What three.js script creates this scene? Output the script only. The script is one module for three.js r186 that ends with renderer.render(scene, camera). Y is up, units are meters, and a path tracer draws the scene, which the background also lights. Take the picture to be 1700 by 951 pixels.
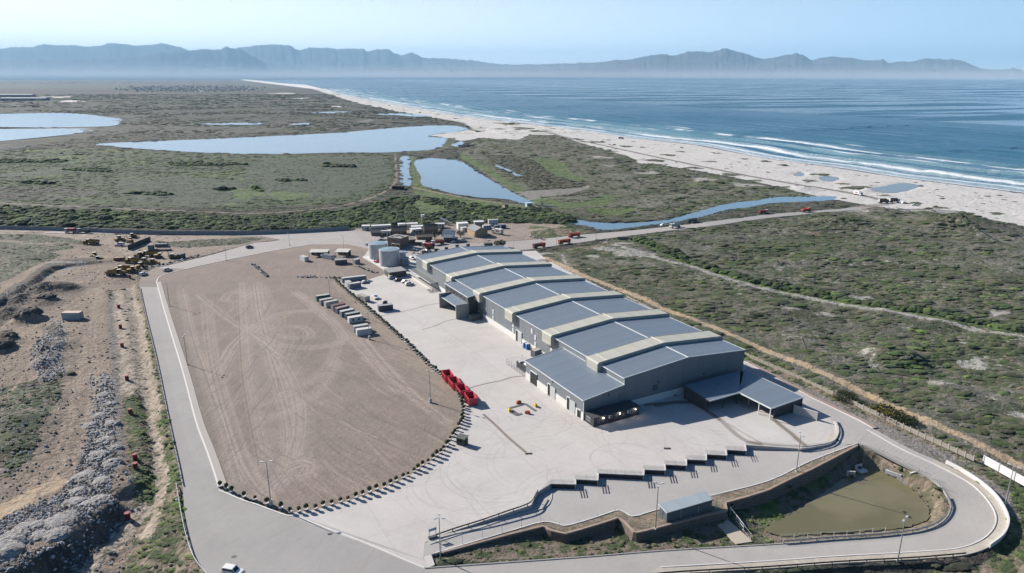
import * as THREE from 'three';
import { mergeGeometries, mergeVertices, toCreasedNormals } from 'three/addons/utils/BufferGeometryUtils.js';

// ---------------------------------------------------------------- camera, sky, sun, exposure
const scene = new THREE.Scene();
const F = 1180, CX = 850, CY = 475.5, EYE = 100, PITCH = Math.atan((475.5 - 126) / F);
const camera = new THREE.PerspectiveCamera(2 * Math.atan(475.5 / F) * 180 / Math.PI, 1700 / 951, 1, 120000);
camera.position.set(0, EYE, 0);
camera.rotation.x = -PITCH;
const SUN = new THREE.Vector3(-0.742, 0.485, -0.463).normalize();
const sun = new THREE.DirectionalLight(new THREE.Color(1, 0.93, 0.855), 5);
sun.position.copy(SUN).multiplyScalar(900).add(new THREE.Vector3(0, 0, -260));
sun.target.position.set(0, 0, -260);
sun.castShadow = true; sun.shadow.mapSize.set(4096, 4096);
Object.assign(sun.shadow.camera, { left: -450, right: 450, top: 350, bottom: -350, near: 10, far: 2500 });
scene.add(sun, sun.target);
const EXPOSURE = 2.0;
function makeSky() {
  const W = 1024, H = 512, data = new Float32Array(W * H * 4), v = new THREE.Vector3();
  const ss = (a, b, t) => { t = Math.min(1, Math.max(0, (t - a) / (b - a))); return t * t * (3 - 2 * t); };
  const sunAz = Math.atan2(SUN.z, SUN.x);
  for (let j = 0; j < H; j++) for (let i = 0; i < W; i++) {
    const up = ((j + 0.5) / H - 0.5) * Math.PI, ro = ((i + 0.5) / W - 0.5) * 2 * Math.PI;
    v.set(Math.cos(ro) * Math.cos(up), Math.sin(up), Math.sin(ro) * Math.cos(up));
    const e = Math.max(0, v.y), c = v.dot(SUN), a = 0.5 + 0.5 * Math.cos(ro - sunAz);
    const q = a * a, high = Math.exp(-e * 6.5), low = Math.exp(-e * 32), zen = [0.010, 0.042, 0.125];
    const H0 = [0.15, 0.255, 0.365], H1 = [0.64, 0.55, 0.47], T0 = [0.062, 0.205, 0.355], T1 = [0.62, 0.53, 0.43];
    const glow = 0.12 * Math.pow(Math.max(0, c), 6) + 0.5 * Math.pow(Math.max(0, c), 30);
    for (let k = 0; k < 3; k++) {
      const top = zen[k] + (T0[k] + T1[k] * q - zen[k]) / 0.55; let s = zen[k] + (top - zen[k]) * high; s += (H0[k] + H1[k] * q - s) * low;
      s += glow * [1, 0.97, 0.92][k];
      if (v.y < 0) s = [0.12, 0.15, 0.18][k];
      data[(j * W + i) * 4 + k] = s;
    }
    data[(j * W + i) * 4 + 3] = 1;
  }
  const t = new THREE.DataTexture(data, W, H, THREE.RGBAFormat, THREE.FloatType);
  t.mapping = THREE.EquirectangularReflectionMapping; t.magFilter = THREE.LinearFilter; t.minFilter = THREE.LinearFilter; t.needsUpdate = true;
  return t;
}
scene.background = scene.environment = makeSky();
scene.fog = new THREE.FogExp2(new THREE.Color(0.42, 0.71, 1.0), 1 / 35000);

// ---------------------------------------------------------------- helpers
const cP = Math.cos(PITCH), sP = Math.sin(PITCH);
// the point of the place, at height h, that lies on the line of sight of a point of the survey picture
function G(px, py, h = 0) {
  const dx = (px - CX) / F, dy = (CY - py) / F, d1 = dy * cP - sP, d2 = -cP - dy * sP, t = (h - EYE) / d1;
  return [dx * t, d2 * t];
}
function px2(x, y, z) {
  const v1 = y - EYE, zz = -v1 * sP - z * cP;
  return [CX + F * x / zz, CY - F * (v1 * cP - z * sP) / zz];
}
const P3 = (px, py, h = 0) => { const g = G(px, py, h); return new THREE.Vector3(g[0], h, g[1]); };
function riseTo(px, py, top, h = 0) { const g = G(px, py, h); let a = 0, b = 60; for (let i = 0; i < 40; i++) { const m = (a + b) / 2; if (px2(g[0], h + m, g[1])[1] > top) a = m; else b = m; } return a; }
let seed = 12345;
const rnd = () => { seed = (seed + 0x6d2b79f5) | 0; let t = Math.imul(seed ^ (seed >>> 15), 1 | seed); t = (t + Math.imul(t ^ (t >>> 7), 61 | t)) ^ t; return ((t ^ (t >>> 14)) >>> 0) / 4294967296; };
const rr = (a, b) => a + (b - a) * rnd();
const clamp = (x, a = 0, b = 1) => x < a ? a : x > b ? b : x;
const lerp = (a, b, t) => a + (b - a) * t;
const sstep = (a, b, t) => { t = clamp((t - a) / (b - a)); return t * t * (3 - 2 * t); };
// tileable fractal noise
const NS = 512;
function tileNoise(seed0, base, oct, gain = 0.55) {
  const out = new Float32Array(NS * NS); let amp = 1, tot = 0;
  for (let o = 0; o < oct; o++) {
    const n = base << o, g = new Float32Array(n * n); let s = seed0 + o * 977;
    for (let i = 0; i < n * n; i++) { s = (s + 0x6d2b79f5) | 0; let t = Math.imul(s ^ (s >>> 15), 1 | s); t = (t + Math.imul(t ^ (t >>> 7), 61 | t)) ^ t; g[i] = ((t ^ (t >>> 14)) >>> 0) / 4294967296; }
    for (let y = 0; y < NS; y++) {
      const fy = y / NS * n, y0 = Math.floor(fy), ty = fy - y0, wy = ty * ty * (3 - 2 * ty), r0 = (y0 % n) * n, r1 = ((y0 + 1) % n) * n;
      for (let x = 0; x < NS; x++) {
        const fx = x / NS * n, x0 = Math.floor(fx), tx = fx - x0, wx = tx * tx * (3 - 2 * tx), a = x0 % n, b = (x0 + 1) % n;
        out[y * NS + x] += amp * ((g[r0 + a] * (1 - wx) + g[r0 + b] * wx) * (1 - wy) + (g[r1 + a] * (1 - wx) + g[r1 + b] * wx) * wy);
      }
    }
    tot += amp; amp *= gain;
  }
  let mn = 1e9, mx = -1e9; for (const v of out) { if (v < mn) mn = v; if (v > mx) mx = v; }
  for (let i = 0; i < out.length; i++) out[i] = (out[i] - mn) / (mx - mn);
  return out;
}
const NA = tileNoise(11, 8, 5), NB = tileNoise(733, 16, 5, 0.7), NC = tileNoise(4242, 4, 4);
function ns(T, x, z, L) {
  const k = NS / L; let fx = x * k, fz = z * k; const x0 = Math.floor(fx), z0 = Math.floor(fz); fx -= x0; fz -= z0;
  const a = x0 & 511, b = (x0 + 1) & 511, c = (z0 & 511) * NS, d = ((z0 + 1) & 511) * NS;
  return (T[c + a] * (1 - fx) + T[c + b] * fx) * (1 - fz) + (T[d + a] * (1 - fx) + T[d + b] * fx) * fz;
}
const toS = (c) => c <= 0.0031308 ? 12.92 * c : 1.055 * Math.pow(c, 1 / 2.4) - 0.055;
const LUT = new Uint8Array(4097); for (let i = 0; i <= 4096; i++) LUT[i] = Math.round(clamp(toS(i / 4096)) * 255);
const TONE = 0.85;
const enc = (c) => LUT[Math.round(clamp(c) * 4096)];
function dataTex(w, h, fill, srgb = true) {
  const d = new Uint8Array(w * h * 4), o = [0, 0, 0];
  for (let j = 0; j < h; j++) for (let i = 0; i < w; i++) {
    fill(i, j, o); const k = (j * w + i) * 4;
    d[k] = srgb ? enc(o[0] * TONE) : o[0] * 255; d[k + 1] = srgb ? enc(o[1] * TONE) : o[1] * 255; d[k + 2] = srgb ? enc(o[2] * TONE) : o[2] * 255; d[k + 3] = 255;
  }
  const t = new THREE.DataTexture(d, w, h, THREE.RGBAFormat); t.magFilter = THREE.LinearFilter; t.minFilter = THREE.LinearMipmapLinearFilter; t.generateMipmaps = true;
  t.wrapS = t.wrapT = THREE.RepeatWrapping; if (srgb) t.colorSpace = THREE.SRGBColorSpace; t.needsUpdate = true; return t;
}
const lin = (r, g, b) => new THREE.Color().setRGB(r * TONE, g * TONE, b * TONE);
const M = (r, g, b, rough = 0.85, extra = {}) => new THREE.MeshStandardMaterial({ color: lin(r, g, b), roughness: rough, metalness: 0, ...extra });
const used = new Map();
function numbered(n) { const k = used.get(n) ?? 0; used.set(n, k + 1); return k ? n + '_' + String(k).padStart(3, '0') : n; }
function tag(o, label, category, group, kind) { if (label) o.userData.label = label; if (category) o.userData.category = category; if (group) o.userData.group = group; if (kind) o.userData.kind = kind; return o; }
function mesh(name, geo, mat, parent = scene) { const m = new THREE.Mesh(geo, mat); m.name = parent === scene ? numbered(name) : name; m.castShadow = m.receiveShadow = true; parent.add(m); return m; }
function thing(name, label, category, [x, y, z] = [0, 0, 0], turn = 0, group) { const o = new THREE.Group(); o.name = numbered(name); o.position.set(x, y, z); o.rotation.y = turn; tag(o, label, category, group); scene.add(o); return o; }
function copy(o, [x, y, z], turn, label) { const c = o.clone(); c.name = numbered(o.name.replace(/_\d{3}$/, '')); c.position.set(x, y, z); c.rotation.y = turn; c.userData = { ...o.userData }; if (label) c.userData.label = label; scene.add(c); return c; }
const structure = (o) => { o.userData.kind = 'structure'; return o; };
// geometry with every attribute in metres of uv, not indexed
function box(w, h, d, x = 0, y = 0, z = 0, ry = 0, bevel = 0) {
  const g = new THREE.BoxGeometry(w, h, d).toNonIndexed(), p = g.attributes.position, n = g.attributes.normal, uv = g.attributes.uv;
  for (let i = 0; i < p.count; i++) { const ax = Math.abs(n.getX(i)), ay = Math.abs(n.getY(i)); uv.setXY(i, ax > 0.5 ? p.getZ(i) : p.getX(i), ay > 0.5 ? p.getZ(i) : p.getY(i)); }
  if (ry) g.rotateY(ry);
  return g.translate(x, y + h / 2, z);
}
function cyl(r0, r1, h, x = 0, y = 0, z = 0, seg = 12, open = false) { const g = new THREE.CylinderGeometry(r1, r0, h, seg, 1, open).toNonIndexed(); return g.translate(x, y + h / 2, z); }
function rod(a, b, r, seg = 5) {
  const A = new THREE.Vector3(...a), B = new THREE.Vector3(...b), d = B.clone().sub(A), g = new THREE.CylinderGeometry(r, r, d.length(), seg).toNonIndexed();
  g.applyQuaternion(new THREE.Quaternion().setFromUnitVectors(new THREE.Vector3(0, 1, 0), d.clone().normalize())); return g.translate((A.x + B.x) / 2, (A.y + B.y) / 2, (A.z + B.z) / 2);
}
function beam(a, b, w, h) { // a box along a horizontal or sloping line, resting on it
  const A = new THREE.Vector3(...a), B = new THREE.Vector3(...b), d = B.clone().sub(A), L = d.length(), g = new THREE.BoxGeometry(L, h, w).toNonIndexed();
  g.translate(0, h / 2, 0); g.rotateZ(Math.asin(d.y / L)); g.rotateY(Math.atan2(-d.z, d.x)); return g.translate((A.x + B.x) / 2, (A.y + B.y) / 2, (A.z + B.z) / 2);
}
const merge = (a) => mergeGeometries(a.map((g) => g.index ? g.toNonIndexed() : g));
// a prism: outline of [x, y] in the plane z, extruded along z from z0 to z1
function prism(pts, z0, z1, bevel = 0) {
  const s = new THREE.Shape(pts.map((p) => new THREE.Vector2(p[0], p[1])));
  const g = new THREE.ExtrudeGeometry(s, { depth: z1 - z0 - 2 * bevel, bevelEnabled: bevel > 0, bevelSize: bevel, bevelThickness: bevel, bevelSegments: 1, bevelOffset: -bevel, curveSegments: 6 });
  return g.translate(0, 0, z0 + bevel);
}
// quads from corner lists
function quads(list) {
  const p = [], uv = [];
  for (const [a, b, c, d] of list) {
    const A = new THREE.Vector3(...a), U = new THREE.Vector3(...b).sub(A), V = new THREE.Vector3(...d).sub(A), lu = U.length() || 1, u = U.clone().divideScalar(lu);
    const q = (t) => { const w = new THREE.Vector3(...t).sub(A), s = w.dot(u); return [s, w.addScaledVector(u, -s).length()]; };
    for (const t of [a, b, c, a, c, d]) { p.push(...t); uv.push(...q(t)); }
  }
  const g = new THREE.BufferGeometry(); g.setAttribute('position', new THREE.Float32BufferAttribute(p, 3)); g.setAttribute('uv', new THREE.Float32BufferAttribute(uv, 2)); g.computeVertexNormals(); return g;
}
// a slab between a lower and an upper quad (eight corners): solid with thickness t downwards
function slab(a, b, c, d, t) {
  const dn = (p) => [p[0], p[1] - t, p[2]]; const A = dn(a), B = dn(b), C = dn(c), D = dn(d);
  return quads([[a, b, c, d], [D, C, B, A], [A, B, b, a], [B, C, c, b], [C, D, d, c], [D, A, a, d]]);
}
function along(pts, step) { // even points along a polyline of [x, z, (h)]
  const out = []; let carry = 0;
  for (let i = 0; i + 1 < pts.length; i++) {
    const a = pts[i], b = pts[i + 1], L = Math.hypot(b[0] - a[0], b[1] - a[1]); let t = carry;
    while (t < L) { const k = t / L; out.push([lerp(a[0], b[0], k), lerp(a[1], b[1], k), lerp(a[2] ?? 0, b[2] ?? 0, k), Math.atan2(-(b[1] - a[1]), b[0] - a[0])]); t += step; }
    carry = t - L;
  }
  return out;
}
const W2 = (list) => list.map(([x, y, h = 0]) => [...G(x, y, h), h]);   // survey points -> [x, z, h]
function smooth(pts, n = 4) { // Catmull-Rom through [x, z, h]
  const c = new THREE.CatmullRomCurve3(pts.map((p) => new THREE.Vector3(p[0], p[2] ?? 0, p[1])), false, 'centripetal');
  return c.getPoints((pts.length - 1) * n).map((p) => [p.x, p.z, p.y]);
}
// ---------------------------------------------------------------- outlines on the ground (survey points)
const COAST = [[425, 133.4], [470, 138.5], [508, 141], [533, 147], [576, 159], [627, 168.7], [700, 181], [778, 194], [850, 202], [951, 214], [1052, 229], [1153, 239.4], [1275, 262.3], [1396, 278.3], [1472, 290.3], [1560, 302], [1700, 319.5], [1900, 345], [2400, 420]];
const SANDLINE = [[2400, 520], [1900, 405], [1700, 377], [1640, 364], [1600, 352], [1530, 347], [1485, 349], [1440, 341], [1380, 330], [1330, 320], [1260, 303], [1200, 291], [1130, 280], [1100, 273], [1060, 270], [1040, 258], [1000, 247], [965, 238], [925, 224], [880, 224], [850, 222], [800, 221], [786, 214], [768, 203], [720, 195], [650, 183], [600, 173], [560, 161], [530, 151], [515, 147], [450, 140], [398, 133]];
const FARSHORE = [[2600, 133], [2000, 132.2], [1700, 131.6], [1200, 130.8], [850, 130.8], [600, 131.2], [480, 132]];
const LAKES = {
  mid: [[158, 238.5], [190, 236.5], [230, 235], [330, 231], [440, 226], [560, 220], [640, 213], [700, 208.7], [740, 207.8], [765, 210], [776, 213.5], [762, 217.5], [735, 221.5], [712, 224.5], [716, 227], [742, 228], [740, 235], [734, 243], [712, 249], [640, 252.5], [560, 253], [430, 255.5], [330, 252.5], [250, 247.5], [200, 244]],
  upper: [[-260, 192], [0, 188.7], [90, 187], [150, 190], [185, 194.5], [203, 197.5], [199, 203], [188, 208.3], [150, 210.5], [100, 211.5], [0, 210.8], [-260, 212]],
  lower: [[-260, 216], [0, 213.8], [100, 213], [163, 213], [120, 222], [60, 228.5], [0, 234], [-260, 262]],
  canal: [[666, 260], [677, 258], [680, 280], [682, 306], [676, 309.5], [669, 309]],
  east: [[687.5, 269], [695, 264], [710, 261.5], [730, 263], [758, 265], [775, 273], [793, 285], [820, 301], [850, 319], [890, 338.5], [880, 339.5], [860, 335], [841, 330], [795, 327], [753, 321], [722, 313.5], [705, 308.5], [697, 290]],
  river: [[900, 366], [931, 368.6], [951, 370], [956, 363.7], [975, 366.5], [1001, 369.2], [1050, 369], [1102, 365], [1128, 358.5], [1153, 352], [1191, 341], [1230, 334.5], [1259, 331.5], [1285, 327], [1330, 325.5], [1388, 325.5], [1378, 332], [1325, 334.5], [1275, 337], [1251, 342], [1203, 348], [1178, 356], [1153, 361.5], [1128, 366], [1092, 371.5], [1027, 379.5], [1005, 382], [988, 380], [975, 374.5], [955, 373], [931, 370.5]],
  lagoon: [[1447, 313], [1470, 308], [1500, 303], [1524, 306], [1516, 313], [1488, 319], [1464, 320]],
  pool: [[1318, 288], [1326, 285.5], [1334, 287], [1330, 292.5], [1321, 292]],
  poolb: [[1361, 294], [1375, 291.5], [1392, 295], [1380, 301], [1366, 299.5]],
  thin: [[316, 205.6], [380, 203.8], [442, 203.6], [436, 206.2], [360, 206.8]],
  thinb: [[480, 206.2], [512, 203.6], [524, 205], [505, 207.6]],
  thinc: [[622, 190.5], [650, 187.6], [700, 190], [716, 193], [690, 193.5], [650, 190.6]],
  thind: [[592, 202], [612, 198], [622, 198], [608, 204]],
  thine: [[514, 187], [560, 184.8], [590, 185.2], [540, 188]],
  creek: [[821, 271.5], [830, 275], [846, 281], [860, 288], [866, 292], [856, 291], [848, 285.5], [834, 280.5], [824, 276]],
  creekb: [[750, 240], [764, 234], [770, 236], [764, 242], [753, 243.5]],
};
const POND = [[1268, 879], [1290, 866], [1330, 842], [1370, 815], [1405, 790], [1430, 777], [1449, 776], [1475, 786], [1500, 800], [1522, 820], [1541, 842], [1538, 862], [1502, 875], [1439, 881], [1360, 886], [1300, 889]];
const POND_H = -4.4;
// paved and cleared ground of the site
const ROAD_L = [[231, 470], [242, 520.5], [260, 596], [283, 711], [296, 770], [304, 812], [307, 870], [317, 912], [334, 943], [362, 978], [420, 1020]];
const ROAD_R = [[260, 468], [266, 490], [277.6, 530.6], [305, 621], [328, 707], [345, 752], [364, 809]];
const TREELINE = [[365, 808.5], [376, 813], [386, 817], [407, 826], [424, 831], [444, 838.5], [465, 846], [481, 851], [496, 850], [526, 845], [554, 838], [580, 831], [606, 822], [632, 812], [655, 802], [675, 792], [692, 781.5], [708, 770.5], [722.6, 760.5], [734.7, 750], [743.8, 739], [751, 727], [758, 718], [764, 707], [767.5, 697], [769, 684.5], [768, 672], [764, 660], [758, 650], [750, 639], [741, 630], [731, 622], [721, 614], [710, 605], [692.6, 588], [675, 570], [652, 550], [627, 527.5], [601.7, 505], [579, 487], [562.6, 472], [556, 466]];
const DOCKS = [[914.5, 803], [955, 804], [955, 795.5], [992, 797.5], [992.5, 785.5], [1068, 789], [1068.5, 779.5], [1104, 781], [1103.5, 771], [1139, 773], [1139, 762.5], [1172, 764], [1172, 754], [1206, 756], [1205, 746.5], [1238.5, 748.5], [1236.5, 738.5], [1326, 744.5]];
const LOOP_IN = [[705, 943, 0], [850, 933, -1], [976, 924, -2], [1102, 914, -2.8], [1275, 904, -3.2], [1376, 896.5, -3.2], [1477, 889, -3.2], [1535, 880, -3], [1565, 865, -2.6], [1578, 842, -2.2], [1573, 824.6, -1.8], [1552.6, 799, -1.2], [1494.6, 768, -0.4], [1455, 748, 0], [1424, 735.5, 0]];
const LOOP_OUT = [[690, 990, 0], [850, 970, -1], [976, 961, -2], [1102, 953, -2.8], [1275, 943, -3.2], [1401, 934, -3.2], [1527, 927, -3.1], [1603, 920.5, -2.8], [1641, 908, -2.5], [1663.6, 890, -2.2], [1672.5, 867.5, -1.9], [1663.6, 842, -1.6], [1628, 804, -1], [1565, 769, -0.3], [1509, 744, 0], [1449, 711, 0]];
const WALLTOP = [[735, 917, 0.1], [790, 902, -0.3], [850, 886, -0.9], [903, 873, -1.2], [912, 880, -1.2], [938, 886, -1.2], [960, 880, -1.2], [1000, 868, -1.2], [1026.7, 859, -1.2], [1038, 868, -1.2], [1054, 884.5, -1.2], [1075, 880, -1.2], [1117, 869, -1.2], [1170, 855, -1.2], [1207, 847, -1.2], [1204.6, 834, -1.2], [1240, 824.5, -1.1], [1275, 813.5, -1], [1310, 796, -0.8], [1347, 779, -0.6], [1385, 759.5, -0.3], [1424, 739, 0]];
const KERBLINE = [[723, 918, 0.02], [790, 898, -0.35], [850, 880.5, -0.9], [903, 866, -1.2], [920, 868, -1.2], [936, 872.5, -1.2], [955, 869, -1.2], [1000, 855, -1.2], [1026.7, 847, -1.2], [1038, 851, -1.2], [1049, 857, -1.2], [1087, 847, -1.2], [1178, 823, -1.2], [1275, 798.5, -1], [1345.7, 765, -0.6], [1424, 735.5, 0]];
const APRON = [[231, 470], [260, 468], [277.6, 530.6], [305, 621], [328, 707], [345, 752], [364, 809], [386, 818.5], [425, 838.5], [475.5, 856.5], [540, 878], [601.7, 901], [677, 933], [705, 943], [690, 990], [640, 1060], [480, 1060], [420, 1020], [362, 978], [334, 943], [317, 912], [307, 870], [304, 812], [296, 770], [283, 711], [260, 596], [242, 520.5]];
const TOPROAD = [[231, 470], [235, 457.5], [252, 447], [285, 439], [353, 422.5], [400, 409], [425, 402.5], [452, 400.5], [466, 398], [440, 393], [425, 391.5], [250, 389], [0, 385.5], [-260, 383], [-260, 377], [0, 380.2], [252, 384], [425, 386], [500, 384], [585, 382.5], [640, 386], [700, 396], [760, 404], [830, 402], [905, 396], [951, 390.5], [1027, 384.5], [1102, 377], [1180, 367.5], [1275, 355.5], [1400, 346], [1450, 338.5], [1472, 336], [1476, 341], [1440, 346.5], [1400, 350], [1275, 361.5], [1180, 375], [1102, 384.5], [1027, 393], [951, 404], [880, 413.5], [846, 418], [700, 424], [660, 425], [620, 416], [600, 410], [576, 405.5], [518, 405.5], [463, 414.5], [425, 421.7], [350, 437], [288, 451.5], [266, 459], [260, 468]];
const DIRT = [[260, 468], [266, 459], [288, 451.5], [350, 437], [425, 421.7], [463, 414.5], [518, 405.5], [576, 405.5], [600, 410], [612, 414], [603, 427], [647, 453], [630, 458], [600, 468], [556, 466]];
const YARD_TOP = [[556, 466], [600, 468], [630, 458], [647, 453], [603, 427], [612, 414], [620, 416], [660, 425], [700, 424], [846, 418], [890, 416], [905, 429]];
const YARD_RIGHT = [[1236, 600], [1275, 621], [1351, 662], [1426, 697.5], [1449, 711], [1424, 735.5], [1404, 738]];
// ---------------------------------------------------------------- what grows or lies where: rasters of kinds of ground
const K = { marsh: 0, scrub: 1, wet: 2, lush: 3, sand: 4, soil: 5, debris: 6, verge: 8, dust: 9, track: 10, water: 11, hedge: 12, gravel: 13, brown: 14, site: 15, garden: 16, weeds: 17, path: 18, bank: 19, sea: 20, town: 21, reed: 22, rut: 23, ditch: 24, pondbank: 25 };
class Raster {
  constructor(x0, x1, z0, z1, cell) { Object.assign(this, { x0, x1, z0, z1, cell, w: Math.ceil((x1 - x0) / cell), h: Math.ceil((z1 - z0) / cell) }); this.d = new Uint8Array(this.w * this.h); }
  poly(pts, id) { // pts in the world
    let lo = 1e9, hi = -1e9; for (const p of pts) { lo = Math.min(lo, p[1]); hi = Math.max(hi, p[1]); }
    const j0 = Math.max(0, Math.floor((lo - this.z0) / this.cell)), j1 = Math.min(this.h - 1, Math.ceil((hi - this.z0) / this.cell));
    for (let j = j0; j <= j1; j++) {
      const z = this.z0 + (j + 0.5) * this.cell, xs = [];
      for (let i = 0; i < pts.length; i++) { const a = pts[i], b = pts[(i + 1) % pts.length]; if ((a[1] > z) !== (b[1] > z)) xs.push(a[0] + (z - a[1]) / (b[1] - a[1]) * (b[0] - a[0])); }
      xs.sort((a, b) => a - b);
      for (let k = 0; k + 1 < xs.length; k += 2) { const a = Math.max(0, Math.round((xs[k] - this.x0) / this.cell)), b = Math.min(this.w, Math.round((xs[k + 1] - this.x0) / this.cell)); if (b > a) this.d.fill(id, j * this.w + a, j * this.w + b); }
    }
  }
  line(pts, width, id) {
    for (let i = 0; i + 1 < pts.length; i++) {
      const a = pts[i], b = pts[i + 1], dx = b[0] - a[0], dz = b[1] - a[1], L = Math.hypot(dx, dz) || 1, nx = -dz / L * width / 2, nz = dx / L * width / 2, ex = dx / L * width * 0.3, ez = dz / L * width * 0.3;
      this.poly([[a[0] + nx - ex, a[1] + nz - ez], [b[0] + nx + ex, b[1] + nz + ez], [b[0] - nx + ex, b[1] - nz + ez], [a[0] - nx - ex, a[1] - nz - ez]], id);
    }
  }
  at(x, z) { const i = Math.floor((x - this.x0) / this.cell), j = Math.floor((z - this.z0) / this.cell); return i < 0 || j < 0 || i >= this.w || j >= this.h ? -1 : this.d[j * this.w + i]; }
}
const GA = [-280, 305, -560, -80], GB = [-720, 980, -1320, -70], GC = [-4420, 5230, -6220, 730];
const RA = new Raster(...GA, 0.5), RB = new Raster(...GB, 1), RC = new Raster(...GC, 8);
const KINDS = [];
const kPoly = (id, pts, h = 0) => KINDS.push(['p', id, pts.map((p) => G(p[0], p[1], p[2] ?? h))]);
const kLine = (id, pts, width) => KINDS.push(['l', id, smooth(W2(pts), 4), width]);
const kEll = (id, px, py, rx, ry, tilt = 0) => { const o = []; for (let k = 0; k < 18; k++) { const a = k / 18 * 6.283, q = 1 + 0.22 * Math.sin(a * 3 + px) + 0.12 * Math.sin(a * 5 + py); o.push([px + rx * q * Math.cos(a), py + ry * q * Math.sin(a) + tilt * Math.cos(a)]); } kPoly(id, o); };
// broad country
kPoly(K.wet, [[-400, 262], [0, 250], [150, 246], [430, 258], [640, 256], [657, 262], [655, 300], [630, 332], [420, 348], [0, 338], [-400, 330]]);
kPoly(K.marsh, [[-200, 312], [0, 313], [100, 312], [175, 316], [160, 326], [80, 332], [-200, 332]]);
kPoly(K.reed, [[0, 288], [80, 281], [150, 280], [140, 286], [60, 292], [0, 294]]);
kPoly(K.reed, [[200, 298], [300, 292], [400, 300], [410, 335], [330, 345], [200, 332]]);
kPoly(K.reed, [[430, 262], [640, 259], [650, 300], [560, 330], [430, 330], [400, 290]]);
for (const e of [[150, 283, 40, 2.5], [335, 273, 60, 3], [400, 316, 40, 3], [560, 276, 30, 2.5], [480, 300, 26, 2], [40, 268, 60, 2.5], [250, 322, 40, 2], [60, 304, 30, 2]]) kEll(K.hedge, ...e, 1);
kPoly(K.hedge, [[-400, 336], [0, 344], [200, 352], [420, 360], [560, 352], [640, 334], [680, 325], [800, 340], [900, 345], [950, 362], [960, 373], [860, 371], [700, 373], [585, 377], [430, 383], [0, 374], [-400, 372]]);
kPoly(K.scrub, [[762, 256], [790, 232], [850, 222], [925, 222], [1000, 247], [1130, 280], [1330, 322], [1400, 330], [1300, 332], [1200, 345], [1090, 370], [960, 362], [890, 340], [850, 318], [800, 285]]);
kPoly(K.scrub, [[905, 425], [1060, 395], [1280, 360], [1460, 345], [1640, 365], [1900, 400], [2400, 520], [2600, 1500], [1400, 1500], [1400, 960], [1700, 900], [1640, 800], [1236, 600]]);
kPoly(K.brown, [[800, 256], [870, 262], [940, 288], [985, 308], [975, 322], [930, 330], [890, 318], [850, 292]]);
kPoly(K.lush, [[765, 252], [785, 262], [850, 302], [905, 333], [960, 338], [1010, 322], [1030, 326], [1000, 340], [940, 348], [895, 342], [850, 314], [800, 282], [762, 262]]);
kPoly(K.lush, [[880, 264], [905, 262], [940, 272], [945, 286], [975, 298], [965, 304], [920, 292], [900, 276]]);
kEll(K.lush, 1015, 352, 40, 5); kEll(K.lush, 1240, 342, 30, 3.5, -5); kEll(K.lush, 712, 345, 30, 9, 4); kEll(K.lush, 410, 322, 28, 9); kEll(K.lush, 480, 325, 34, 7); kEll(K.lush, 700, 300, 8, 30);
kPoly(K.lush, [[682, 258], [690, 262], [697, 290], [703, 309], [735, 321], [795, 331], [880, 344], [880, 350], [780, 340], [690, 322], [683, 309], [682, 280]]);
kPoly(K.gravel, [[858, 318], [960, 312], [985, 306], [975, 314], [940, 323], [880, 332]]);
// sand
kEll(K.sand, 98, 161, 26, 1.3); kEll(K.sand, 120, 168, 20, 1.6); kEll(K.sand, 330, 151, 14, .6); kEll(K.sand, 470, 155, 22, .7); kEll(K.sand, 500, 163, 16, .8); kEll(K.sand, 560, 177, 14, .7);
kPoly(K.sand, [...COAST, ...SANDLINE]);
kPoly(K.sand, [[712, 225], [742, 219], [776, 214], [800, 221], [850, 222], [880, 224], [860, 232], [800, 229], [765, 234], [742, 228]]);
for (const e of [[955, 231, 12, 1.2], [1012, 250, 14, 1.2], [1085, 267, 20, 1.6], [1150, 279, 18, 2], [1215, 290, 18, 2], [1255, 300, 12, 1.5], [1235, 264, 8, .8], [1180, 268, 12, .9], [1130, 252, 8, .7], [1070, 244, 8, .7], [1300, 312, 14, 1.6], [845, 205, 22, 1.6], [870, 213, 14, 1.5], [893, 218, 14, 1.6], [830, 214, 8, 1.2], [800, 212, 9, 1], [915, 221, 8, 1.4], [760, 204, 8, .8], [985, 236, 22, 1.2], [1040, 243, 10, 1.2], [1110, 258, 14, 1.4], [1190, 255, 8, 1], [1270, 268, 7, 1.2], [1345, 301, 12, 2], [1425, 313, 26, 3.4], [1400, 306, 12, 1.5], [1470, 325, 12, 1.6], [1520, 338, 12, 1.5], [1560, 345, 14, 1.5], [1655, 354, 12, 2.4], [1300, 275, 10, 1.5], [1362, 290, 16, 1.4]]) kEll(K.scrub, ...e, 0.6);
for (const e of [[1000, 262, 18, 1.5], [1080, 286, 26, 2], [1170, 299, 20, 2], [1240, 308, 26, 2.6], [1010, 276, 14, 1.4], [1420, 349, 22, 2.5], [1550, 352, 50, 3], [1000, 412, 20, 2.4], [1040, 420, 46, 4, 5], [985, 424, 12, 2], [1020, 404, 24, 2], [1290, 478, 20, 2.5], [1370, 520, 16, 4], [1620, 600, 26, 9], [1560, 640, 24, 6], [1440, 590, 14, 4], [1660, 520, 16, 3], [1690, 690, 16, 6], [1650, 660, 14, 5], [1310, 516, 14, 3], [1430, 492, 20, 2.4]]) kEll(K.path, ...e, 1);
kLine(K.gravel, [[905, 216], [930, 225.5], [1000, 241], [1120, 267], [1275, 298], [1425, 323], [1470, 334]], 7);
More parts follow.
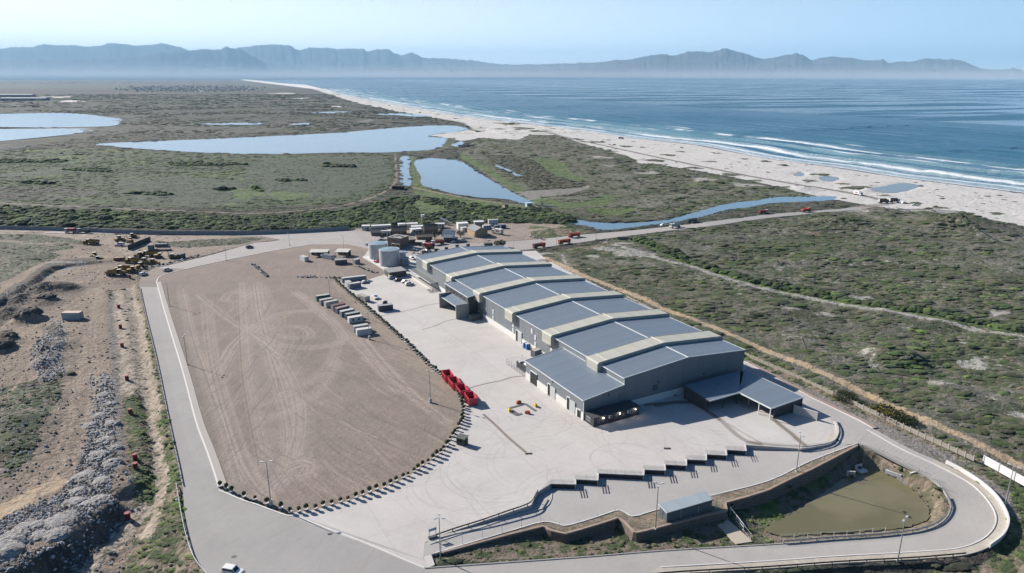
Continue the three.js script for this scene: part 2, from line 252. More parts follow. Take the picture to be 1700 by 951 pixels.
// tracks
kLine(K.hedge, [[1055, 398], [1100, 415], [1150, 436], [1200, 455], [1280, 473], [1360, 487], [1430, 500], [1510, 515], [1600, 531], [1720, 553], [1900, 585]], 9);
kLine(K.lush, [[1075, 408], [1140, 438], [1200, 459], [1275, 478], [1360, 492], [1430, 504.5], [1510, 519], [1600, 535], [1720, 558]], 3);
kLine(K.path, [[900, 421], [930, 419], [975, 411], [1011, 406], [1052, 416.7], [1090, 428], [1140, 442], [1190, 459.6], [1228, 472], [1275, 481], [1351, 493.5], [1426, 508], [1502, 522.5], [1590, 539], [1700, 561], [1900, 600]], 4.2);
kLine(K.path, [[934, 424], [938, 436], [945, 444]], 2.2);
kLine(K.soil, [[-300, 322], [0, 337], [200, 346], [400, 354], [480, 352], [560, 343], [620, 327], [648, 312], [657, 300], [658, 280], [656, 257]], 3);
kLine(K.soil, [[668, 311], [700, 315], [760, 326], [850, 340], [925, 344]], 3);
kLine(K.verge, [[0, 236.5], [120, 225], [210, 212], [222, 202], [214, 197]], 6); kLine(K.path, [[214, 204], [216, 199]], 4);
kLine(K.verge, [[640, 256], [720, 251], [745, 240], [752, 229]], 9);
// the landfill to the west
kPoly(K.dust, [[-260, 384], [0, 386], [250, 390], [440, 392], [466, 398], [425, 402], [285, 438], [252, 447], [231, 470], [60, 470], [-260, 440]]);
kPoly(K.soil, [[-400, 420], [60, 400], [170, 405], [260, 445], [231, 470], [242, 520], [260, 596], [283, 711], [303, 806], [320, 905], [345, 960], [420, 1020], [380, 1200], [-500, 1200]]);
kPoly(K.weeds, [[-300, 388], [60, 388], [120, 396], [150, 406], [60, 424], [-300, 450]]); kPoly(K.weeds, [[255, 404], [330, 398], [420, 394], [440, 396], [400, 406], [300, 412]]);
kPoly(K.weeds, [[-200, 430], [60, 415], [105, 424], [70, 440], [20, 468], [-200, 520]]);
kLine(K.soil, [[-100, 396], [60, 404], [150, 410], [180, 425]], 6); kLine(K.soil, [[-60, 520], [0, 490], [40, 465], [80, 440], [150, 420]], 5);
kPoly(K.weeds, [[-120, 700], [0, 645], [60, 632], [105, 612], [102, 660], [70, 712], [55, 762], [20, 790], [-120, 850]]);
kPoly(K.debris, [[55, 575], [85, 545], [105, 530], [112, 560], [104, 595], [110, 622], [75, 640], [50, 610]]);
kPoly(K.debris, [[150, 620], [186, 622], [196, 690], [194, 780], [180, 835], [140, 872], [60, 900], [0, 945], [-120, 960], [-120, 880], [0, 852], [80, 832], [118, 800], [135, 760], [150, 700]]);
kPoly(K.bank, [[-60, 990], [0, 947], [54, 922], [93, 906], [136, 893], [171, 844], [194, 827], [208, 838], [184, 874], [161, 905], [136, 925], [107, 948], [60, 990]]);
kPoly(K.bank, [[-40, 545], [0, 518], [20, 494], [51, 480], [96, 468], [136, 479], [118, 486], [90, 487], [55, 497], [25, 528], [-40, 570]]); kPoly(K.bank, [[-40, 520], [0, 497], [45, 470], [69, 449], [93, 435], [163, 431], [163, 438], [97, 446], [75, 460], [52, 480], [0, 512], [-40, 540]]); for (const e of [[95, 440, 18, 2], [115, 446, 20, 2.5], [80, 462, 12, 2.5], [105, 455, 10, 2], [95, 540, 12, 8], [130, 441, 18, 1.6]]) kEll(K.debris, ...e); kEll(K.bank, 85, 548, 14, 10); kEll(K.weeds, 70, 402, 30, 3); kEll(K.weeds, 100, 408, 24, 3); kEll(K.bank, 52, 528, 15, 6); kEll(K.bank, 78, 500, 14, 4); kEll(K.bank, 8, 563, 9, 5); kEll(K.bank, 2, 575, 12, 5);
kPoly(K.verge, [[178, 480], [226, 478], [242, 530], [262, 620], [283, 715], [303, 812], [312, 905], [345, 960], [300, 1010], [150, 1010], [190, 940], [232, 850], [215, 760], [203, 640], [188, 540]]);
kPoly(K.ditch, [[186, 482], [224, 478], [241, 540], [262, 640], [270, 690], [246, 690], [236, 650], [214, 655], [200, 590]]);
kLine(K.ditch, [[216, 474], [227, 530], [236, 590], [244, 640], [252, 700], [261, 750], [267, 793], [254, 850], [238, 876]], 3.2);
kLine(K.ditch, [[191, 490], [197, 545], [204, 610], [209, 650]], 4);
kLine(K.ditch, [[60, 985], [109, 949], [147, 920], [175, 896], [198, 873], [219, 848], [243, 826]], 4);
kLine(K.track, [[-60, 885], [0, 852], [60, 820], [96, 800]], 6); kLine(K.gravel, [[190, 484], [184, 520], [192, 600], [196, 690], [200, 780]], 1.6);
for (const [p, w] of [[[[172, 466], [165, 500], [158, 545], [160, 590], [166, 640]], .8], [[[166, 466], [156, 510], [150, 550], [152, 590], [158, 640], [150, 690]], .8], [[[232, 446], [205, 462], [170, 480], [120, 512], [60, 556], [0, 610]], .9], [[[226, 443], [200, 458], [160, 478], [110, 508], [50, 550], [-20, 600]], .9], [[[140, 560], [132, 620], [110, 700], [90, 760], [40, 820]], 1], [[[146, 560], [140, 620], [120, 700], [104, 770], [60, 830]], 1], [[[0, 560], [40, 530], [90, 515], [150, 500], [180, 480]], .8], [[[150, 640], [140, 720], [120, 780]], .8], [[[0, 590], [60, 560], [90, 545]], 1], [[[20, 650], [60, 600], [120, 560], [140, 530]], .8], [[[-20, 640], [30, 618], [60, 605]], 1.2]]) kLine(K.rut, p, w);
// the works in the middle, verges, garden
kPoly(K.dust, [[585, 380], [700, 373], [860, 370], [930, 372], [968, 386], [905, 400], [850, 408], [846, 420], [640, 425], [600, 396]]);
kEll(K.lush, 893, 378, 18, 2); kPoly(K.verge, [[880, 385], [935, 376], [960, 380], [985, 384], [960, 390], [910, 396], [885, 392]]); kPoly(K.verge, [[905, 420], [940, 414], [1010, 402], [1030, 392], [1060, 395], [1000, 410], [930, 420]]);
kPoly(K.gravel, [[1236, 592], [1326, 634], [1444, 690], [1560, 742], [1625, 772], [1565, 768], [1477, 731], [1351, 661], [1236, 600]]);
kPoly(K.verge, [[1236, 580], [1326, 620], [1444, 675], [1600, 742], [1640, 760], [1700, 790], [1900, 880], [1900, 1300], [300, 1300], [800, 1010], [1275, 943], [1527, 927], [1641, 908], [1672, 867], [1628, 804], [1570, 770], [1640, 776], [1444, 692], [1326, 638], [1236, 596]]);
kPoly(K.gravel, [[1590, 775], [1630, 782], [1680, 812], [1700, 850], [1680, 845], [1640, 800]]);
kLine(K.track, [[902, 427], [930, 440], [965, 457], [1001, 470.5], [1077, 503.5], [1165, 536], [1275, 583.6], [1363, 621], [1436, 654], [1502, 684.5], [1565, 710.5], [1640, 743], [1700, 770], [1900, 860]], 3.6);
kPoly(K.garden, [[735, 917], [850, 886], [903, 873], [1026, 859], [1054, 884], [1207, 847], [1424, 736], [1455, 748], [1494, 768], [1553, 799], [1578, 842], [1565, 865], [1535, 880], [1275, 905], [705, 943]], -1.8);
kPoly(K.pondbank, [[1424, 738, 0], [1455, 748, 0], [1494, 768, -.4], [1553, 799, -1.2], [1578, 842, -2], [1565, 865, -2.6], [1535, 880, -3], [1290, 903, -3.2], [1262, 884, -4], [1300, 860, -4.4], [1380, 800, -4.4]]);
const YARD = [...TREELINE.slice(7), ...YARD_TOP, ...YARD_RIGHT, ...[[1390, 728], [1386, 733], [1326, 744.5]], ...DOCKS.slice().reverse(), [892, 817], [882, 838], [721, 892], [706, 900], [702.6, 925.5], [712, 940], [705, 943], [677, 933], [601.7, 901], [540, 878], [475.5, 856.5]];
for (const p of [APRON, TOPROAD, [...DIRT, ...TREELINE.slice().reverse(), ...ROAD_R.slice().reverse()], YARD]) kPoly(K.site, p);
KINDS.push(['p', K.site, [...W2(LOOP_IN), ...W2(LOOP_OUT).reverse()]]);
KINDS.push(['p', K.site, [...W2(DOCKS.map((p) => [...p, -1.2])), ...W2([[1386, 733], [1424, 735.5]]), ...W2(KERBLINE).reverse(), ...W2([[702.6, 925.5], [706, 900], [721, 892], [882, 838, -1], [892, 817, -1]])]]);
for (const k in LAKES) kPoly(K.water, LAKES[k]);
kPoly(K.water, POND, POND_H);
kPoly(K.sea, [...COAST, ...FARSHORE]);
for (const R of [RA, RB, RC]) for (const [kind, id, pts, w] of KINDS) kind === 'p' ? R.poly(pts, id) : (R !== RC || w > 6) && R.line(pts, Math.max(w, R.cell), id);
function kindAt(x, z) { let k = RA.at(x, z); if (k < 0) k = RB.at(x, z); if (k < 0) k = RC.at(x, z); return k < 0 ? (z < -6000 && x > -9500 + (z + 16000) * -0.1 ? K.marsh : K.marsh) : k; }
// ---------------------------------------------------------------- heights
const HP = [];
const hLine = (pts, step = 4, dh = 0) => { for (const p of along(W2(pts), Math.min(step, 2))) HP.push([p[0], p[1], p[2] + dh]); };
const hPts = (...a) => { for (const [px, py, h] of a) { const g = G(px, py, h); HP.push([g[0], g[1], h]); } };
hLine(ROAD_L.slice(0, 10).map((p) => [...p, 0]), 4); hLine([[216, 474, -1.4], [227, 530, -1.6], [236, 590, -1.8], [244, 640, -2], [252, 700, -2.2], [261, 750, -2.4], [267, 793, -2.6], [254, 850, -3.2], [225, 900, -3.6], [190, 960, -4]], 4);
hLine([[203, 480, -0.4], [210, 560, -0.4], [218, 640, -0.5], [228, 720, -0.6], [234, 790, -1.2]], 2);
hLine([[178, 480, 0.3], [184, 540, 0.4], [190, 600, 0.4], [194, 690, 0.5], [200, 780, 0.6], [210, 812, 0.3]], 2); hLine([[186, 480, -0.7], [192, 540, -0.8], [198, 620, -0.8], [204, 700, -0.8], [210, 780, -1]], 2);
hLine([[-80, 985, 2.2], [0, 946, 1.4], [54, 921, 1.4], [93, 905, 1.3], [136, 892, 1.2], [171, 843, 1.1], [194, 826, 0.6]], 2.5); hLine([[-60, 1000, 2.0], [0, 930, 1.2], [60, 900, 1.1], [120, 875, .9], [160, 835, .7]], 4);
hLine([[50, 1000, -3.8], [107, 949, -3.8], [136, 926, -3.8], [161, 906, -3.6], [184, 876, -3.2], [208, 840, -2.2], [225, 815, -1.4]], 2.5); hLine([[100, 975, -3.8], [147, 921, -3.8], [175, 897, -3.6], [198, 874, -3.2], [219, 849, -2.6]], 3);
hLine([[240, 900, -2.4], [262, 860, -2.2], [280, 820, -1.6], [275, 760, -1.2]], 4); hLine([[255, 960, -3], [290, 940, -1.8], [285, 890, -1.6]], 4);
hLine(KERBLINE, 4, -0.6); hLine(DOCKS.map((p) => [...p, -1.9]), 4); hLine([[905, 845, -1.7], [1000, 825, -2], [1150, 790, -2], [1260, 765, -1.8], [1330, 752, -1.2]], 4); hLine(LOOP_IN, 4, -0.1); hLine(LOOP_OUT.slice(2), 4, -0.25); hLine([[1000, 990, -4.4], [1275, 975, -4.8], [1527, 955, -4.6], [1640, 935, -4], [1700, 900, -3], [1705, 860, -2.2], [1680, 820, -1.5], [1630, 785, -0.6]], 5);
hLine([[790, 912, -.9], [850, 900, -2], [903, 888, -3.2], [925, 895, -3.4], [940, 899, -3.4], [960, 898, -3.4], [1026, 880, -3.5], [1040, 890, -3.5], [1055, 903, -3.6], [1100, 891, -3.5], [1207, 865, -3.4], [1240, 850, -4.2], [1290, 832, -4.2], [1347, 801, -4.2], [1385, 780, -3.4], [1424, 751, -1.4]], 2.5); hLine([[760, 928, -0.5], [860, 916, -1.9], [950, 912, -2.7], [1100, 905, -3.2], [1240, 893, -3.4]], 4);
hLine([...POND, POND[0]].map((p) => [...p, POND_H - 0.25]), 3); hPts([1300, 872, -5.6], [1350, 850, -6], [1400, 830, -6.2], [1440, 810, -6], [1480, 830, -6], [1500, 850, -6], [1450, 855, -6], [1400, 865, -6], [1350, 875, -5.8], [1520, 846, -5.6], [1420, 795, -5.6]);
hLine([[-30, 520, 2.4], [0, 500, 2.6], [45, 471, 2.6], [69, 450, 2.6], [93, 436, 2.2], [163, 432, 1.4]]); hLine([[-30, 538, .1], [0, 516, .1], [52, 483, .1], [76, 462, .1], [98, 448, .1], [163, 441, .1]]);
const MOUNDS = [[52, 527, 5, 3], [40, 530, 4, 2], [78, 500, 6, 2], [110, 477, 7, 3], [70, 480, 7, 3.4], [35, 498, 7, 3.4], [10, 518, 7, 3], [8, 566, 5, 2.4], [0, 578, 5, 2], [110, 868, 8, .6], [85, 575, 6, 2.2], [75, 600, 5, 2], [95, 555, 4, 1.8], [90, 625, 5, 1.4], [60, 660, 8, 1.6], [40, 700, 9, 2], [10, 740, 9, 2], [1600, 370, 26, 9], [1395, 368, 18, 5], [1470, 590, 10, 3.4], [1300, 505, 9, 2], [900, 432, 5, 1], [1330, 312, 12, 3], [1440, 315, 9, 3], [262, 403, 5, 1.5]].map(([x, y, r, h]) => [...G(x, y, h * 0.4), r, h]);
const CELLS = new Map(), CS = 24;
for (const p of HP) for (let i = -1; i <= 1; i++) for (let j = -1; j <= 1; j++) { const k = (Math.floor(p[0] / CS) + i) * 4096 + Math.floor(p[1] / CS) + j; if (!CELLS.has(k)) CELLS.set(k, []); CELLS.get(k).push(p); }
function hBase(x, z) {
  const c = CELLS.get(Math.floor(x / CS) * 4096 + Math.floor(z / CS)); if (!c) return 0;
  let s = 0, w = 8e-6; // the level ground weighs a little everywhere
  for (const p of c) { const d2 = (p[0] - x) ** 2 + (p[1] - z) ** 2; if (d2 > 576) continue; const q = 1 / (d2 + 2.2), ww = q * q * Math.sqrt(q) * (1 - d2 / 576); s += ww * p[2]; w += ww; }
  return s / w;
}
function share(x, z, r, test) { let n = 0; for (const [a, b] of [[0, 0], [1, 0], [-1, 0], [0, 1], [0, -1], [.7, .7], [-.7, .7], [.7, -.7], [-.7, -.7]]) n += test(kindAt(x + a * r, z + b * r)); return n / 9; }
function hT(x, z) {
  let h = z > -430 && x > -280 && x < 304 ? hBase(x, z) : 0;
  const near = z > -1320;
  const wild = near ? share(x, z, 7, (k) => k === K.scrub || k === K.path ? 1 : k === K.wet || k === K.marsh || k === K.hedge || k === K.brown || k === K.reed || k === K.lush ? 0.35 : k === K.debris || k === K.weeds || k === K.bank ? 0.45 : k === K.sand ? 0.25 : k === K.soil || k === K.verge ? 0.12 : 0) : 0.3;
  if (wild) h += wild * ((ns(NA, x, z, 230) - 0.42) * 4.5 + (ns(NB, x * 0.7 + z * 0.3, z, 90) - 0.5) * 1.1);
  if (near) for (const [mx, mz, r, mh] of MOUNDS) { const d2 = (x - mx) ** 2 + (z - mz) ** 2; if (d2 < r * r * 5) h += mh * Math.exp(-d2 / (r * r) * 1.3) * (0.75 + 0.5 * ns(NB, x, z, 24)); }
  if (z > -260 && kindAt(x, z) === K.water) return Math.min(h, POND_H - .5);
  const wet = share(x, z, near ? (z > -560 ? 2.5 : 5) : 60, (k) => k === K.water ? 1 : k === K.sea ? 1.4 : 0);
  if (wet && !(z > -260 && h < -2)) h = h * (1 - Math.min(1, wet)) - wet * 1.2;
  return h;
}
// ---------------------------------------------------------------- colours of the ground (linear albedo)
const mixc = (o, a, b, t) => { o[0] = a[0] + (b[0] - a[0]) * t; o[1] = a[1] + (b[1] - a[1]) * t; o[2] = a[2] + (b[2] - a[2]) * t; };
const CG = { green: [.040, .058, .020], dgreen: [.022, .032, .014], lush: [.096, .152, .030], grey: [.125, .117, .094], dry: [.135, .112, .078], sand: [.53, .515, .49], soil: [.215, .168, .128], soild: [.145, .115, .09], deb: [.13, .128, .132], debl: [.30, .30, .31], reed: [.062, .082, .056], marsh: [.048, .050, .044], orange: [.37, .27, .16], dust: [.285, .235, .19], brown: [.068, .056, .042] };
const tmp = [0, 0, 0], tmq = [0, 0, 0];
function groundColor(k, x, z, o, far) {
  const a = ns(NA, x, z, 170), b = ns(NB, x, z, far ? 190 : 41), c = far ? ns(NC, x, z, 900) : ns(NB, x + 31, z - 17, 13), e = ns(NC, x, z, 1400);
  switch (k) {
    case K.scrub: case K.path: {
      mixc(o, CG.grey, CG.dry, sstep(.35, .65, a)); { const w = .72 + .56 * ns(NA, x + 700, z * 1.4, 520); o[0] *= w; o[1] *= w; o[2] *= w; } mixc(o, o, CG.green, sstep(.44, .6, b * .65 + a * .35)); mixc(o, o, CG.dgreen, .6 * sstep(.56, .68, c));
      const s = k === K.path ? sstep(.3, .5, b) * sstep(.2, .45, c) : sstep(.62, .70, ns(NB, x - 7, z * 1.6 + 5, far ? 110 : 34) * .72 + c * .28) * sstep(.45, .7, ns(NA, x + 90, z, 240)); mixc(o, o, CG.sand, s * .5); break; }
    case K.wet: mixc(o, [.042, .064, .030], [.034, .056, .016], sstep(.4, .62, a)); mixc(o, o, CG.lush, sstep(.58, .75, ns(NA, x + 50, z + 20, 290)) * .8); mixc(o, o, CG.dgreen, sstep(.5, .62, c) * .6); mixc(o, o, CG.grey, sstep(.62, .75, b) * .3); break;
    case K.reed: mixc(o, [.050, .074, .042], [.030, .047, .024], sstep(.35, .65, c)); mixc(o, o, CG.grey, sstep(.55, .7, b) * .5); break;
    case K.marsh: mixc(o, [.030, .034, .029], [.040, .036, .030], sstep(.35, .65, a)); mixc(o, o, [.040, .056, .026], sstep(.45, .62, ns(NA, x, z * 2, 700))); mixc(o, o, [.075, .078, .066], sstep(.60, .72, e) * .8); mixc(o, o, [.014, .020, .013], sstep(.5, .62, b) * .7); mixc(o, o, [.062, .050, .040], sstep(.55, .66, ns(NB, x + 300, z * 2.4, 520)) * .7); break;
    case K.brown: mixc(o, CG.brown, CG.green, sstep(.45, .65, b)); mixc(o, o, CG.dgreen, sstep(.52, .64, c) * .6); break;
    case K.lush: mixc(o, CG.lush, [.048, .078, .022], sstep(.4, .62, b)); mixc(o, o, CG.green, sstep(.5, .65, c) * .6); break;
    case K.hedge: mixc(o, CG.green, CG.dgreen, sstep(.35, .6, b)); mixc(o, o, CG.lush, sstep(.55, .72, a) * .7); break;
    case K.sand: case K.sea: case K.water: mixc(o, CG.sand, [.45, .435, .41], sstep(.35, .7, b)); mixc(o, o, [.34, .325, .305], sstep(.6, .7, ns(NB, x, z * 2.2, 90)) * .45); if (k === K.water) mixc(o, o, CG.marsh, .8); break;
    case K.soil: mixc(o, CG.soil, CG.soild, sstep(.3, .7, a)); mixc(o, o, [.14, .11, .085], sstep(.52, .7, ns(NB, x * .6 + z * .3, z, 17)) * .55); mixc(o, o, [.34, .28, .22], sstep(.6, .72, ns(NB, x + 60, z * .5, 9)) * .5); mixc(o, o, [.265, .205, .152], sstep(.45, .65, b) * .5); mixc(o, o, CG.soild, sstep(.55, .68, c) * .5); break;
    case K.debris: { const f = ns(NB, x, z, 4.2); mixc(o, [.12, .112, .105], [.27, .265, .26], sstep(.4, .68, f)); mixc(o, o, CG.soild, sstep(.45, .65, b) * .55); mixc(o, o, [.5, .5, .5], sstep(.68, .74, ns(NB, x + 9, z, 6.1)) * .9); break; }
    case K.bank: mixc(o, [.055, .047, .038], [.10, .082, .062], sstep(.35, .65, b)); mixc(o, o, CG.deb, sstep(.58, .68, c) * .5); break;  // brown soil with the shade of the turned-away slopes put into its tone
    case K.verge: mixc(o, CG.soil, CG.green, sstep(.42, .55, b * .6 + a * .4)); mixc(o, o, CG.lush, sstep(.55, .66, c) * sstep(.45, .6, a) * .8); mixc(o, o, CG.dgreen, sstep(.55, .65, ns(NB, x, z + 60, 20)) * .5); break;
    case K.garden: mixc(o, [.15, .12, .092], CG.green, sstep(.5, .62, b)); mixc(o, o, CG.lush, sstep(.6, .72, a) * .7); break;
    case K.weeds: mixc(o, [.042, .056, .022], CG.soild, sstep(.52, .68, b)); mixc(o, o, CG.debl, sstep(.64, .7, c) * .7); mixc(o, o, CG.dgreen, sstep(.5, .66, a) * .5); break;
    case K.dust: mixc(o, CG.dust, [.25, .20, .165], sstep(.35, .65, a)); mixc(o, o, CG.soild, sstep(.58, .7, b) * .6); break;
    case K.pondbank: mixc(o, [.21, .17, .125], [.13, .105, .075], sstep(.38, .62, c)); mixc(o, o, CG.green, sstep(.58, .7, b) * .7); break;
    case K.rut: mixc(o, [.155, .118, .09], [.30, .24, .185], sstep(.4, .6, c)); break;
    case K.ditch: mixc(o, [.38, .32, .26], [.27, .22, .175], sstep(.35, .65, b)); mixc(o, o, CG.green, sstep(.6, .7, c) * .7); break;
    case K.track: mixc(o, CG.orange, [.33, .26, .185], sstep(.35, .65, b)); break;
    case K.gravel: mixc(o, [.22, .205, .19], [.15, .14, .125], sstep(.4, .62, c)); mixc(o, o, CG.green, sstep(.6, .7, b) * .5); break;
    default: mixc(o, CG.dust, CG.soild, a);
  }
  const f = .86 + .28 * ns(NB, x * 1.7, z * 1.7, far ? 60 : 9); o[0] *= f; o[1] *= f; o[2] *= f;
}
function groundTexture(R, w, far, sx = 1) {
  const h = Math.round(w * (R.z1 - R.z0) / (R.x1 - R.x0)), cx = (R.x1 - R.x0) / w, cz = (R.z1 - R.z0) / h, j1 = far ? 9 : 1.6, L = far ? 120 : 22;
  const t = dataTex(w, h, (i, j, o) => {
    const x = R.x0 + (i + .5) * cx, z = R.z0 + (j + .5) * cz, u = (ns(NB, x, z, L) - .5) * j1 * 2, v = (ns(NB, x + 70, z + 35, L) - .5) * j1 * 2;
    let k = R.at(x + u, z + v); if (k < 0) k = R.at(x, z); if (k < 0) k = 0;
    groundColor(k, x, z, o, far);
  });
  t.wrapS = t.wrapT = THREE.ClampToEdgeWrapping; return t;
}
const BUMP = dataTex(512, 512, (i, j, o) => { o[0] = o[1] = o[2] = NB[j * 512 + i]; }, false);
function bumpOf(rx, rz) { const t = BUMP.clone(); t.repeat.set(rx, rz); return t; }
function terrain(name, [x0, x1, z0, z1], cell, hole, tex, bumpM, bumpL) {
  const nx = Math.round((x1 - x0) / cell), nz = Math.round((z1 - z0) / cell), pos = [], uv = [], idx = [];
  const skirt = hole === undefined ? 0 : 0;
  for (let j = 0; j <= nz; j++) for (let i = 0; i <= nx; i++) {
    const x = lerp(x0, x1, i / nx), z = lerp(z0, z1, j / nz), rim = i === 0 || j === 0 || i === nx || j === nz;
    let h = cell > 20 ? (() => { const k = kindAt(x, z); return k === K.water || k === K.sea ? -1.3 : -0.1 + (ns(NA, x, z, 900) - .5) * 5 * (x < -300 ? 1 : .4); })() : hT(x, z);
    if (cell < 2 && kindAt(x, z) === K.site) h -= 0.45; if (rim && hole !== null) h -= 0.0;
    pos.push(x, h, z); uv.push((x - x0) / (x1 - x0), (z - z0) / (z1 - z0));
  }
  const W = nx + 1;
  for (let j = 0; j < nz; j++) for (let i = 0; i < nx; i++) {
    const x = lerp(x0, x1, (i + .5) / nx), z = lerp(z0, z1, (j + .5) / nz);
    if (hole && x > hole[0] && x < hole[1] && z > hole[2] && z < hole[3]) continue;
    const a = j * W + i; idx.push(a, a + W, a + 1, a + 1, a + W, a + W + 1);
  }
  // a rim that reaches down, so that no gap opens between neighbouring sheets
  const ring = []; for (let i = 0; i < nx; i++) ring.push(i); for (let j = 0; j < nz; j++) ring.push(j * W + nx); for (let i = nx; i > 0; i--) ring.push(nz * W + i); for (let j = nz; j > 0; j--) ring.push(j * W);
  const b0 = pos.length / 3; for (const r of ring) { pos.push(pos[r * 3], pos[r * 3 + 1] - 4, pos[r * 3 + 2]); uv.push(uv[r * 2], uv[r * 2 + 1]); }
  for (let k = 0; k < ring.length; k++) { const a = ring[k], b = ring[(k + 1) % ring.length], c = b0 + k, d = b0 + (k + 1) % ring.length; idx.push(a, b, c, b, d, c); }
  const g = new THREE.BufferGeometry(); g.setAttribute('position', new THREE.Float32BufferAttribute(pos, 3)); g.setAttribute('uv', new THREE.Float32BufferAttribute(uv, 2)); g.setIndex(idx); g.computeVertexNormals();
  const m = new THREE.MeshStandardMaterial({ map: tex, roughness: 1, bumpMap: bumpOf((x1 - x0) / bumpL, (z1 - z0) / bumpL), bumpScale: bumpM });
  return structure(mesh(name, g, m));
}
terrain('ground', GA, 1.25, undefined, groundTexture(RA, 2048, false), 0.45, 23);
terrain('ground', GB, 5, [-280, 305, -560, -80], groundTexture(RB, 2048, false), .6, 60);
terrain('ground', GC, 50, [-720, 980, -1320, -70], groundTexture(RC, 2048, true), 5, 400);
{ // the far plain, out to the foot of the mountains
  const g = new THREE.PlaneGeometry(110000, 46000, 60, 30).rotateX(-Math.PI / 2).translate(0, -0.9, -6200 - 23000);
  const t = dataTex(1024, 512, (i, j, o) => {
    const x = (i / 1024 - .5) * 110000, z = -6200 - j / 512 * 46000, a = ns(NA, x, z, 9000), b = ns(NB, x, z, 5200), c = ns(NC, x, z * 1.5, 17000);
    mixc(o, [.026, .033, .030], [.038, .042, .038], sstep(.35, .65, a)); mixc(o, o, [.12, .118, .115], sstep(.6, .72, b) * .45); mixc(o, o, [.04, .055, .03], sstep(.5, .7, c) * .7);
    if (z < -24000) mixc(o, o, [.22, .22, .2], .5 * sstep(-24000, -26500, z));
  });
  t.wrapS = t.wrapT = THREE.ClampToEdgeWrapping;
  structure(mesh('ground', g, new THREE.MeshStandardMaterial({ map: t, roughness: 1 })));
}
// ---------------------------------------------------------------- water
function flat(pts, y) { // a level sheet with world outline; uv in metres
  const s = new THREE.Shape(pts.map((p) => new THREE.Vector2(p[0], -p[1]))), g = new THREE.ShapeGeometry(s).rotateX(-Math.PI / 2).translate(0, y, 0), p = g.attributes.position, uv = g.attributes.uv;
  for (let i = 0; i < p.count; i++) uv.setXY(i, p.getX(i), p.getZ(i));
  return g;
}
structure(mesh('beach', flat(W2([[425, 133.1], [470, 138.2], [508, 140.7], [533, 146.6], [560, 153], [540, 153], [515, 147], [470, 141.5], [440, 138], [398, 132.6], [405, 131.6]]), -.55), M(.62, .60, .57, .95)));
function waterMat(c, rough, bump, L, extra) { const t = BUMP.clone(); t.repeat.set(1 / L, 1 / L); return new THREE.MeshPhysicalMaterial({ color: lin(...c), roughness: rough, ior: 1.33, bumpMap: t, bumpScale: bump, ...extra }); }
const windTex = dataTex(512, 512, (i, j, o) => { const a = NA[j * NS + i], b = NC[j * NS + i]; o[1] = clamp(.12 + .75 * sstep(.45, .62, a * .5 + b * .5)); o[0] = o[2] = 0; }, false);
const wind = (lx, lz, rot = 0) => { const w = windTex.clone(); w.repeat.set(1 / lx, 1 / lz); w.rotation = rot; return w; };
const lakeMat = waterMat([.105, .19, .27], 0.12, 0.04, 30), tideMat = waterMat([.17, .20, .21], 0.2, 0.05, 30);
const lakeNames = { mid: 'lake', upper: 'lake', lower: 'lake', canal: 'canal', east: 'lake', river: 'river', lagoon: 'lagoon', pool: 'tidal_pool', poolb: 'tidal_pool', thin: 'lake', thinb: 'lake', thinc: 'lake', thind: 'lake', thine: 'lake', creek: 'creek', creekb: 'creek' };
for (const k in LAKES) {
  const w = W2(LAKES[k]), c = new THREE.CatmullRomCurve3(w.map((p) => new THREE.Vector3(p[0], 0, p[1])), true, 'centripetal');
  const pts = c.getPoints(w.length * 6).map((p) => [p.x + (ns(NB, p.x, p.z, 40) - .5) * 5, p.z + (ns(NB, p.x + 9, p.z, 40) - .5) * 5]);
  structure(mesh(lakeNames[k], flat(pts, -0.25), /tidal|lagoon/.test(lakeNames[k]) ? tideMat : lakeMat));
}
{ const w = W2(POND.map((p) => [...p, POND_H])), c = new THREE.CatmullRomCurve3(w.map((p) => new THREE.Vector3(p[0], 0, p[1])), true, 'centripetal');
  structure(mesh('pond', flat(c.getPoints(160).map((p) => [p.x + (ns(NB, p.x, p.z, 9) - .5) * 1.4, p.z + (ns(NB, p.x + 5, p.z, 9) - .5) * 1.4]), POND_H), waterMat([1 / TONE, 1 / TONE, 1 / TONE], 0.06, 0.012, 5, { map: (() => { const q = dataTex(256, 256, (i, j, o) => { const a = NC[j * 2 * NS + i * 2]; mixc(o, [.142, .132, .074], [.185, .168, .10], sstep(.3, .7, a)); }); q.repeat.set(1 / 55, 1 / 40); return q; })() }))); }
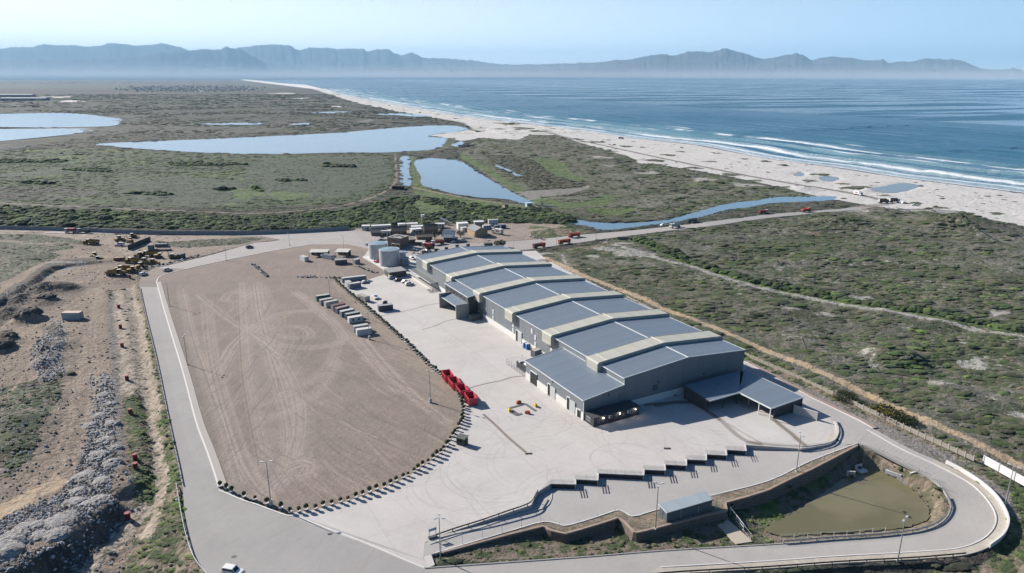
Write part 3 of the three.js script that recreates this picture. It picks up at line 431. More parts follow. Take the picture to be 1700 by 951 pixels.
{ // the bay: a far sheet and, off the beach, a sheet with real swell and breakers
  const coast = W2(COAST), far = W2(FARSHORE), out = [...smooth(coast, 5), ...far];
  const deep = [.036, .125, .20];
  structure(mesh('sea', flat(out, -0.75), (() => { const w = waterMat(deep, 0.5, 2.2, 210, { roughnessMap: wind(3800, 700, -.3) }); w.bumpMap.rotation = -.47; w.bumpMap.repeat.set(1 / 900, 1 / 130); return w; })()));
  // near water, in steps along the shore (s) and out to sea (t)
  const shore = smooth(W2(COAST.slice(3)), 14), n = shore.length, m = 150, reach = 900, pos = [], uv = [], idx = [];
  const nor = shore.map((p, i) => { const a = shore[Math.max(0, i - 8)], b = shore[Math.min(n - 1, i + 8)], L = Math.hypot(b[0] - a[0], b[1] - a[1]); return [(b[1] - a[1]) / L, -(b[0] - a[0]) / L]; });
  const sgn = nor[n - 20][0] > 0 ? 1 : -1;
  let S = 0; const ss = shore.map((p, i) => (S += i ? Math.hypot(p[0] - shore[i - 1][0], p[1] - shore[i - 1][1]) : 0));
  const surf = (s) => 0.55 + 0.75 * sstep(2300, 5200, s) ;
  for (let i = 0; i < n; i++) for (let j = 0; j <= m; j++) {
    const t = reach * Math.pow(j / m, 1.5), x = shore[i][0] + sgn * nor[i][0] * t, z = shore[i][1] + sgn * nor[i][1] * t, s = ss[i];
    const w = t + (ns(NA, s * .25, t, 300) - .5) * 36, amp = 2.1 * sstep(10, 70, t) * (1 - sstep(560, 880, t)) * (0.45 + 1.0 * ns(NA, s * .3, t * .2, 380));
    const q = Math.sin(w / 58 * 6.283), h = amp * (q > 0 ? Math.pow(q, 1.6) : q * .5);
    pos.push(x, -0.3 + h - (j === m ? .8 : 0), z); uv.push(i / (n - 1), t / reach);
  }
  for (let i = 0; i + 1 < n; i++) for (let j = 0; j < m; j++) { const a = i * (m + 1) + j, b = a + m + 1; sgn > 0 ? idx.push(a, a + 1, b, b, a + 1, b + 1) : idx.push(a, b, a + 1, b, b + 1, a + 1); }
  const g = new THREE.BufferGeometry(); g.setAttribute('position', new THREE.Float32BufferAttribute(pos, 3)); g.setAttribute('uv', new THREE.Float32BufferAttribute(uv, 2)); g.setIndex(idx); g.computeVertexNormals();
  if (g.attributes.normal.getY(500) < 0) { const d = g.index.array; for (let k = 0; k < d.length; k += 3) { const q = d[k]; d[k] = d[k + 1]; d[k + 1] = q; } g.computeVertexNormals(); }
  const TW = 2048, TH = 1024, total = ss[n - 1];
  const foam = dataTex(TW, TH, (i, j, o) => {
    const s = i / TW * total, t = j / TH * reach, n1 = ns(NA, s * .35, t, 160), n2 = ns(NB, s * .5, t * 1.3, 60), n3 = ns(NB, s, t * 2.2, 26);
    const near = sstep(total * .25, total, s);
    mixc(o, [.075, .22, .26], deep, sstep(20, 330, t + (n1 - .5) * 160)); mixc(o, o, [.24, .30, .32], (1 - sstep(10, 110, t)) * .55);
    // the rows of breakers: broad lines at intervals from the beach, broken along the shore
    let f = (1 - sstep(2, 13, t + (n1 - .5) * 14)) * .8;
    for (const [d, wd, g0] of [[22, 8, .36], [54, 8, .44], [92, 9, .46], [132, 9, .50], [172, 9, .54], [212, 9, .58]]) {
      const e = t - d - (ns(NC, s * .12, d * 9, 130) - .5) * 18, gate = sstep(g0 - .10 - near * .26, g0 + .06 - near * .26, ns(NA, s * lerp(.22, .10, near) + d * 13, d * 7, 210));
      if (e > -wd * .3) f = Math.max(f, gate * (e < 0 ? 1 + e / (wd * .3) : Math.exp(-e * 0) * (1 - sstep(wd * .5, wd * 1.5, e)))); else f = Math.max(f, gate * .55 * Math.exp(e / 13) * sstep(.42, .62, n3 * .6 + n2 * .4));
    }
    f = Math.max(f, .75 * sstep(.50, .70, n2 * .5 + n3 * .5) * (1 - sstep(70, 150, t)));
    f *= .25 + .75 * sstep(.3, .5, n3 * .6 + n2 * .4); mixc(o, o, [.84, .86, .87], clamp(f));
  });
  foam.wrapS = foam.wrapT = THREE.ClampToEdgeWrapping;
  const b = BUMP.clone(); b.repeat.set(total / 60, reach / 40);
  structure(mesh('sea', g, new THREE.MeshPhysicalMaterial({ map: foam, roughness: .3, ior: 1.33, bumpMap: b, bumpScale: .5 })));
}
// ---------------------------------------------------------------- the mountains across the bay
{
  const RIDGE = [[-420, 84], [-250, 80], [-100, 78], [0, 80], [8, 79], [20, 77], [45, 77], [60, 76], [73, 71.5], [95, 73.5], [130, 74.5], [150, 76.5], [170, 74], [177, 70.5], [195, 70.5], [220, 74], [245, 74], [262, 71], [270, 70], [285, 74], [300, 77.5], [315, 83], [335, 80.5], [366, 81], [375, 75.5], [386, 79.5], [400, 77.5], [425, 74.5], [440, 73], [452, 71.8], [480, 74.5], [495, 82], [512, 78], [545, 78], [560, 80.5], [590, 79], [604, 81], [610, 84.5], [625, 80.5], [645, 80.5], [656, 88], [666, 91], [675, 88], [683, 85.5], [702, 95], [740, 96], [790, 100], [830, 106], [850, 106.5], [900, 105.5], [960, 104], [1000, 102], [1022, 99], [1050, 97.5], [1072, 92], [1100, 88.5], [1118, 91.5], [1140, 85], [1165, 83.5], [1180, 86], [1195, 81], [1205, 79], [1230, 86], [1250, 92], [1265, 96.5], [1282, 95.5], [1305, 90], [1322, 87.5], [1336, 91], [1347, 99], [1362, 95], [1385, 93], [1410, 95], [1440, 99.5], [1458, 99], [1466, 96.5], [1475, 104.5], [1490, 101], [1510, 102], [1537, 95.5], [1550, 97.5], [1558, 96.5], [1570, 98.5], [1580, 96.5], [1600, 101], [1628, 112.5], [1655, 115], [1682, 112], [1700, 116], [1760, 117], [1900, 119]];
  const SUB = [[-420, 108], [-100, 100], [0, 99], [60, 96], [150, 97], [230, 92], [262, 84], [300, 83], [330, 81.5], [366, 81.5], [375, 75.8], [388, 80], [402, 80.5], [412, 88], [440, 103], [520, 112], [640, 110], [760, 113], [900, 114], [1000, 110], [1100, 103], [1180, 104], [1240, 107], [1330, 104], [1400, 106], [1500, 110], [1600, 117], [1800, 121], [1900, 122]];
  const at = (R, x) => { let i = 0; while (i < R.length - 2 && R[i + 1][0] < x) i++; const a = R[i], b = R[i + 1], t = clamp((x - a[0]) / (b[0] - a[0])); return lerp(a[1], b[1], t); };
  const rock = dataTex(512, 512, (i, j, o) => { const a = NA[j * 512 + i], b = NB[j * 512 + i]; mixc(o, [.018, .027, .032], [.05, .05, .05], sstep(.35, .7, a * .6 + b * .4)); });
  function range(R, distance, depth, rough, jag) {
    const NX = 900, NZ = 26, pos = [], uv = [], idx = [];
    for (let i = 0; i <= NX; i++) {
      const px = lerp(-400, 1900, i / NX), D = distance(px), d1 = (CY - at(R, px) + (Math.abs(ns(NB, px, 3, 90) - .5) * 1.4 + ns(NB, px, 90, 60) * .6 - .55) * jag) / F, dir = [(px - CX) / F, d1 * cP - sP, -cP - d1 * sP];
      const t = D / -dir[2], top = Math.max(25, EYE + dir[1] * t), X = dir[0] * t;
      for (let j = 0; j <= NZ; j++) {
        const q = j / NZ, k = q < .62 ? q / .62 : 1 - (q - .62) / .38 * .8, back = (q - .62) * depth / .62, spur = ns(NB, X * 1.0, j * 130, 5200) * .7 + ns(NA, X, j * 90, 9000) * .3;
        const f = Math.pow(k, 1.55) , g = k < 1 ? 1 - (1 - k) * (spur - .35) * rough * (k > .05 ? 1 : 0) : 1;
        pos.push(X * (1 + back / D), top * clamp(f * g, 0, 1), -D - back); uv.push(X / 5200, q * 2);
      }
    }
    for (let i = 0; i < NX; i++) for (let j = 0; j < NZ; j++) { const a = i * (NZ + 1) + j, b = a + NZ + 1; idx.push(a, b, a + 1, b, b + 1, a + 1); }
    const g = new THREE.BufferGeometry(); g.setAttribute('position', new THREE.Float32BufferAttribute(pos, 3)); g.setAttribute('uv', new THREE.Float32BufferAttribute(uv, 2)); g.setIndex(idx); g.computeVertexNormals();
    if (g.attributes.normal.getY(13) < 0) { const d = g.index.array; for (let k = 0; k < d.length; k += 3) { const q = d[k]; d[k] = d[k + 1]; d[k + 1] = q; } g.computeVertexNormals(); }
    structure(mesh('mountains', g, new THREE.MeshStandardMaterial({ map: rock, roughness: 1 })));
  }
  // low bright mist that lies along the far shore
  const fade = dataTex(8, 128, (i, j, o) => { const v = j / 127; o[0] = o[1] = o[2] = Math.pow(1 - v, 1.25) * (v < .985 ? 1 : 0); }, false); fade.wrapS = fade.wrapT = THREE.ClampToEdgeWrapping;
  for (const [front, h, al] of [[21500, 620, .22], [22800, 460, .22], [24000, 320, .24]]) {
    const pos = [], uv = [], idx = [], NX = 160, NZ = 14;
    for (let i = 0; i <= NX; i++) for (let j = 0; j <= NZ; j++) { const a = lerp(-1.15, 1.15, i / NX), k = j / NZ, top = h * (.85 + .3 * ns(NA, a * 9000, front, 9000)), c = Math.sin(k * Math.PI / 2), r = (front + 6500 * (1 - Math.cos(k * Math.PI / 2))) / Math.cos(a * .55); pos.push(Math.sin(a) * r, top * c - 2, -Math.cos(a) * r); uv.push(i / NX, c); }
    for (let i = 0; i < NX; i++) for (let j = 0; j < NZ; j++) { const a = i * (NZ + 1) + j, b = a + NZ + 1; idx.push(a, b, a + 1, b, b + 1, a + 1); }
    const g = new THREE.BufferGeometry(); g.setAttribute('position', new THREE.Float32BufferAttribute(pos, 3)); g.setAttribute('uv', new THREE.Float32BufferAttribute(uv, 2)); g.setIndex(idx); g.computeVertexNormals();
    const m = mesh('mist_cloud', g, new THREE.MeshStandardMaterial({ color: lin(.93, .98, 1.05), roughness: 1, transparent: true, opacity: al, alphaMap: fade, side: THREE.DoubleSide })); m.userData.kind = 'stuff'; m.userData.label = 'low pale mist lying along the foot of the far mountains'; m.castShadow = false;
  }
  range(RIDGE, (x) => lerp(41000, 29500, sstep(640, 1050, x)), 5200, 1.3, 4.6);
  range(SUB, (x) => lerp(35000, 26800, sstep(500, 1000, x)), 2600, 1.2, 5);
}
// ---------------------------------------------------------------- paving of the site: one colour map in metres, shared by all its sheets
const SX0 = -175, SX1 = 165, SZ0 = -485, SZ1 = -95, STW = 1786, STH = 2048;
const css = (r, g, b, a = 1) => 'rgba(' + [r, g, b].map((c) => Math.round(clamp(toS(c)) * 255)).join(',') + ',' + a + ')';
const YARD_C = [.48, .455, .43], ROAD_C = [.295, .287, .276], DOCK_C = [.355, .343, .328], DIRT_C = [.205, .166, .138], TOP_C = [.335, .315, .295];
const siteTex = (() => {
  const c = document.createElement('canvas'); c.width = STW; c.height = STH; const x = c.getContext('2d'), kx = STW / (SX1 - SX0), kz = STH / (SZ1 - SZ0);
  const T = (p) => [(p[0] - SX0) * kx, (p[1] - SZ0) * kz];
  const path = (pts) => { x.beginPath(); pts.forEach((p, i) => { const q = T(p); i ? x.lineTo(q[0], q[1]) : x.moveTo(q[0], q[1]); }); };
  const fill = (px, color, world) => { path(world ? px : W2(px)); x.closePath(); x.fillStyle = color; x.fill(); };
  const line = (px, w, color, world) => { path(world ? px : smooth(W2(px), 6)); x.lineWidth = w * kx; x.strokeStyle = color; x.lineCap = x.lineJoin = 'round'; x.stroke(); };
  x.fillStyle = css(...ROAD_C); x.fillRect(0, 0, STW, STH);
  fill(TOPROAD, css(...TOP_C)); fill([[585, 382], [900, 396], [900, 420], [620, 418]], css(.31, .285, .265));
  fill([...YARD, [720, 935]], css(...YARD_C));
  { // dock road and loop: greyer concrete
    fill([...W2(DOCKS.map((p) => [...p, -1.2])), ...W2([[1386, 733], [1424, 735.5]]), ...W2(KERBLINE).reverse(), ...W2([[702.6, 925.5], [706, 900], [721, 892], [882, 838], [892, 817]])], css(...DOCK_C), true);
    fill([...W2(LOOP_IN), ...W2(LOOP_OUT).reverse()], css(.365, .345, .325), true);
    line(LOOP_OUT.slice(3, 14).map(([a, b, h]) => [a, b, h]), 4.4, css(.41, .375, .32)); line(LOOP_IN.slice(4, 12), 3, css(.31, .30, .285));
  }
  fill([[1236, 600], [1275, 621], [1351, 662], [1449, 711], [1424, 736], [1404, 738], [1392, 712], [1376, 692], [1340, 672], [1300, 650], [1240, 630]], css(.365, .345, .325));
  // poured bays of slightly different tone, along the building
  const A0 = [-8.607, -281.915], d = [.4782, .8783], n = [.8783, -.4782], uv = (u, v) => [A0[0] + u * d[0] + v * n[0], A0[1] + u * d[1] + v * n[1]];
  x.save(); path(W2(YARD)); x.closePath(); x.clip();
  for (let u = -110; u < 160; u += 15) for (let v = -130; v < 70; v += 22) { const k = rnd(); fill([uv(u, v), uv(u + 15, v), uv(u + 15, v + 22), uv(u, v + 22)], k < .35 ? css(.42, .38, .35, rr(.04, .18)) : k < .7 ? css(.42, .41, .40, rr(.05, .3)) : css(.35, .33, .32, rr(.03, .12)), true); }
  for (let u = -110; u < 160; u += 15) line([uv(u, -130), uv(u, 70)], .14, css(.27, .25, .235, .4), true);
  for (let v = -130; v < 70; v += 22) line([uv(-110, v), uv(160, v)], .16, css(.28, .26, .245, .45), true);
  for (const [a, b] of [[[690, 796], [700, 852]], [[600, 886], [912, 792]], [[958, 690], [1030, 746]], [[1030, 746], [910, 750]], [[1030, 746], [1140, 735]], [[757, 565], [1010, 520]], [[690, 520], [780, 600]], [[850, 600], [700, 560]], [[1025, 745], [1026, 790]], [[640, 905], [860, 838]]]) line([a, b], .3, css(.5, .48, .46, .5));
  for (let i = 0; i < 210; i++) { // turning tyre marks
    const g = G(rr(610, 1300), rr(470, 850)), r = rr(4, 17), a = rr(0, 6.3), s = rr(.5, 2.4);
    for (const q of [r, r + 1.9]) { x.beginPath(); const t = T(g); x.arc(t[0], t[1], q * kx, a, a + s); x.lineWidth = rr(.18, .4) * kx; x.strokeStyle = rnd() < .6 ? css(.25, .23, .215, rr(.1, .32)) : css(.52, .495, .475, rr(.12, .4)); x.stroke(); }
  }
  for (let i = 0; i < 90; i++) { const g = G(rr(610, 1250), rr(480, 880)), a = rr(-1.2, -.8) + (rnd() < .3 ? 1.2 : 0), L = rr(6, 40); line([g, [g[0] + Math.cos(a) * L, g[1] - Math.sin(a) * L]], rr(.2, .6), rnd() < .6 ? css(.27, .25, .23, rr(.05, .2)) : css(.52, .5, .48, rr(.06, .22)), true); }
  // wet runs and dirt
  const wet = (pts, w, al = .75) => { line(pts, w * 2.2, css(.3, .25, .2, al * .35)); line(pts, w * 1.35, css(.13, .105, .082, al)); };
  wet([[803, 688], [822, 705], [845, 727], [872, 750]], .55); wet([[634, 524], [660, 519], [690, 512], [712, 506], [732, 503]], .45, .6); wet([[702, 547], [722, 541], [738, 534], [757, 529]], .42, .6);
  wet([[776, 645], [806, 637], [835, 631], [850, 626], [873, 624]], .5, .6); wet([[1072, 672], [1105, 669], [1140, 667], [1153, 670], [1178, 685], [1197, 698], [1212, 712], [1226, 724], [1242, 733], [1262, 737]], 1.1, .75);
  wet([[1150, 668], [1120, 668], [1090, 673]], 1.6, .5); wet([[1282, 694], [1296, 706], [1314, 720], [1328, 733], [1340, 741]], 1, .7); wet([[1208, 703], [1240, 722], [1268, 736], [1330, 741]], .5, .4);
  line([[1386, 722], [1374, 738], [1345, 742]], 2.2, css(.43, .36, .28, .6)); fill([[1190, 700], [1215, 690], [1278, 690], [1300, 720], [1230, 735]], css(.5, .49, .48, .35));
  x.restore();
  // the earth field
  const D = [...DIRT, ...TREELINE.slice().reverse(), ...ROAD_R.slice().reverse()]; fill(D, css(...DIRT_C)); x.save(); path(W2(D)); x.closePath(); x.clip();
  for (const [p, w, col] of [[[[275, 470], [300, 560], [330, 660], [355, 740], [372, 800]], 9, css(.17, .142, .125, .55)], [[[470, 415], [540, 408], [600, 412]], 14, css(.26, .205, .165, .5)], [[[430, 460], [520, 462], [600, 470]], 4, css(.17, .145, .125, .4)], [[[560, 468], [620, 530], [690, 598], [735, 640]], 6, css(.265, .215, .17, .5)], [[[640, 575], [720, 640], [755, 690], [735, 735]], 6, css(.235, .195, .155, .5)], [[[520, 560], [560, 660], [560, 760]], 22, css(.205, .172, .148, .5)], [[[420, 480], [440, 560], [470, 650], [470, 760], [430, 800]], 16, css(.245, .212, .188, .45)]]) line(p, w, col);
  const pair = (pts, al, sep = 2) => { const w = smooth(W2(pts), 10); line(w, 4.6, css(.31, .26, .22, al * .42), true); for (let m = 0; m < 6; m++) { const o = (m % 2 ? sep / 2 : -sep / 2) + rr(-.75, .75);  const q = w.map((p, i) => { const a = w[Math.max(0, i - 1)], b = w[Math.min(w.length - 1, i + 1)], L = Math.hypot(b[0] - a[0], b[1] - a[1]) || 1; return [p[0] - (b[1] - a[1]) / L * o, p[1] + (b[0] - a[0]) / L * o]; }); line(q, rr(.28, .6), m < 4 ? css(.33, .28, .245, al * rr(.45, .95)) : css(.115, .092, .08, al * rr(.3, .7)), true); } };
  const TR = [[[428, 470], [436, 520], [452, 580], [470, 640], [486, 700], [484, 760], [455, 815]], [[420, 475], [428, 530], [448, 600], [466, 660], [478, 720], [470, 780], [430, 822]], [[300, 480], [318, 560], [345, 640], [372, 720], [395, 800]], [[410, 540], [450, 580], [490, 650], [495, 720], [470, 790]], [[490, 484], [520, 510], [560, 545], [566, 565], [530, 575], [470, 574], [425, 555]], [[494, 486], [528, 512], [570, 552], [600, 580], [660, 650]], [[330, 490], [380, 530], [430, 560], [470, 590]], [[372, 497], [385, 485], [405, 482], [412, 490], [395, 500], [376, 500]], [[480, 540], [505, 545], [512, 558], [490, 560], [460, 556]], [[440, 670], [500, 640], [545, 605], [560, 570]], [[450, 690], [520, 655], [560, 600]], [[475, 772], [500, 765], [516, 772], [512, 786], [490, 792]], [[478, 776], [498, 769], [511, 775], [506, 785]], [[360, 620], [400, 560], [470, 520], [530, 515]], [[600, 560], [640, 610], [690, 660], [740, 700]], [[340, 500], [352, 600], [380, 700], [410, 780], [440, 820]], [[400, 470], [404, 540], [410, 620], [425, 700], [440, 770]]];
  for (const p of TR) { pair(p, .6); const s = rr(3, 7); pair(p.map(([a, b]) => [a + s, b + s * .3]), .3); }
  for (let i = 0; i < 420; i++) { const g = G(rr(280, 760), rr(440, 830)), left = g[0] < -75, a = left ? rr(1.35, 1.75) : rr(-1.05, -.65), L = rr(6, 34); line([g, [g[0] + Math.cos(a) * L * .5, g[1] - Math.sin(a) * L * .5], [g[0] + Math.cos(a + .1) * L, g[1] - Math.sin(a + .1) * L]], rr(.2, .9), rnd() < .5 ? css(.30, .25, .20, rr(.12, .5)) : css(.135, .112, .096, rr(.12, .42)), true); }
  for (let i = 0; i < 60; i++) { const g = G(rr(480, 740), rr(580, 810)), q = T(g); x.save(); x.translate(q[0], q[1]); x.rotate(rr(.5, .9)); x.scale(rr(2, 5), 1); x.beginPath(); x.arc(0, 0, rr(.6, 1.7) * kx, 0, 7); x.fillStyle = rnd() < .6 ? css(.32, .26, .20, rr(.08, .2)) : css(.14, .115, .1, rr(.06, .18)); x.fill(); x.restore(); }
  x.restore();
  // marks on the grey road
  x.save(); path(W2(APRON)); x.closePath(); x.clip();
  for (let i = 0; i < 90; i++) { const g = G(rr(300, 680), rr(820, 1000)), L = rr(6, 30), a = rr(.7, 1.4); line([g, [g[0] + Math.cos(a) * L, g[1] - Math.sin(a) * L]], rr(.3, 1), rnd() < .5 ? css(.33, .315, .30, rr(.05, .2)) : css(.22, .21, .2, rr(.04, .12)), true); }
  for (let k = 0; k < 5; k++) line(ROAD_L.slice(0, 5).map(([a, b], i) => [lerp(a, ROAD_R[Math.min(i, 6)][0], .2 + k * .15), b]), 1, css(.24, .23, .22, .18));
  line([[230, 470], [238, 456], [260, 447], [300, 438]], .5, css(.4, .38, .35, .4)); x.restore();
  line([[490, 856], [540, 875], [601, 898], [677, 931], [705, 943]], .5, css(.38, .37, .35, .8));
  for (const [a, b] of [[365, 788], [389, 924], [1035, 899]]) { const q = T(G(a, b)); x.beginPath(); x.ellipse(q[0], q[1], .6 * kx, .5 * kx, 0, 0, 7); x.fillStyle = css(.1, .09, .08, .8); x.fill(); }
  const im = x.getImageData(0, 0, STW, STH), px = im.data, I = new Float32Array(256); for (let i = 0; i < 256; i++) { const v = i / 255; I[i] = v <= .04045 ? v / 12.92 : Math.pow((v + .055) / 1.055, 2.4); }
  for (let j = 0; j < STH; j++) for (let i = 0; i < STW; i++) {
    const X = SX0 + i / kx, Z = SZ0 + j / kz, k = (j * STW + i) * 4, dirt = px[k] - px[k + 2] > 14 && px[k] < 190 ? 1 : 0;
    const f = 1 + (ns(NB, X, Z, 7) - .5) * (dirt ? .34 : .07) + (ns(NA, X, Z, 60) - .5) * (dirt ? .24 : .16) + (ns(NB, X + 3, Z, 22) - .5) * (dirt ? .25 : .09);
    for (let q = 0; q < 3; q++) px[k + q] = enc(I[px[k + q]] * f * TONE);
  }
  const t = new THREE.DataTexture(new Uint8Array(px.buffer.slice(0)), STW, STH, THREE.RGBAFormat); t.colorSpace = THREE.SRGBColorSpace; t.magFilter = THREE.LinearFilter; t.minFilter = THREE.LinearMipmapLinearFilter; t.generateMipmaps = true; t.needsUpdate = true; return t;
})();
const fine = BUMP.clone(); fine.repeat.set(34, 39);
const siteMat = new THREE.MeshStandardMaterial({ map: siteTex, roughness: .92, bumpMap: fine, bumpScale: .03 });
const dirtBump = BUMP.clone(); dirtBump.repeat.set(26, 30);
const dirtMat = new THREE.MeshStandardMaterial({ map: siteTex, roughness: 1, bumpMap: dirtBump, bumpScale: .12 });
const siteUV = (g) => { const p = g.attributes.position, uv = new Float32Array(p.count * 2); for (let i = 0; i < p.count; i++) { uv[i * 2] = (p.getX(i) - SX0) / (SX1 - SX0); uv[i * 2 + 1] = (p.getZ(i) - SZ0) / (SZ1 - SZ0); } g.setAttribute('uv', new THREE.BufferAttribute(uv, 2)); return g; };
// a paved sheet: outline of [x, z, h] with a solid edge that reaches down by t
function sheet(name, pts, t, mat, dy = 0) {
  const tri = THREE.ShapeUtils.triangulateShape(pts.map((p) => new THREE.Vector2(p[0], -p[1])), []), pos = [], V = (p, d = 0) => [p[0], (p[2] ?? 0) + dy - d, p[1]];
  const up = (a, b, c) => { const k = (b[0] - a[0]) * (c[1] - a[1]) - (b[1] - a[1]) * (c[0] - a[0]); return k < 0 ? [a, b, c] : [a, c, b]; };
  for (const [a, b, c] of tri) for (const p of up(pts[a], pts[b], pts[c])) pos.push(...V(p));
  for (let i = 0; i < pts.length; i++) { const a = pts[i], b = pts[(i + 1) % pts.length]; pos.push(...V(a), ...V(b), ...V(b, t), ...V(a), ...V(b, t), ...V(a, t)); }
  const g = new THREE.BufferGeometry(); g.setAttribute('position', new THREE.Float32BufferAttribute(pos, 3)); g.computeVertexNormals();
  return structure(mesh(name, siteUV(g), mat));
}
function resample(pts, n) { const L = [0]; for (let i = 1; i < pts.length; i++) L.push(L[i - 1] + Math.hypot(pts[i][0] - pts[i - 1][0], pts[i][1] - pts[i - 1][1])); const o = []; for (let k = 0, i = 0; k < n; k++) { const s = L[L.length - 1] * k / (n - 1); while (i < pts.length - 2 && L[i + 1] < s) i++; const t = clamp((s - L[i]) / (L[i + 1] - L[i] || 1)), a = pts[i], b = pts[i + 1]; o.push([lerp(a[0], b[0], t), lerp(a[1], b[1], t), lerp(a[2] ?? 0, b[2] ?? 0, t)]); } return o; }
sheet('earth_field', W2([...DIRT, ...TREELINE.slice().reverse(), ...ROAD_R.slice().reverse()]), .8, dirtMat, -.02);
sheet('road', W2(APRON), .8, siteMat, .01); sheet('road', W2(TOPROAD), .8, siteMat, .006);
sheet('concrete_yard', W2(YARD), 2.1, siteMat, .02);
function band(name, A, B, t, mat, uvf = siteUV) { // a paved strip between two edges of [x, z, h]
  const pos = [], n = A.length, q = (p, r, s, u) => pos.push(...p, ...r, ...s, ...p, ...s, ...u), V = (p, d = 0) => [p[0], p[2] - d, p[1]];
  for (let i = 0; i + 1 < n; i++) { q(V(B[i]), V(B[i + 1]), V(A[i + 1]), V(A[i])); q(V(A[i]), V(A[i + 1]), V(A[i + 1], t), V(A[i], t)); q(V(B[i + 1]), V(B[i]), V(B[i], t), V(B[i + 1], t)); }
  const g = new THREE.BufferGeometry(); g.setAttribute('position', new THREE.Float32BufferAttribute(pos, 3)); g.computeVertexNormals(); return structure(mesh(name, uvf(g), mat));
}
band('dock_road', resample(smooth(W2([[706, 901, .01], [722, 893, 0], [770, 876, -.35], [820, 861, -.75], [868, 846, -1.05], [888, 834, -1.2], [900, 812, -1.2], [930, 796, -1.2], [1000, 780, -1.2], [1070, 772, -1.2], [1140, 756, -1.2], [1205, 740, -1.2], [1240, 734, -1.2], [1290, 739, -.9], [1326, 742, -.6], [1386, 732, -.03], [1424, 734.5, 0]]), 6), 160), resample(smooth(W2([[702.6, 926, .01], ...KERBLINE.slice(0, 13), [1130, 836, -1.2], ...KERBLINE.slice(13)]), 6), 160), .8, siteMat);
const soilMat = new THREE.MeshStandardMaterial({ map: per(dataTex(256, 256, (i, j, o) => { const a = NA[j * 2 * NS + i * 2], b = NB[j * 2 * NS + i * 2]; mixc(o, [.25, .19, .14], [.15, .115, .085], sstep(.35, .65, a)); mixc(o, o, [.07, .09, .035], sstep(.55, .7, b) * .8); }), 9), roughness: 1 });
function per(t, m) { t.repeat.set(1 / m, 1 / m); return t; }
function metreUV(g) { const p = g.attributes.position, uv = new Float32Array(p.count * 2); for (let i = 0; i < p.count; i++) { uv[i * 2] = p.getX(i); uv[i * 2 + 1] = p.getZ(i); } g.setAttribute('uv', new THREE.BufferAttribute(uv, 2)); return g; }
band('verge', resample(W2(KERBLINE).map((p) => [p[0], p[1], p[2] - .02]), 120), resample(W2(WALLTOP).map((p) => [p[0], p[1], p[2] - .03]), 120), .5, soilMat, metreUV);
{ const a = resample(smooth(W2(LOOP_IN), 6), 140), b = resample(smooth(W2(LOOP_OUT), 6), 140), pos = [], T = .7;
  const q = (A, B, C, D) => pos.push(...A, ...B, ...C, ...A, ...C, ...D), V = (p, d = 0) => [p[0], p[2] - d, p[1]];
  for (let i = 0; i < 139; i++) { q(V(b[i]), V(b[i + 1]), V(a[i + 1]), V(a[i])); q(V(a[i]), V(a[i + 1]), V(a[i + 1], T), V(a[i], T)); q(V(b[i + 1]), V(b[i]), V(b[i], T), V(b[i + 1], T)); }
  const g = new THREE.BufferGeometry(); g.setAttribute('position', new THREE.Float32BufferAttribute(pos, 3)); g.computeVertexNormals(); if (g.attributes.normal.getY(0) < 0) g.scale(1, 1, 1); structure(mesh('road', siteUV(g), siteMat)); }
// a raised strip that follows [x, z, h]
function ribbon(pts, w, h, off = 0, dy = 0, drop = .3) {
  const q = [], n = pts.length, N = pts.map((p, i) => { const a = pts[Math.max(0, i - 1)], b = pts[Math.min(n - 1, i + 1)], L = Math.hypot(b[0] - a[0], b[1] - a[1]) || 1; return [-(b[1] - a[1]) / L, (b[0] - a[0]) / L]; });
  const V = (i, o, y) => [pts[i][0] + N[i][0] * (off + o), (pts[i][2] ?? 0) + dy + y, pts[i][1] + N[i][1] * (off + o)];
  for (let i = 0; i + 1 < n; i++) { const l = -w / 2, r = w / 2; q.push([V(i, l, h), V(i, r, h), V(i + 1, r, h), V(i + 1, l, h)], [V(i, r, h), V(i, r, -drop), V(i + 1, r, -drop), V(i + 1, r, h)], [V(i, l, -drop), V(i, l, h), V(i + 1, l, h), V(i + 1, l, -drop)]); }
  q.push([V(0, -w / 2, -drop), V(0, w / 2, -drop), V(0, w / 2, h), V(0, -w / 2, h)], [V(n - 1, w / 2, -drop), V(n - 1, -w / 2, -drop), V(n - 1, -w / 2, h), V(n - 1, w / 2, h)]);
  return quads(q);
}
const concrete = M(.48, .46, .43, .9), paleConcrete = M(.60, .585, .56, .9), greyConcrete = M(.30, .29, .275, .9);
const kerb = (pts, w, h, off = 0, mat = paleConcrete) => structure(mesh('kerb', ribbon(pts, w, h, off), mat));
kerb(smooth(W2(ROAD_R), 6), .45, .13); structure(mesh('pavement', ribbon(smooth(W2(ROAD_R), 6), 1.7, .1, -1.1), M(.37, .34, .31, .95)));
kerb(smooth(W2([[260, 468], [266, 459], [288, 451.5], [350, 437], [425, 421.7], [463, 414.5], [518, 405.5]]), 5), .5, .12);
kerb(smooth(W2(KERBLINE), 3), .28, .13); kerb(W2(YARD_RIGHT.slice(0, 5)), .35, .13); structure(mesh('pavement', ribbon(W2(YARD_RIGHT.slice(0, 5)), 1.5, .08, -1), M(.30, .22, .19, .95)));
kerb(smooth(W2([[494, 857], [540, 875.5], [601.7, 898.5], [677, 931], [704, 942]]), 3), .35, .05); kerb(smooth(W2(TREELINE.slice(0, 9).map(([a, b]) => [a - 2, b + 5])), 3), .4, .12);
kerb(smooth(W2(LOOP_IN), 5), .32, .14, 0, greyConcrete); kerb(smooth(W2(LOOP_OUT.slice(3)), 6), .28, .1, -2.3);
structure(mesh('kerb', ribbon(smooth(W2([[1386, 700], [1390, 712], [1389, 724], [1380, 735], [1350, 742], [1326, 745]]), 5), .7, .3), concrete));
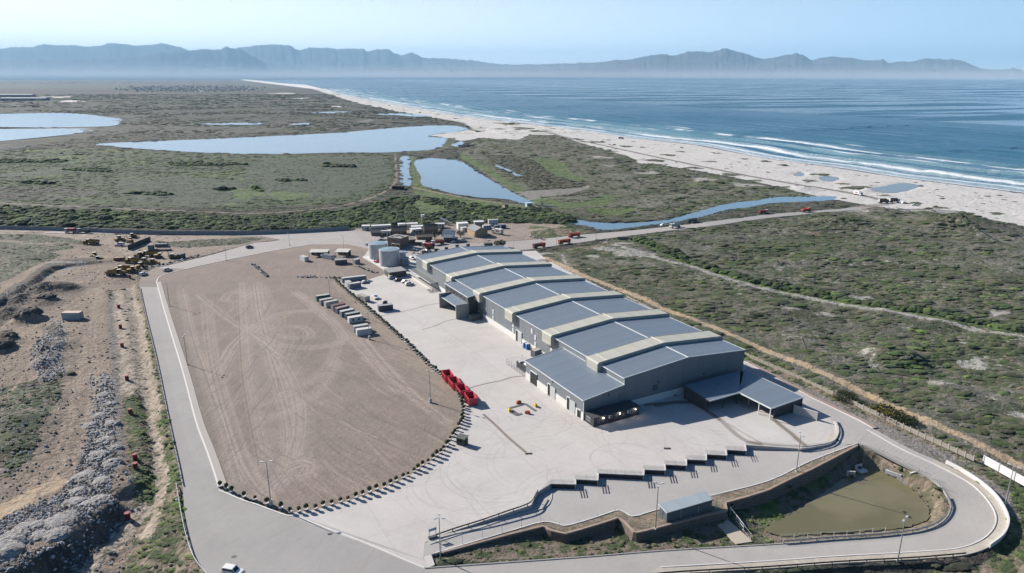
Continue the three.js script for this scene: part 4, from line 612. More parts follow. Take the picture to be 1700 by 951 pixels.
{ const s = smooth(W2([[714, 903, .02], [731, 897.5, -.02], [800, 875, -.55], [868, 852, -1.05], [904.6, 842, -1.15], [914, 831, -1.2], [916, 819.5, -1.2]]), 5); kerb(s, .3, .14, 0, concrete); structure(mesh('pavement', ribbon(s, 1.6, .09, -1.0), M(.40, .38, .35, .95))); }
structure(mesh('pavement', sheet && flat(W2([[703, 925], [716, 921], [722, 938], [711, 943]]), .12), concrete));
structure(mesh('path', slab(...[[1191, 872, -3.2], [1208, 862, -3.3], [1249, 899, -3.12], [1222, 903, -3.12]].map(([a, b, h]) => { const p = P3(a, b, h); return [p.x, h + .06, p.z]; }), .3), M(.42, .37, .30, .95)));
// ---------------------------------------------------------------- the warehouse: u runs along it (towards the docks), v across it (towards the dunes)
const WA = [-8.607, -281.915], WD = [.4782, .8783], WN = [.8783, -.4782], WTURN = Math.atan2(-WD[1], WD[0]);
const UV = (u, v) => [WA[0] + u * WD[0] + v * WN[0], WA[1] + u * WD[1] + v * WN[1]];
function onWall(px, py, v) { // (u, h) of a survey point on the wall plane v
  let a = -3, b = 40; const f = (h) => { const g = G(px, py, h); return (g[0] - WA[0]) * WN[0] + (g[1] - WA[1]) * WN[1] - v; }; const s = Math.sign(f(a));
  for (let i = 0; i < 44; i++) { const m = (a + b) / 2; Math.sign(f(m)) === s ? a = m : b = m; }
  const g = G(px, py, a); return [(g[0] - WA[0]) * WD[0] + (g[1] - WA[1]) * WD[1], a];
}
const lprism = (vy, u0, u1) => prism(vy, u0, u1).rotateY(Math.PI / 2);           // outline in (v, y), along u
const q3 = (u, y, v) => [u, y, -v];
function sheetTex(tone, seed0, streak) { // profiled sheets: 8 in 6.4 m, each of its own tone, with faint runs
  return dataTex(256, 256, (i, j, o) => { const s = Math.floor(i / 32), t = 1 + (((s * 7919 + seed0) % 13) / 13 - .5) * .13 + (NB[(j * 2) * NS + ((i * 2) & 511)] - .5) * .10 + (NA[(((j >> 4) * 2) & 511) * NS + i] - .5) * streak, r = (i % 8) < 2 ? .93 : 1; o[0] = tone[0] * t * r; o[1] = tone[1] * t * r; o[2] = tone[2] * t * r; });
}
const ribTex = dataTex(64, 8, (i, j, o) => { const k = i % 16; o[0] = o[1] = o[2] = k < 3 ? 1 : k < 5 ? .5 : 0; }, false); ribTex.repeat.set(1 / 1.2, 1);
const cladding = new THREE.MeshStandardMaterial({ map: per(sheetTex([.19, .212, .23], 3, .12), 6.4), roughness: .55, metalness: .1, bumpMap: ribTex, bumpScale: .03 });
const roofing = new THREE.MeshStandardMaterial({ map: per(sheetTex([.19, .235, .285], 5, .22), 6.4), roughness: .45, metalness: .2, bumpMap: ribTex, bumpScale: .03 });
const cream = new THREE.MeshStandardMaterial({ map: per(sheetTex([.425, .42, .358], 8, .10), 6.4), roughness: .6, bumpMap: ribTex, bumpScale: .02 });
const creamTrim = M(.58, .565, .46, .6), whiteTrim = M(.62, .65, .66, .5), plinthMat = new THREE.MeshStandardMaterial({ map: per(dataTex(256, 256, (i, j, o) => { const t = .94 + .12 * NB[j * 2 * NS + i * 2] + .08 * NA[j * 2 * NS + i * 2]; o[0] = .60 * t; o[1] = .59 * t; o[2] = .56 * t; }), 7), roughness: .9 });
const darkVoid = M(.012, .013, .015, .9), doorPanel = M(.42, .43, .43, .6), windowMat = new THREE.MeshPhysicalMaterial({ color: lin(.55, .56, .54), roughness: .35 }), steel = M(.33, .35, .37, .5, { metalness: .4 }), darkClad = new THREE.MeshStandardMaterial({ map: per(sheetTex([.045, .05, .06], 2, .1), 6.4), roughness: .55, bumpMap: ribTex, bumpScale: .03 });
const U0 = -86, U1 = 90.6, VW = 51, EAVE = 10.6, RIDGE_Y = 12.55, VR = 25.5, EAVE2 = 10.2;
const VENTS = [-73.5, -43.9, -14.7, 14.5, 43.3, 71.9], VENT_W = 6.7;
const wh = thing('warehouse', 'long grey steel warehouse with blue roof and six cream raised vents', 'warehouse', [WA[0], 0, WA[1]], WTURN);
{
  const part = (n, g, m) => mesh(n, g, m, wh);
  part('wall', box(U1 - U0, EAVE - .02, .2, (U0 + U1) / 2, 0, -.1), cladding); part('wall', box(U1 - U0, EAVE2, .2, (U0 + U1) / 2, 0, -VW + .1), cladding);
  const gable = [[.2, 0], [VW - .2, 0], [VW - .2, EAVE2 - .05], [VR, RIDGE_Y - .06], [.2, EAVE - .05]];
  part('wall', lprism(gable, U1 - .2, U1), cladding); part('wall', lprism(gable, U0, U0 + .2), cladding);
  part('plinth', box(55.4 - U0, 2.3, .14, (55.4 + U0) / 2, 0, .07), plinthMat); part('plinth', box(.14, 2.3, VW - .2, U1 + .07, 0, -VW / 2), plinthMat);
  // roof sheets of each bay, ridge caps, eave trims
  const edges = [U0 - .15, ...VENTS.flatMap((u) => [u + .1, u + VENT_W - .1]), U1 + .15];
  for (let i = 0; i < edges.length; i += 2) {
    const a = edges[i], b = edges[i + 1];
    part('roof_panel', slab(q3(a, EAVE, -.25), q3(b, EAVE, -.25), q3(b, RIDGE_Y, VR), q3(a, RIDGE_Y, VR), .12), roofing);
    part('roof_panel', slab(q3(a, RIDGE_Y, VR), q3(b, RIDGE_Y, VR), q3(b, EAVE2, VW + .25), q3(a, EAVE2, VW + .25), .12), roofing);
    part('ridge_cap', lprism([[VR - .3, RIDGE_Y], [VR, RIDGE_Y + .1], [VR + .3, RIDGE_Y]], a, b), whiteTrim);
    part('gutter', box(b - a, .26, .22, (a + b) / 2, EAVE - .2, .34), whiteTrim);
    part('gutter', box(b - a, .26, .22, (a + b) / 2, EAVE2 - .2, -VW - .36), whiteTrim);
  }
  for (const [u, s] of [[U1 + .18, 1], [U0 - .18, -1]]) part('gable_trim', merge([beam(q3(u, EAVE - .02, -.25), q3(u, RIDGE_Y - .02, VR), .16, .22), beam(q3(u, RIDGE_Y - .02, VR), q3(u, EAVE2 - .02, VW + .25), .16, .22)]), whiteTrim);
  for (const u of VENTS) {
    const shell = [[-1.6, 7.5], [-1.6, 11.0], [-1.45, 11.32], [-1.1, 11.5], [VR, 13.45], [VW + 1.1, 11.1], [VW + 1.45, 10.9], [VW + 1.6, 10.6], [VW + 1.6, 7.3], [VW + .01, 7.3], [VW + .01, EAVE2 - .25], [VR, RIDGE_Y - .3], [-.01, EAVE - .25], [-.01, 7.5]];
    const o = part('roof_vent', lprism(shell, u, u + VENT_W), cream);
    for (const e of [u + .1, u + VENT_W - .1]) mesh('trim', merge([rod(q3(e, 7.5, -1.62), q3(e, 11.0, -1.62), .11), rod(q3(e, 11.0, -1.62), q3(e, 11.5, -1.1), .11), rod(q3(e, 11.5, -1.1), q3(e, 13.47, VR), .11), rod(q3(e, 13.47, VR), q3(e, 11.1, VW + 1.1), .11)]), creamTrim, o);
    mesh('trim', rod(q3(u, 13.5, VR), q3(u + VENT_W, 13.5, VR), .16), creamTrim, o); mesh('trim', rod(q3(u, 11.76, 2.1), q3(u + VENT_W, 11.76, 2.1), .09), creamTrim, o);
  }
  // openings on the long wall, from what the survey shows
  const z = (ox, oy, s) => (x, y) => [ox + x / s, oy + y / s], zb = z(780, 500, 10.57);
  for (const [x, y] of [[411, 187], [412, 292], [763, 515], [1091, 525], [1152, 637], [1150, 757], [1430, 868], [762, 415]]) { const [u, h] = onWall(...zb(x, y), 0), f = mesh('window', box(1.25, 1.9, .12, u, h - .95, .07), whiteTrim, wh); mesh('pane', box(1.05, 1.7, .06, u, h - .85, .13), windowMat, f); }
  for (const [x0, x1, xp, y, H] of [[818, 850, 915, 700, 4.4]]) {
    const a = onWall(...zb(x0, y - 8), 0)[0], b = onWall(...zb(x1, y + 12), 0)[0], c = onWall(...zb(xp, y + 62), 0)[0];
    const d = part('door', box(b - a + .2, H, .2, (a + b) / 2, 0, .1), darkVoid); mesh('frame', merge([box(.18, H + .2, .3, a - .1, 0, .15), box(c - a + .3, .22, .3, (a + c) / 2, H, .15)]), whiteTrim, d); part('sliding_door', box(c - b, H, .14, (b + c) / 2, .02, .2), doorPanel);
  }
  // the lower wing along the near end
  const A0 = 55.5, A1 = 90.75, AV = -15;
  part('wing_wall', box(A1 - A0, 6.5, .2, (A0 + A1) / 2, 0, -AV - .1), cladding); part('wing_wall', lprism([[AV + .2, 0], [-.2, 0], [-.2, 8.3], [AV + .2, 6.45]], A1 - .2, A1), cladding); part('wing_wall', lprism([[AV + .2, 0], [-.2, 0], [-.2, 8.3], [AV + .2, 6.45]], A0, A0 + .2), cladding);
  part('wing_roof', slab(q3(A0 - .2, 6.6, AV - .3), q3(A1 + .2, 6.6, AV - .3), q3(A1 + .2, 8.5, -.02), q3(A0 - .2, 8.5, -.02), .12), roofing);
  part('gutter', box(A1 - A0 + .4, .26, .22, (A0 + A1) / 2, 6.42, -AV + .42), whiteTrim);
  part('gable_trim', beam(q3(A1 + .24, 6.5, AV - .3), q3(A1 + .24, 8.42, -.1), .14, .24), whiteTrim); part('gable_trim', beam(q3(A0 - .24, 6.5, AV - .3), q3(A0 - .24, 8.42, -.1), .14, .24), whiteTrim);
  part('flashing', merge([box(71.9 - A0, .16, .12, (A0 + 71.9) / 2, 8.48, .08), box(A1 - 78.6, .16, .12, (A1 + 78.6) / 2, 8.48, .08), box(.16, 2.3, .16, U1 + .1, 8.4, .1)]), whiteTrim);
  const z7 = z(840, 560, 7.046), wu = (x, y) => onWall(...z7(x, y), AV)[0];
  const a0 = wu(290, 522), a1 = wu(366, 540), b0 = wu(494, 668), b1 = wu(522, 676), b2 = wu(580, 728), c0 = wu(718, 828), c1 = wu(748, 838), c2 = wu(812, 880), e0 = wu(838, 915), e1 = wu(874, 922);
  const solid = [[A0, a0], [a1, b0], [b2, c0], [c2, e0 - .2], [e1 + .2, A1]]; for (const [p, q] of solid) if (q > p) part('plinth', box(q - p, 2.5, .14, (p + q) / 2, 0, -AV + .07), plinthMat);
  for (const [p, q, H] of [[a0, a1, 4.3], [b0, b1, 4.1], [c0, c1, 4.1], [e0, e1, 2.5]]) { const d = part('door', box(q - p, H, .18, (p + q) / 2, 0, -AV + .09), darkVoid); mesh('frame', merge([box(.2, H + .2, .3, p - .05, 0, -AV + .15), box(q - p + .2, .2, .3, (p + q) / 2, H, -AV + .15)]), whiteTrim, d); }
  for (const [p, q] of [[b1, b2], [c1, c2]]) part('sliding_door', box(q - p, 4, .16, (p + q) / 2, .03, -AV + .2), doorPanel);
  part('floodlight', merge([box(.9, .35, .3, wu(535, 590), 5.7, -AV + .25), box(.1, .4, .3, wu(535, 590), 5.5, -AV + .12)]), steel);
  part('downpipe', box(.22, 6.4, .22, A1 + .1, 0, -AV + .1), whiteTrim);
  // louvres and a hose box on the shaded end wall
  const endUV = (px, py) => { let a = -2, b = 30; const f = (h) => { const g = G(px, py, h); return (g[0] - WA[0]) * WD[0] + (g[1] - WA[1]) * WD[1] - U1; }, s = Math.sign(f(a)); for (let i = 0; i < 40; i++) { const m = (a + b) / 2; Math.sign(f(m)) === s ? a = m : b = m; } const g = G(px, py, a); return [(g[0] - WA[0]) * WN[0] + (g[1] - WA[1]) * WN[1], a]; };
  for (const [px, py, w, h] of [[1087.5, 643, 1.9, 1.7], [1029.5, 656, 1.9, 1.6]]) { const [v, y] = endUV(px, py), p = part('louvre', box(.12, h, w, U1 + .08, y - h / 2, -v), darkClad); for (let k = 0; k < 6; k++) mesh('blade', box(.12, .06, w - .2, U1 + .16, y - h / 2 + .15 + k * .25, -v), cladding, p); }
  { const [v, y] = endUV(1120, 656); part('hose_reel', cyl(.45, .45, .3, 0, -.15, 0, 14).rotateZ(Math.PI / 2).translate(U1 + .3, y, -v), M(.35, .03, .03, .6)); }
  for (const [px, py] of [[1010, 655], [1093, 634], [1168, 620]]) { const [v, y] = endUV(px, py); part('vent_hood', box(.3, .5, .4, U1 + .15, y - .25, -v), darkClad); }
  // the reception block and its wing walls, half way along
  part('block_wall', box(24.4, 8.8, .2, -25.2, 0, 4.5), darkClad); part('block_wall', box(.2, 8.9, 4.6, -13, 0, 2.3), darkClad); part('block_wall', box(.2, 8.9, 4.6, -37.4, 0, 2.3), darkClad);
  part('block_roof', slab(q3(-37.7, 8.95, -4.8), q3(-12.8, 8.95, -4.8), q3(-12.8, 9.7, -.02), q3(-37.7, 9.7, -.02), .25), roofing);
  part('block_trim', merge([beam(q3(-37.8, 8.8, -4.9), q3(-12.7, 8.8, -4.9), .18, .34), beam(q3(-12.7, 8.8, -4.9), q3(-12.7, 9.55, -.1), .18, .34), beam(q3(-37.8, 8.8, -4.9), q3(-37.8, 9.55, -.1), .18, .34)]), whiteTrim);
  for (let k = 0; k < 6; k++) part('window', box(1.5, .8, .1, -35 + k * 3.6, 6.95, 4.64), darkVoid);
  const rc = new THREE.MeshStandardMaterial({ map: per(dataTex(128, 128, (i, j, o) => { const t = .85 + .3 * NB[j * 4 * NS + i * 4]; o[0] = .30 * t; o[1] = .295 * t; o[2] = .285 * t; }), 5), roughness: .9 });
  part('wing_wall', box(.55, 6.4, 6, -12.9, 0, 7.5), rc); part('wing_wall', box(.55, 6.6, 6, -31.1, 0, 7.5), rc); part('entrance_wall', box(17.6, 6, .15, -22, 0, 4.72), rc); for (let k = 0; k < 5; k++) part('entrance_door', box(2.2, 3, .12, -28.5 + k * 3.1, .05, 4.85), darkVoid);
  part('entrance_roof', slab(q3(-30.8, 5.1, -9.6), q3(-13.2, 5.1, -9.6), q3(-13.2, 6.1, -4.62), q3(-30.8, 6.1, -4.62), .2), roofing); part('entrance_trim', box(17.6, .3, .16, -22, 4.9, 9.7), whiteTrim);
  // the covered walk at the far end
  part('walkway_roof', slab(q3(-87.7, 3.5, -3.5), q3(-58.4, 3.5, -3.5), q3(-58.4, 3.7, 0), q3(-87.7, 3.7, 0), .2), M(.115, .125, .125, .6)); part('walkway_trim', merge([beam(q3(-87.8, 3.28, -3.6), q3(-58.3, 3.28, -3.6), .14, .3), beam(q3(-58.3, 3.28, -3.6), q3(-58.3, 3.48, -.1), .14, .3), beam(q3(-87.8, 3.4, .06), q3(-58.3, 3.4, .06), .14, .34)]), whiteTrim);
  for (let u = -87; u < -58; u += 3.5) part('post', box(.14, 3.4, .14, u, 0, 3.4), whiteTrim); part('walkway_plinth', box(32, .9, .2, -72, 0, 3.7), plinthMat);
  part('ramp', slab(q3(-58, .9, -5.6), q3(-53.6, .05, -5.6), q3(-53.6, .05, -1), q3(-58, .9, -1), .9), greyConcrete); for (const v of [-5.5, -3.3, -1.1]) part('handrail', merge([beam(q3(-58, 1.85, v), q3(-53.6, 1.05, v), .06, .06), box(.06, 1.1, .06, -53.7, 0, -v), box(.06, 1.1, .06, -55.8, .4, -v), box(.06, 1.8, .06, -58, 0, -v)]), steel);
}
// ---------------------------------------------------------------- what stands against the warehouse
const uvThing = (name, label, cat, u, v, turn = 0, group) => { const p = UV(u, v); return thing(name, label, cat, [p[0], .02, p[1]], WTURN + turn, group); };
{ // the L-shaped drive-in canopy behind the near end
  const o = uvThing('canopy', 'L-shaped blue roofed drive-in canopy on posts behind the warehouse end', 'canopy', 0, 0), P = (n, g, m) => mesh(n, g, m, o);
  P('roof', slab(q3(93.2, 4.5, 21.9), q3(93.2, 4.5, 47), q3(105, 3.95, 34.6), q3(105, 3.95, 21.9), .15), roofing);
  P('roof', quads([[q3(105, 3.95, 34.6), q3(117.8, 3.95, 34.6), q3(117.8, 4.5, 48.6), q3(93.2, 4.5, 48.6)], [q3(93.2, 4.35, 48.6), q3(117.8, 4.35, 48.6), q3(117.8, 3.8, 34.6), q3(105, 3.8, 34.6)]]), roofing);
  P('fascia', beam(q3(105.1, 3.62, 21.8), q3(105.1, 3.62, 34.5), .14, .42), whiteTrim); P('fascia', beam(q3(105.1, 3.62, 34.5), q3(117.9, 3.62, 34.5), .14, .42), whiteTrim); P('fascia', beam(q3(117.9, 3.65, 34.5), q3(117.9, 4.2, 48.7), .14, .4), whiteTrim); P('fascia', beam(q3(93.2, 4.2, 21.8), q3(105.1, 3.62, 21.8), .12, .38), darkClad); P('fascia', beam(q3(93.2, 4.2, 48.7), q3(117.9, 4.2, 48.7), .12, .36), whiteTrim);
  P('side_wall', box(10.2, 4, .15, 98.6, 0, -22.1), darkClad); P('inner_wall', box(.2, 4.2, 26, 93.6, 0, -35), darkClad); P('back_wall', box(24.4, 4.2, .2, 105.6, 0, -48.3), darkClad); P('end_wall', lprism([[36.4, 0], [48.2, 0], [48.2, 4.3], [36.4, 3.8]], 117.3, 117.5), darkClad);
  for (const [u, v, c] of [[103.4, 22.3, 1], [104.8, 28], [104.8, 34], [109, 34.8], [113, 34.8, 1], [117.5, 34.8, 1]]) P('post', box(.22, 3.8, .22, u, 0, -v), c ? whiteTrim : darkClad);
  for (const [u, v] of [[96, 35], [96, 41], [103, 46.5], [110, 46.5]]) P('pier', box(.4, 4, .4, u, 0, -v), greyConcrete);
}
{ const o = uvThing('screen_wall', 'low grey concrete wall running on from the canopy end', 'wall', 121.3, 45.8, .28); mesh('wall', box(7.4, 2.6, .25), concrete, o); mesh('coping', box(7.5, .12, .4, 0, 2.6), paleConcrete, o); }
{ // the dark flat-roofed offices at the corner
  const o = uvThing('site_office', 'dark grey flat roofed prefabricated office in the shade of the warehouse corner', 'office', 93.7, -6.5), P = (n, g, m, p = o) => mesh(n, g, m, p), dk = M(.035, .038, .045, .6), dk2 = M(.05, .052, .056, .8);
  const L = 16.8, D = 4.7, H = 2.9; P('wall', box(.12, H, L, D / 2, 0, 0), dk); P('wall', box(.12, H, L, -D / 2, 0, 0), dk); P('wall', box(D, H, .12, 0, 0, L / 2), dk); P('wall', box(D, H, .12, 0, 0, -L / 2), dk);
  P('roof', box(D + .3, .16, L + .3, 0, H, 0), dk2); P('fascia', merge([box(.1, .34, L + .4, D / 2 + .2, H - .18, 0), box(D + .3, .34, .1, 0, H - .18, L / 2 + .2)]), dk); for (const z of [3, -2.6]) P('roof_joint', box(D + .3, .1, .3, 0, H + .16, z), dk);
  for (const z of [6.9, 5.2, .4, -2.6, -5.6]) { const w = P('window', box(.1, .9, .8, D / 2 + .08, 1.2, z), M(.30, .31, .31, .6)); P('pane', box(.06, .7, .6, D / 2 + .13, 1.3, z), M(.05, .06, .07, .15), w); }
  for (const z of [2.6, -.8, -4.2]) P('door', box(.1, 2.05, .9, D / 2 + .07, .05, z), M(.02, .022, .026, .7)); { const w = P('window', box(2, 1.3, .1, -.3, 1, L / 2 + .08), M(.42, .43, .42, .6)); P('pane', box(1.7, 1, .06, -.3, 1.15, L / 2 + .13), M(.10, .11, .12, .2), w); }
  for (const z of [2.6, -4.3]) { const a = P('air_conditioner', box(.4, .95, 1, D / 2 + .26, 1.75, z), M(.55, .55, .54, .6)); P('grille', box(.05, .7, .7, D / 2 + .48, 1.88, z), M(.12, .12, .12, .6), a); }
  for (const z of [5.2, -.9, -6.8]) { const p = UV(93.7 + D / 2 + .5, -6.5 - z); const l = P('wall_lamp', new THREE.SphereGeometry(.2, 10, 8).translate(D / 2 + .25, 2.45, z), new THREE.MeshStandardMaterial({ color: 0xffffff, emissive: 0xfff4e0, emissiveIntensity: 1.6 })); const L2 = new THREE.PointLight(0xfff4e0, 3); L2.position.set(p[0], 2.4, p[1]); L2.castShadow = true; scene.add(L2); }
  P('fire_extinguisher', cyl(.12, .12, .6, D / 2 + .2, .4, 1.2, 8), M(.4, .02, .02, .5)); P('step', box(1, .18, 1.4, D / 2 + .6, 0, -6.9), greyConcrete);
}
// ---------------------------------------------------------------- retaining walls, rails, fences
const stoneTex = per(dataTex(256, 256, (i, j, o) => { const row = j >> 4, cx = (i + (row & 1) * 12) % 24, s = Math.floor((i + (row & 1) * 12) / 24), t = .75 + (((s * 31 + row * 17) % 11) / 11) * .5, e = (j & 15) < 2 || cx < 2 ? .45 : 1; o[0] = .255 * t * e; o[1] = .205 * t * e; o[2] = .17 * t * e; }), 6.2);
const stoneBump = per(dataTex(256, 256, (i, j, o) => { const row = j >> 4, cx = (i + (row & 1) * 12) % 24; o[0] = o[1] = o[2] = (j & 15) < 2 || cx < 2 ? 0 : .6 + .4 * NB[j * 2 * NS + i * 2]; }, false), 6.2);
const stone = new THREE.MeshStandardMaterial({ map: stoneTex, bumpMap: stoneBump, bumpScale: .12, roughness: .95 });
{
  const top = resample(W2(WALLTOP), 150).map((p) => [p[0], p[1], p[2]]), n = top.length, drop = top.map((p, i) => { const a = top[Math.max(0, i - 1)], b = top[Math.min(n - 1, i + 1)], L = Math.hypot(b[0] - a[0], b[1] - a[1]), nx = -(b[1] - a[1]) / L, nz = (b[0] - a[0]) / L; return [nx, nz]; });
  const o = thing('retaining_wall', 'long stepped retaining wall of brown rough blocks below the dock road', 'retaining wall');
  const courses = 11, q = Array.from({ length: courses }, () => []);
  let S = 0; const ss = top.map((p, i) => (S += i ? Math.hypot(p[0] - top[i - 1][0], p[1] - top[i - 1][1]) : 0));
  const foot = top.map((p) => { const d = drop[top.indexOf(p)], g = Math.min(hT(p[0] + d[0] * 2.2, p[1] + d[1] * 2.2), p[2]) - .5; return Math.max(g, -5.5); });
  for (let k = 0; k < courses; k++) {
    const P = (i, f, back) => { const y = lerp(top[i][2], foot[i], f), d = drop[i], w = k * .065 - back; return [top[i][0] + d[0] * w, y, top[i][1] + d[1] * w]; }, pos = [], uv = [];
    const add = (a, b, c, d, u0, u1, v0, v1) => { pos.push(...a, ...b, ...c, ...a, ...c, ...d); uv.push(u0, v0, u1, v0, u1, v1, u0, v0, u1, v1, u0, v1); };
    for (let i = 0; i + 1 < n; i++) {
      add(P(i, (k + 1) / courses, 0), P(i + 1, (k + 1) / courses, 0), P(i + 1, k / courses, 0), P(i, k / courses, 0), ss[i], ss[i + 1], -k * .39 - .39, -k * .39);
      add(P(i, k / courses, 0), P(i + 1, k / courses, 0), P(i + 1, k / courses, .7), P(i, k / courses, .7), ss[i], ss[i + 1], 0, .4);
    }
    const g = new THREE.BufferGeometry(); g.setAttribute('position', new THREE.Float32BufferAttribute(pos, 3)); g.setAttribute('uv', new THREE.Float32BufferAttribute(uv, 2)); g.computeVertexNormals(); mesh('block_course', g, stone, o);
  }
  mesh('coping', ribbon(top, .5, .1, -.1), M(.34, .26, .20, .95), o);
}
const galv = M(.36, .38, .40, .45, { metalness: .5 }), darkSteel = M(.07, .072, .08, .5, { metalness: .3 }), paleSteel = M(.55, .57, .58, .5, { metalness: .2 });
function guardrail(name, pts, label, gap, mat = galv, h = .75) {
  const o = thing(name, label, 'guardrail', [0, 0, 0]);
  mesh('rail', merge([ribbon(pts, .1, h, 0, 0, -(h - .34))]), mat, o);
  for (const p of along(pts, gap)) mesh('post', box(.14, h + .15, .18, p[0], p[2] - .2, p[1], p[3]), mat, o);
  return o;
}
guardrail('guardrail', smooth(W2([[233, 478], [242, 520.5], [260, 596], [283, 711], [296, 770], [303, 806]].map(([x, y]) => [x - 1.2, y])), 4), 'long dark guardrail along the western edge of the straight road', 4, darkSteel, .85);
guardrail('guardrail', smooth(W2([[293, 806], [300, 848], [309, 890], [322, 928], [345, 958], [370, 985]]), 4), 'pale guardrail at the road bend by the weedy slope', 4, paleSteel, .85);
guardrail('guardrail', smooth(W2([[725, 891, .02], [760, 879, .02], [800, 866.5, .02], [850, 849, .02], [868, 843, .02], [882, 836, .02], [888, 826, .02], [893, 817, .02]]), 3), 'dark guardrail along the ramp edge west of the stepped docks', 4, darkSteel, .8);
guardrail('guardrail', smooth(W2([[1030, 964, -2.4], [1102, 955, -2.8], [1275, 944.5, -3.2], [1401, 935.5, -3.2], [1527, 928.5, -3.1], [1603, 922, -2.8]]), 5), 'dark guardrail along the outer edge of the bottom road', 4, darkSteel, .85);
guardrail('guardrail', smooth(W2([[1300, 901.5, -3.2], [1376, 895.5, -3.2], [1477, 888, -3.2], [1534, 879, -3], [1563, 864.5, -2.6], [1576, 842, -2.2], [1571, 825, -1.8]]), 5), 'galvanised guardrail around the inside of the bend by the pond', 4, galv, .8);
guardrail('guardrail', smooth(W2([[1386, 700], [1392, 713], [1391, 725], [1382, 736], [1352, 743], [1330, 745]]), 4), 'short curved guardrail round the eastern tip of the yard', 3, galv, .8);
{ const o = thing('barrier_wall', 'white curved concrete barrier on the outside of the pond bend', 'barrier'); mesh('wall', ribbon(smooth(W2([[1570, 768, -.3], [1600, 784, -.6], [1629, 803.5, -1], [1650, 822, -1.3], [1664.5, 842, -1.6], [1673.5, 867, -1.9], [1664.5, 890, -2.2], [1642, 908, -2.5]]), 6), .4, .85), M(.66, .65, .63, .8), o); }
{ // railings on the docks
  const o = thing('dock_railing', 'thin steel safety railings along the stepped loading docks', 'railing'), g = W2(DOCKS);
  for (let i = 0; i + 1 < g.length - 1; i += 2) { const a = g[i], b = g[i + 1], sh = [-.35, -.3], A = [a[0], 0, a[1] - .4], B = [b[0], 0, b[1] - .4]; for (const y of [.55, 1.05]) mesh('rail', beam([A[0], y, A[2]], [B[0], y, B[2]], .025, .025), galv, o); const L = Math.hypot(b[0] - a[0], b[1] - a[1]), k = Math.max(2, Math.round(L / 2.6)); for (let j = 0; j <= k; j++) mesh('post', box(.045, 1.1, .045, lerp(A[0], B[0], j / k), .02, lerp(A[2], B[2], j / k)), galv, o); }
}
{ // rubber buffers with the shade of the dock faces put into their colour
  const g = W2(DOCKS); for (let i = 0; i + 1 < g.length - 1; i += 2) { const a = g[i], b = g[i + 1]; structure(mesh('dock_buffer_shade', beam([a[0] + .15, -1.15, a[1] + .1], [b[0] - .15, -1.15, b[1] + .1], .2, 1.0), M(.022, .024, .03, .9))); }
}
{ // white coping along the risers of the docks and dark guides below them
  const g = W2(DOCKS); for (let i = 1; i + 1 < g.length - 1; i += 2) { const a = g[i], b = g[i + 1], dx = (b[0] - a[0]), dz = b[1] - a[1], L = Math.hypot(dx, dz); structure(mesh('dock_edge', beam([a[0], .02, a[1]], [b[0], .02, b[1]], .45, .06), paleConcrete)); structure(mesh('dock_guide', merge([1.1, 1.8, 2.5].map((k) => beam([a[0] + k, -1.18, a[1] + .3], [a[0] + k - dx / L * 4.2 + .5, -1.18, a[1] - dz / L * 4.2], .16, .14))), M(.10, .10, .105, .8))); structure(mesh('dock_face', beam([a[0] + .06, -1.2, a[1] + .05], [b[0] + .06, -1.2, b[1] + .05], .12, 1.2), paleConcrete)); }
}
function wireFence(name, pts, label, gap, h = 1.9, group) {
  const o = thing(name, label, 'fence', [0, 0, 0], 0, group), ps = along(pts, gap);
  for (const p of ps) mesh('post', merge([box(.075, h, .075, p[0], p[2] - .1, p[1]), rod([p[0], p[2] + h - .1, p[1]], [p[0] - .22, p[2] + h + .25, p[1] + .3], .035)]), paleSteel, o);
  for (const y of [.15, .7, 1.25, h - .1]) { const g = []; for (let i = 0; i + 1 < ps.length; i++) g.push(rod([ps[i][0], ps[i][2] + y, ps[i][1]], [ps[i + 1][0], ps[i + 1][2] + y, ps[i + 1][1]], .012, 3)); mesh('wire', merge(g), paleSteel, o); }
  return o;
}
const inset = (pts, d) => pts.map(([x, y, h]) => [x - 2, y - d, h]);
wireFence('wire_fence', resample(W2(inset(WALLTOP.slice(0, 16), 5)), 60), 'wire fence on thin posts along the top of the lower retaining wall', 5, 2);
wireFence('wire_fence', resample(W2(inset(WALLTOP.slice(16), 5)), 60), 'wire fence on thin posts along the wall above the pond', 5, 2);
wireFence('wire_fence', smooth(W2([[1296, 895, -3.3], [1340, 893, -3.3], [1400, 889.5, -3.3], [1480, 882.5, -3.2]]), 4), 'low wire fence between the muddy pond and the bottom road', 3.2, 1.5);
wireFence('wire_fence', smooth(W2([[1428, 737, 0], [1456, 747, 0], [1494, 766, -.4], [1550, 797, -1.2], [1570, 822, -1.8]]), 4), 'wire fence between the pond bank and the upper bend road', 4, 1.6);
{ // gate on the path to the pond
  const a = P3(1212, 853, -3.3), b = P3(1246, 897, -3.2), o = thing('steel_gate', 'white barred steel gate beside the short concrete path', 'gate', [0, 0, 0]), at = (t, y) => [lerp(a.x, b.x, t), lerp(a.y, b.y, t) + y, lerp(a.z, b.z, t)];
  for (const t of [0, .3, .48, .66, 1]) mesh('post', rod(at(t, -.2), at(t, 1.9), .07), paleSteel, o); for (const y of [.2, 1, 1.75]) mesh('bar', rod(at(.3, y), at(.66, y), .05), M(.8, .8, .8, .5), o); for (const y of [.3, 1.7]) { mesh('wire', rod(at(0, y), at(.3, y), .025), paleSteel, o); mesh('wire', rod(at(.66, y), at(1, y), .025), paleSteel, o); }
}
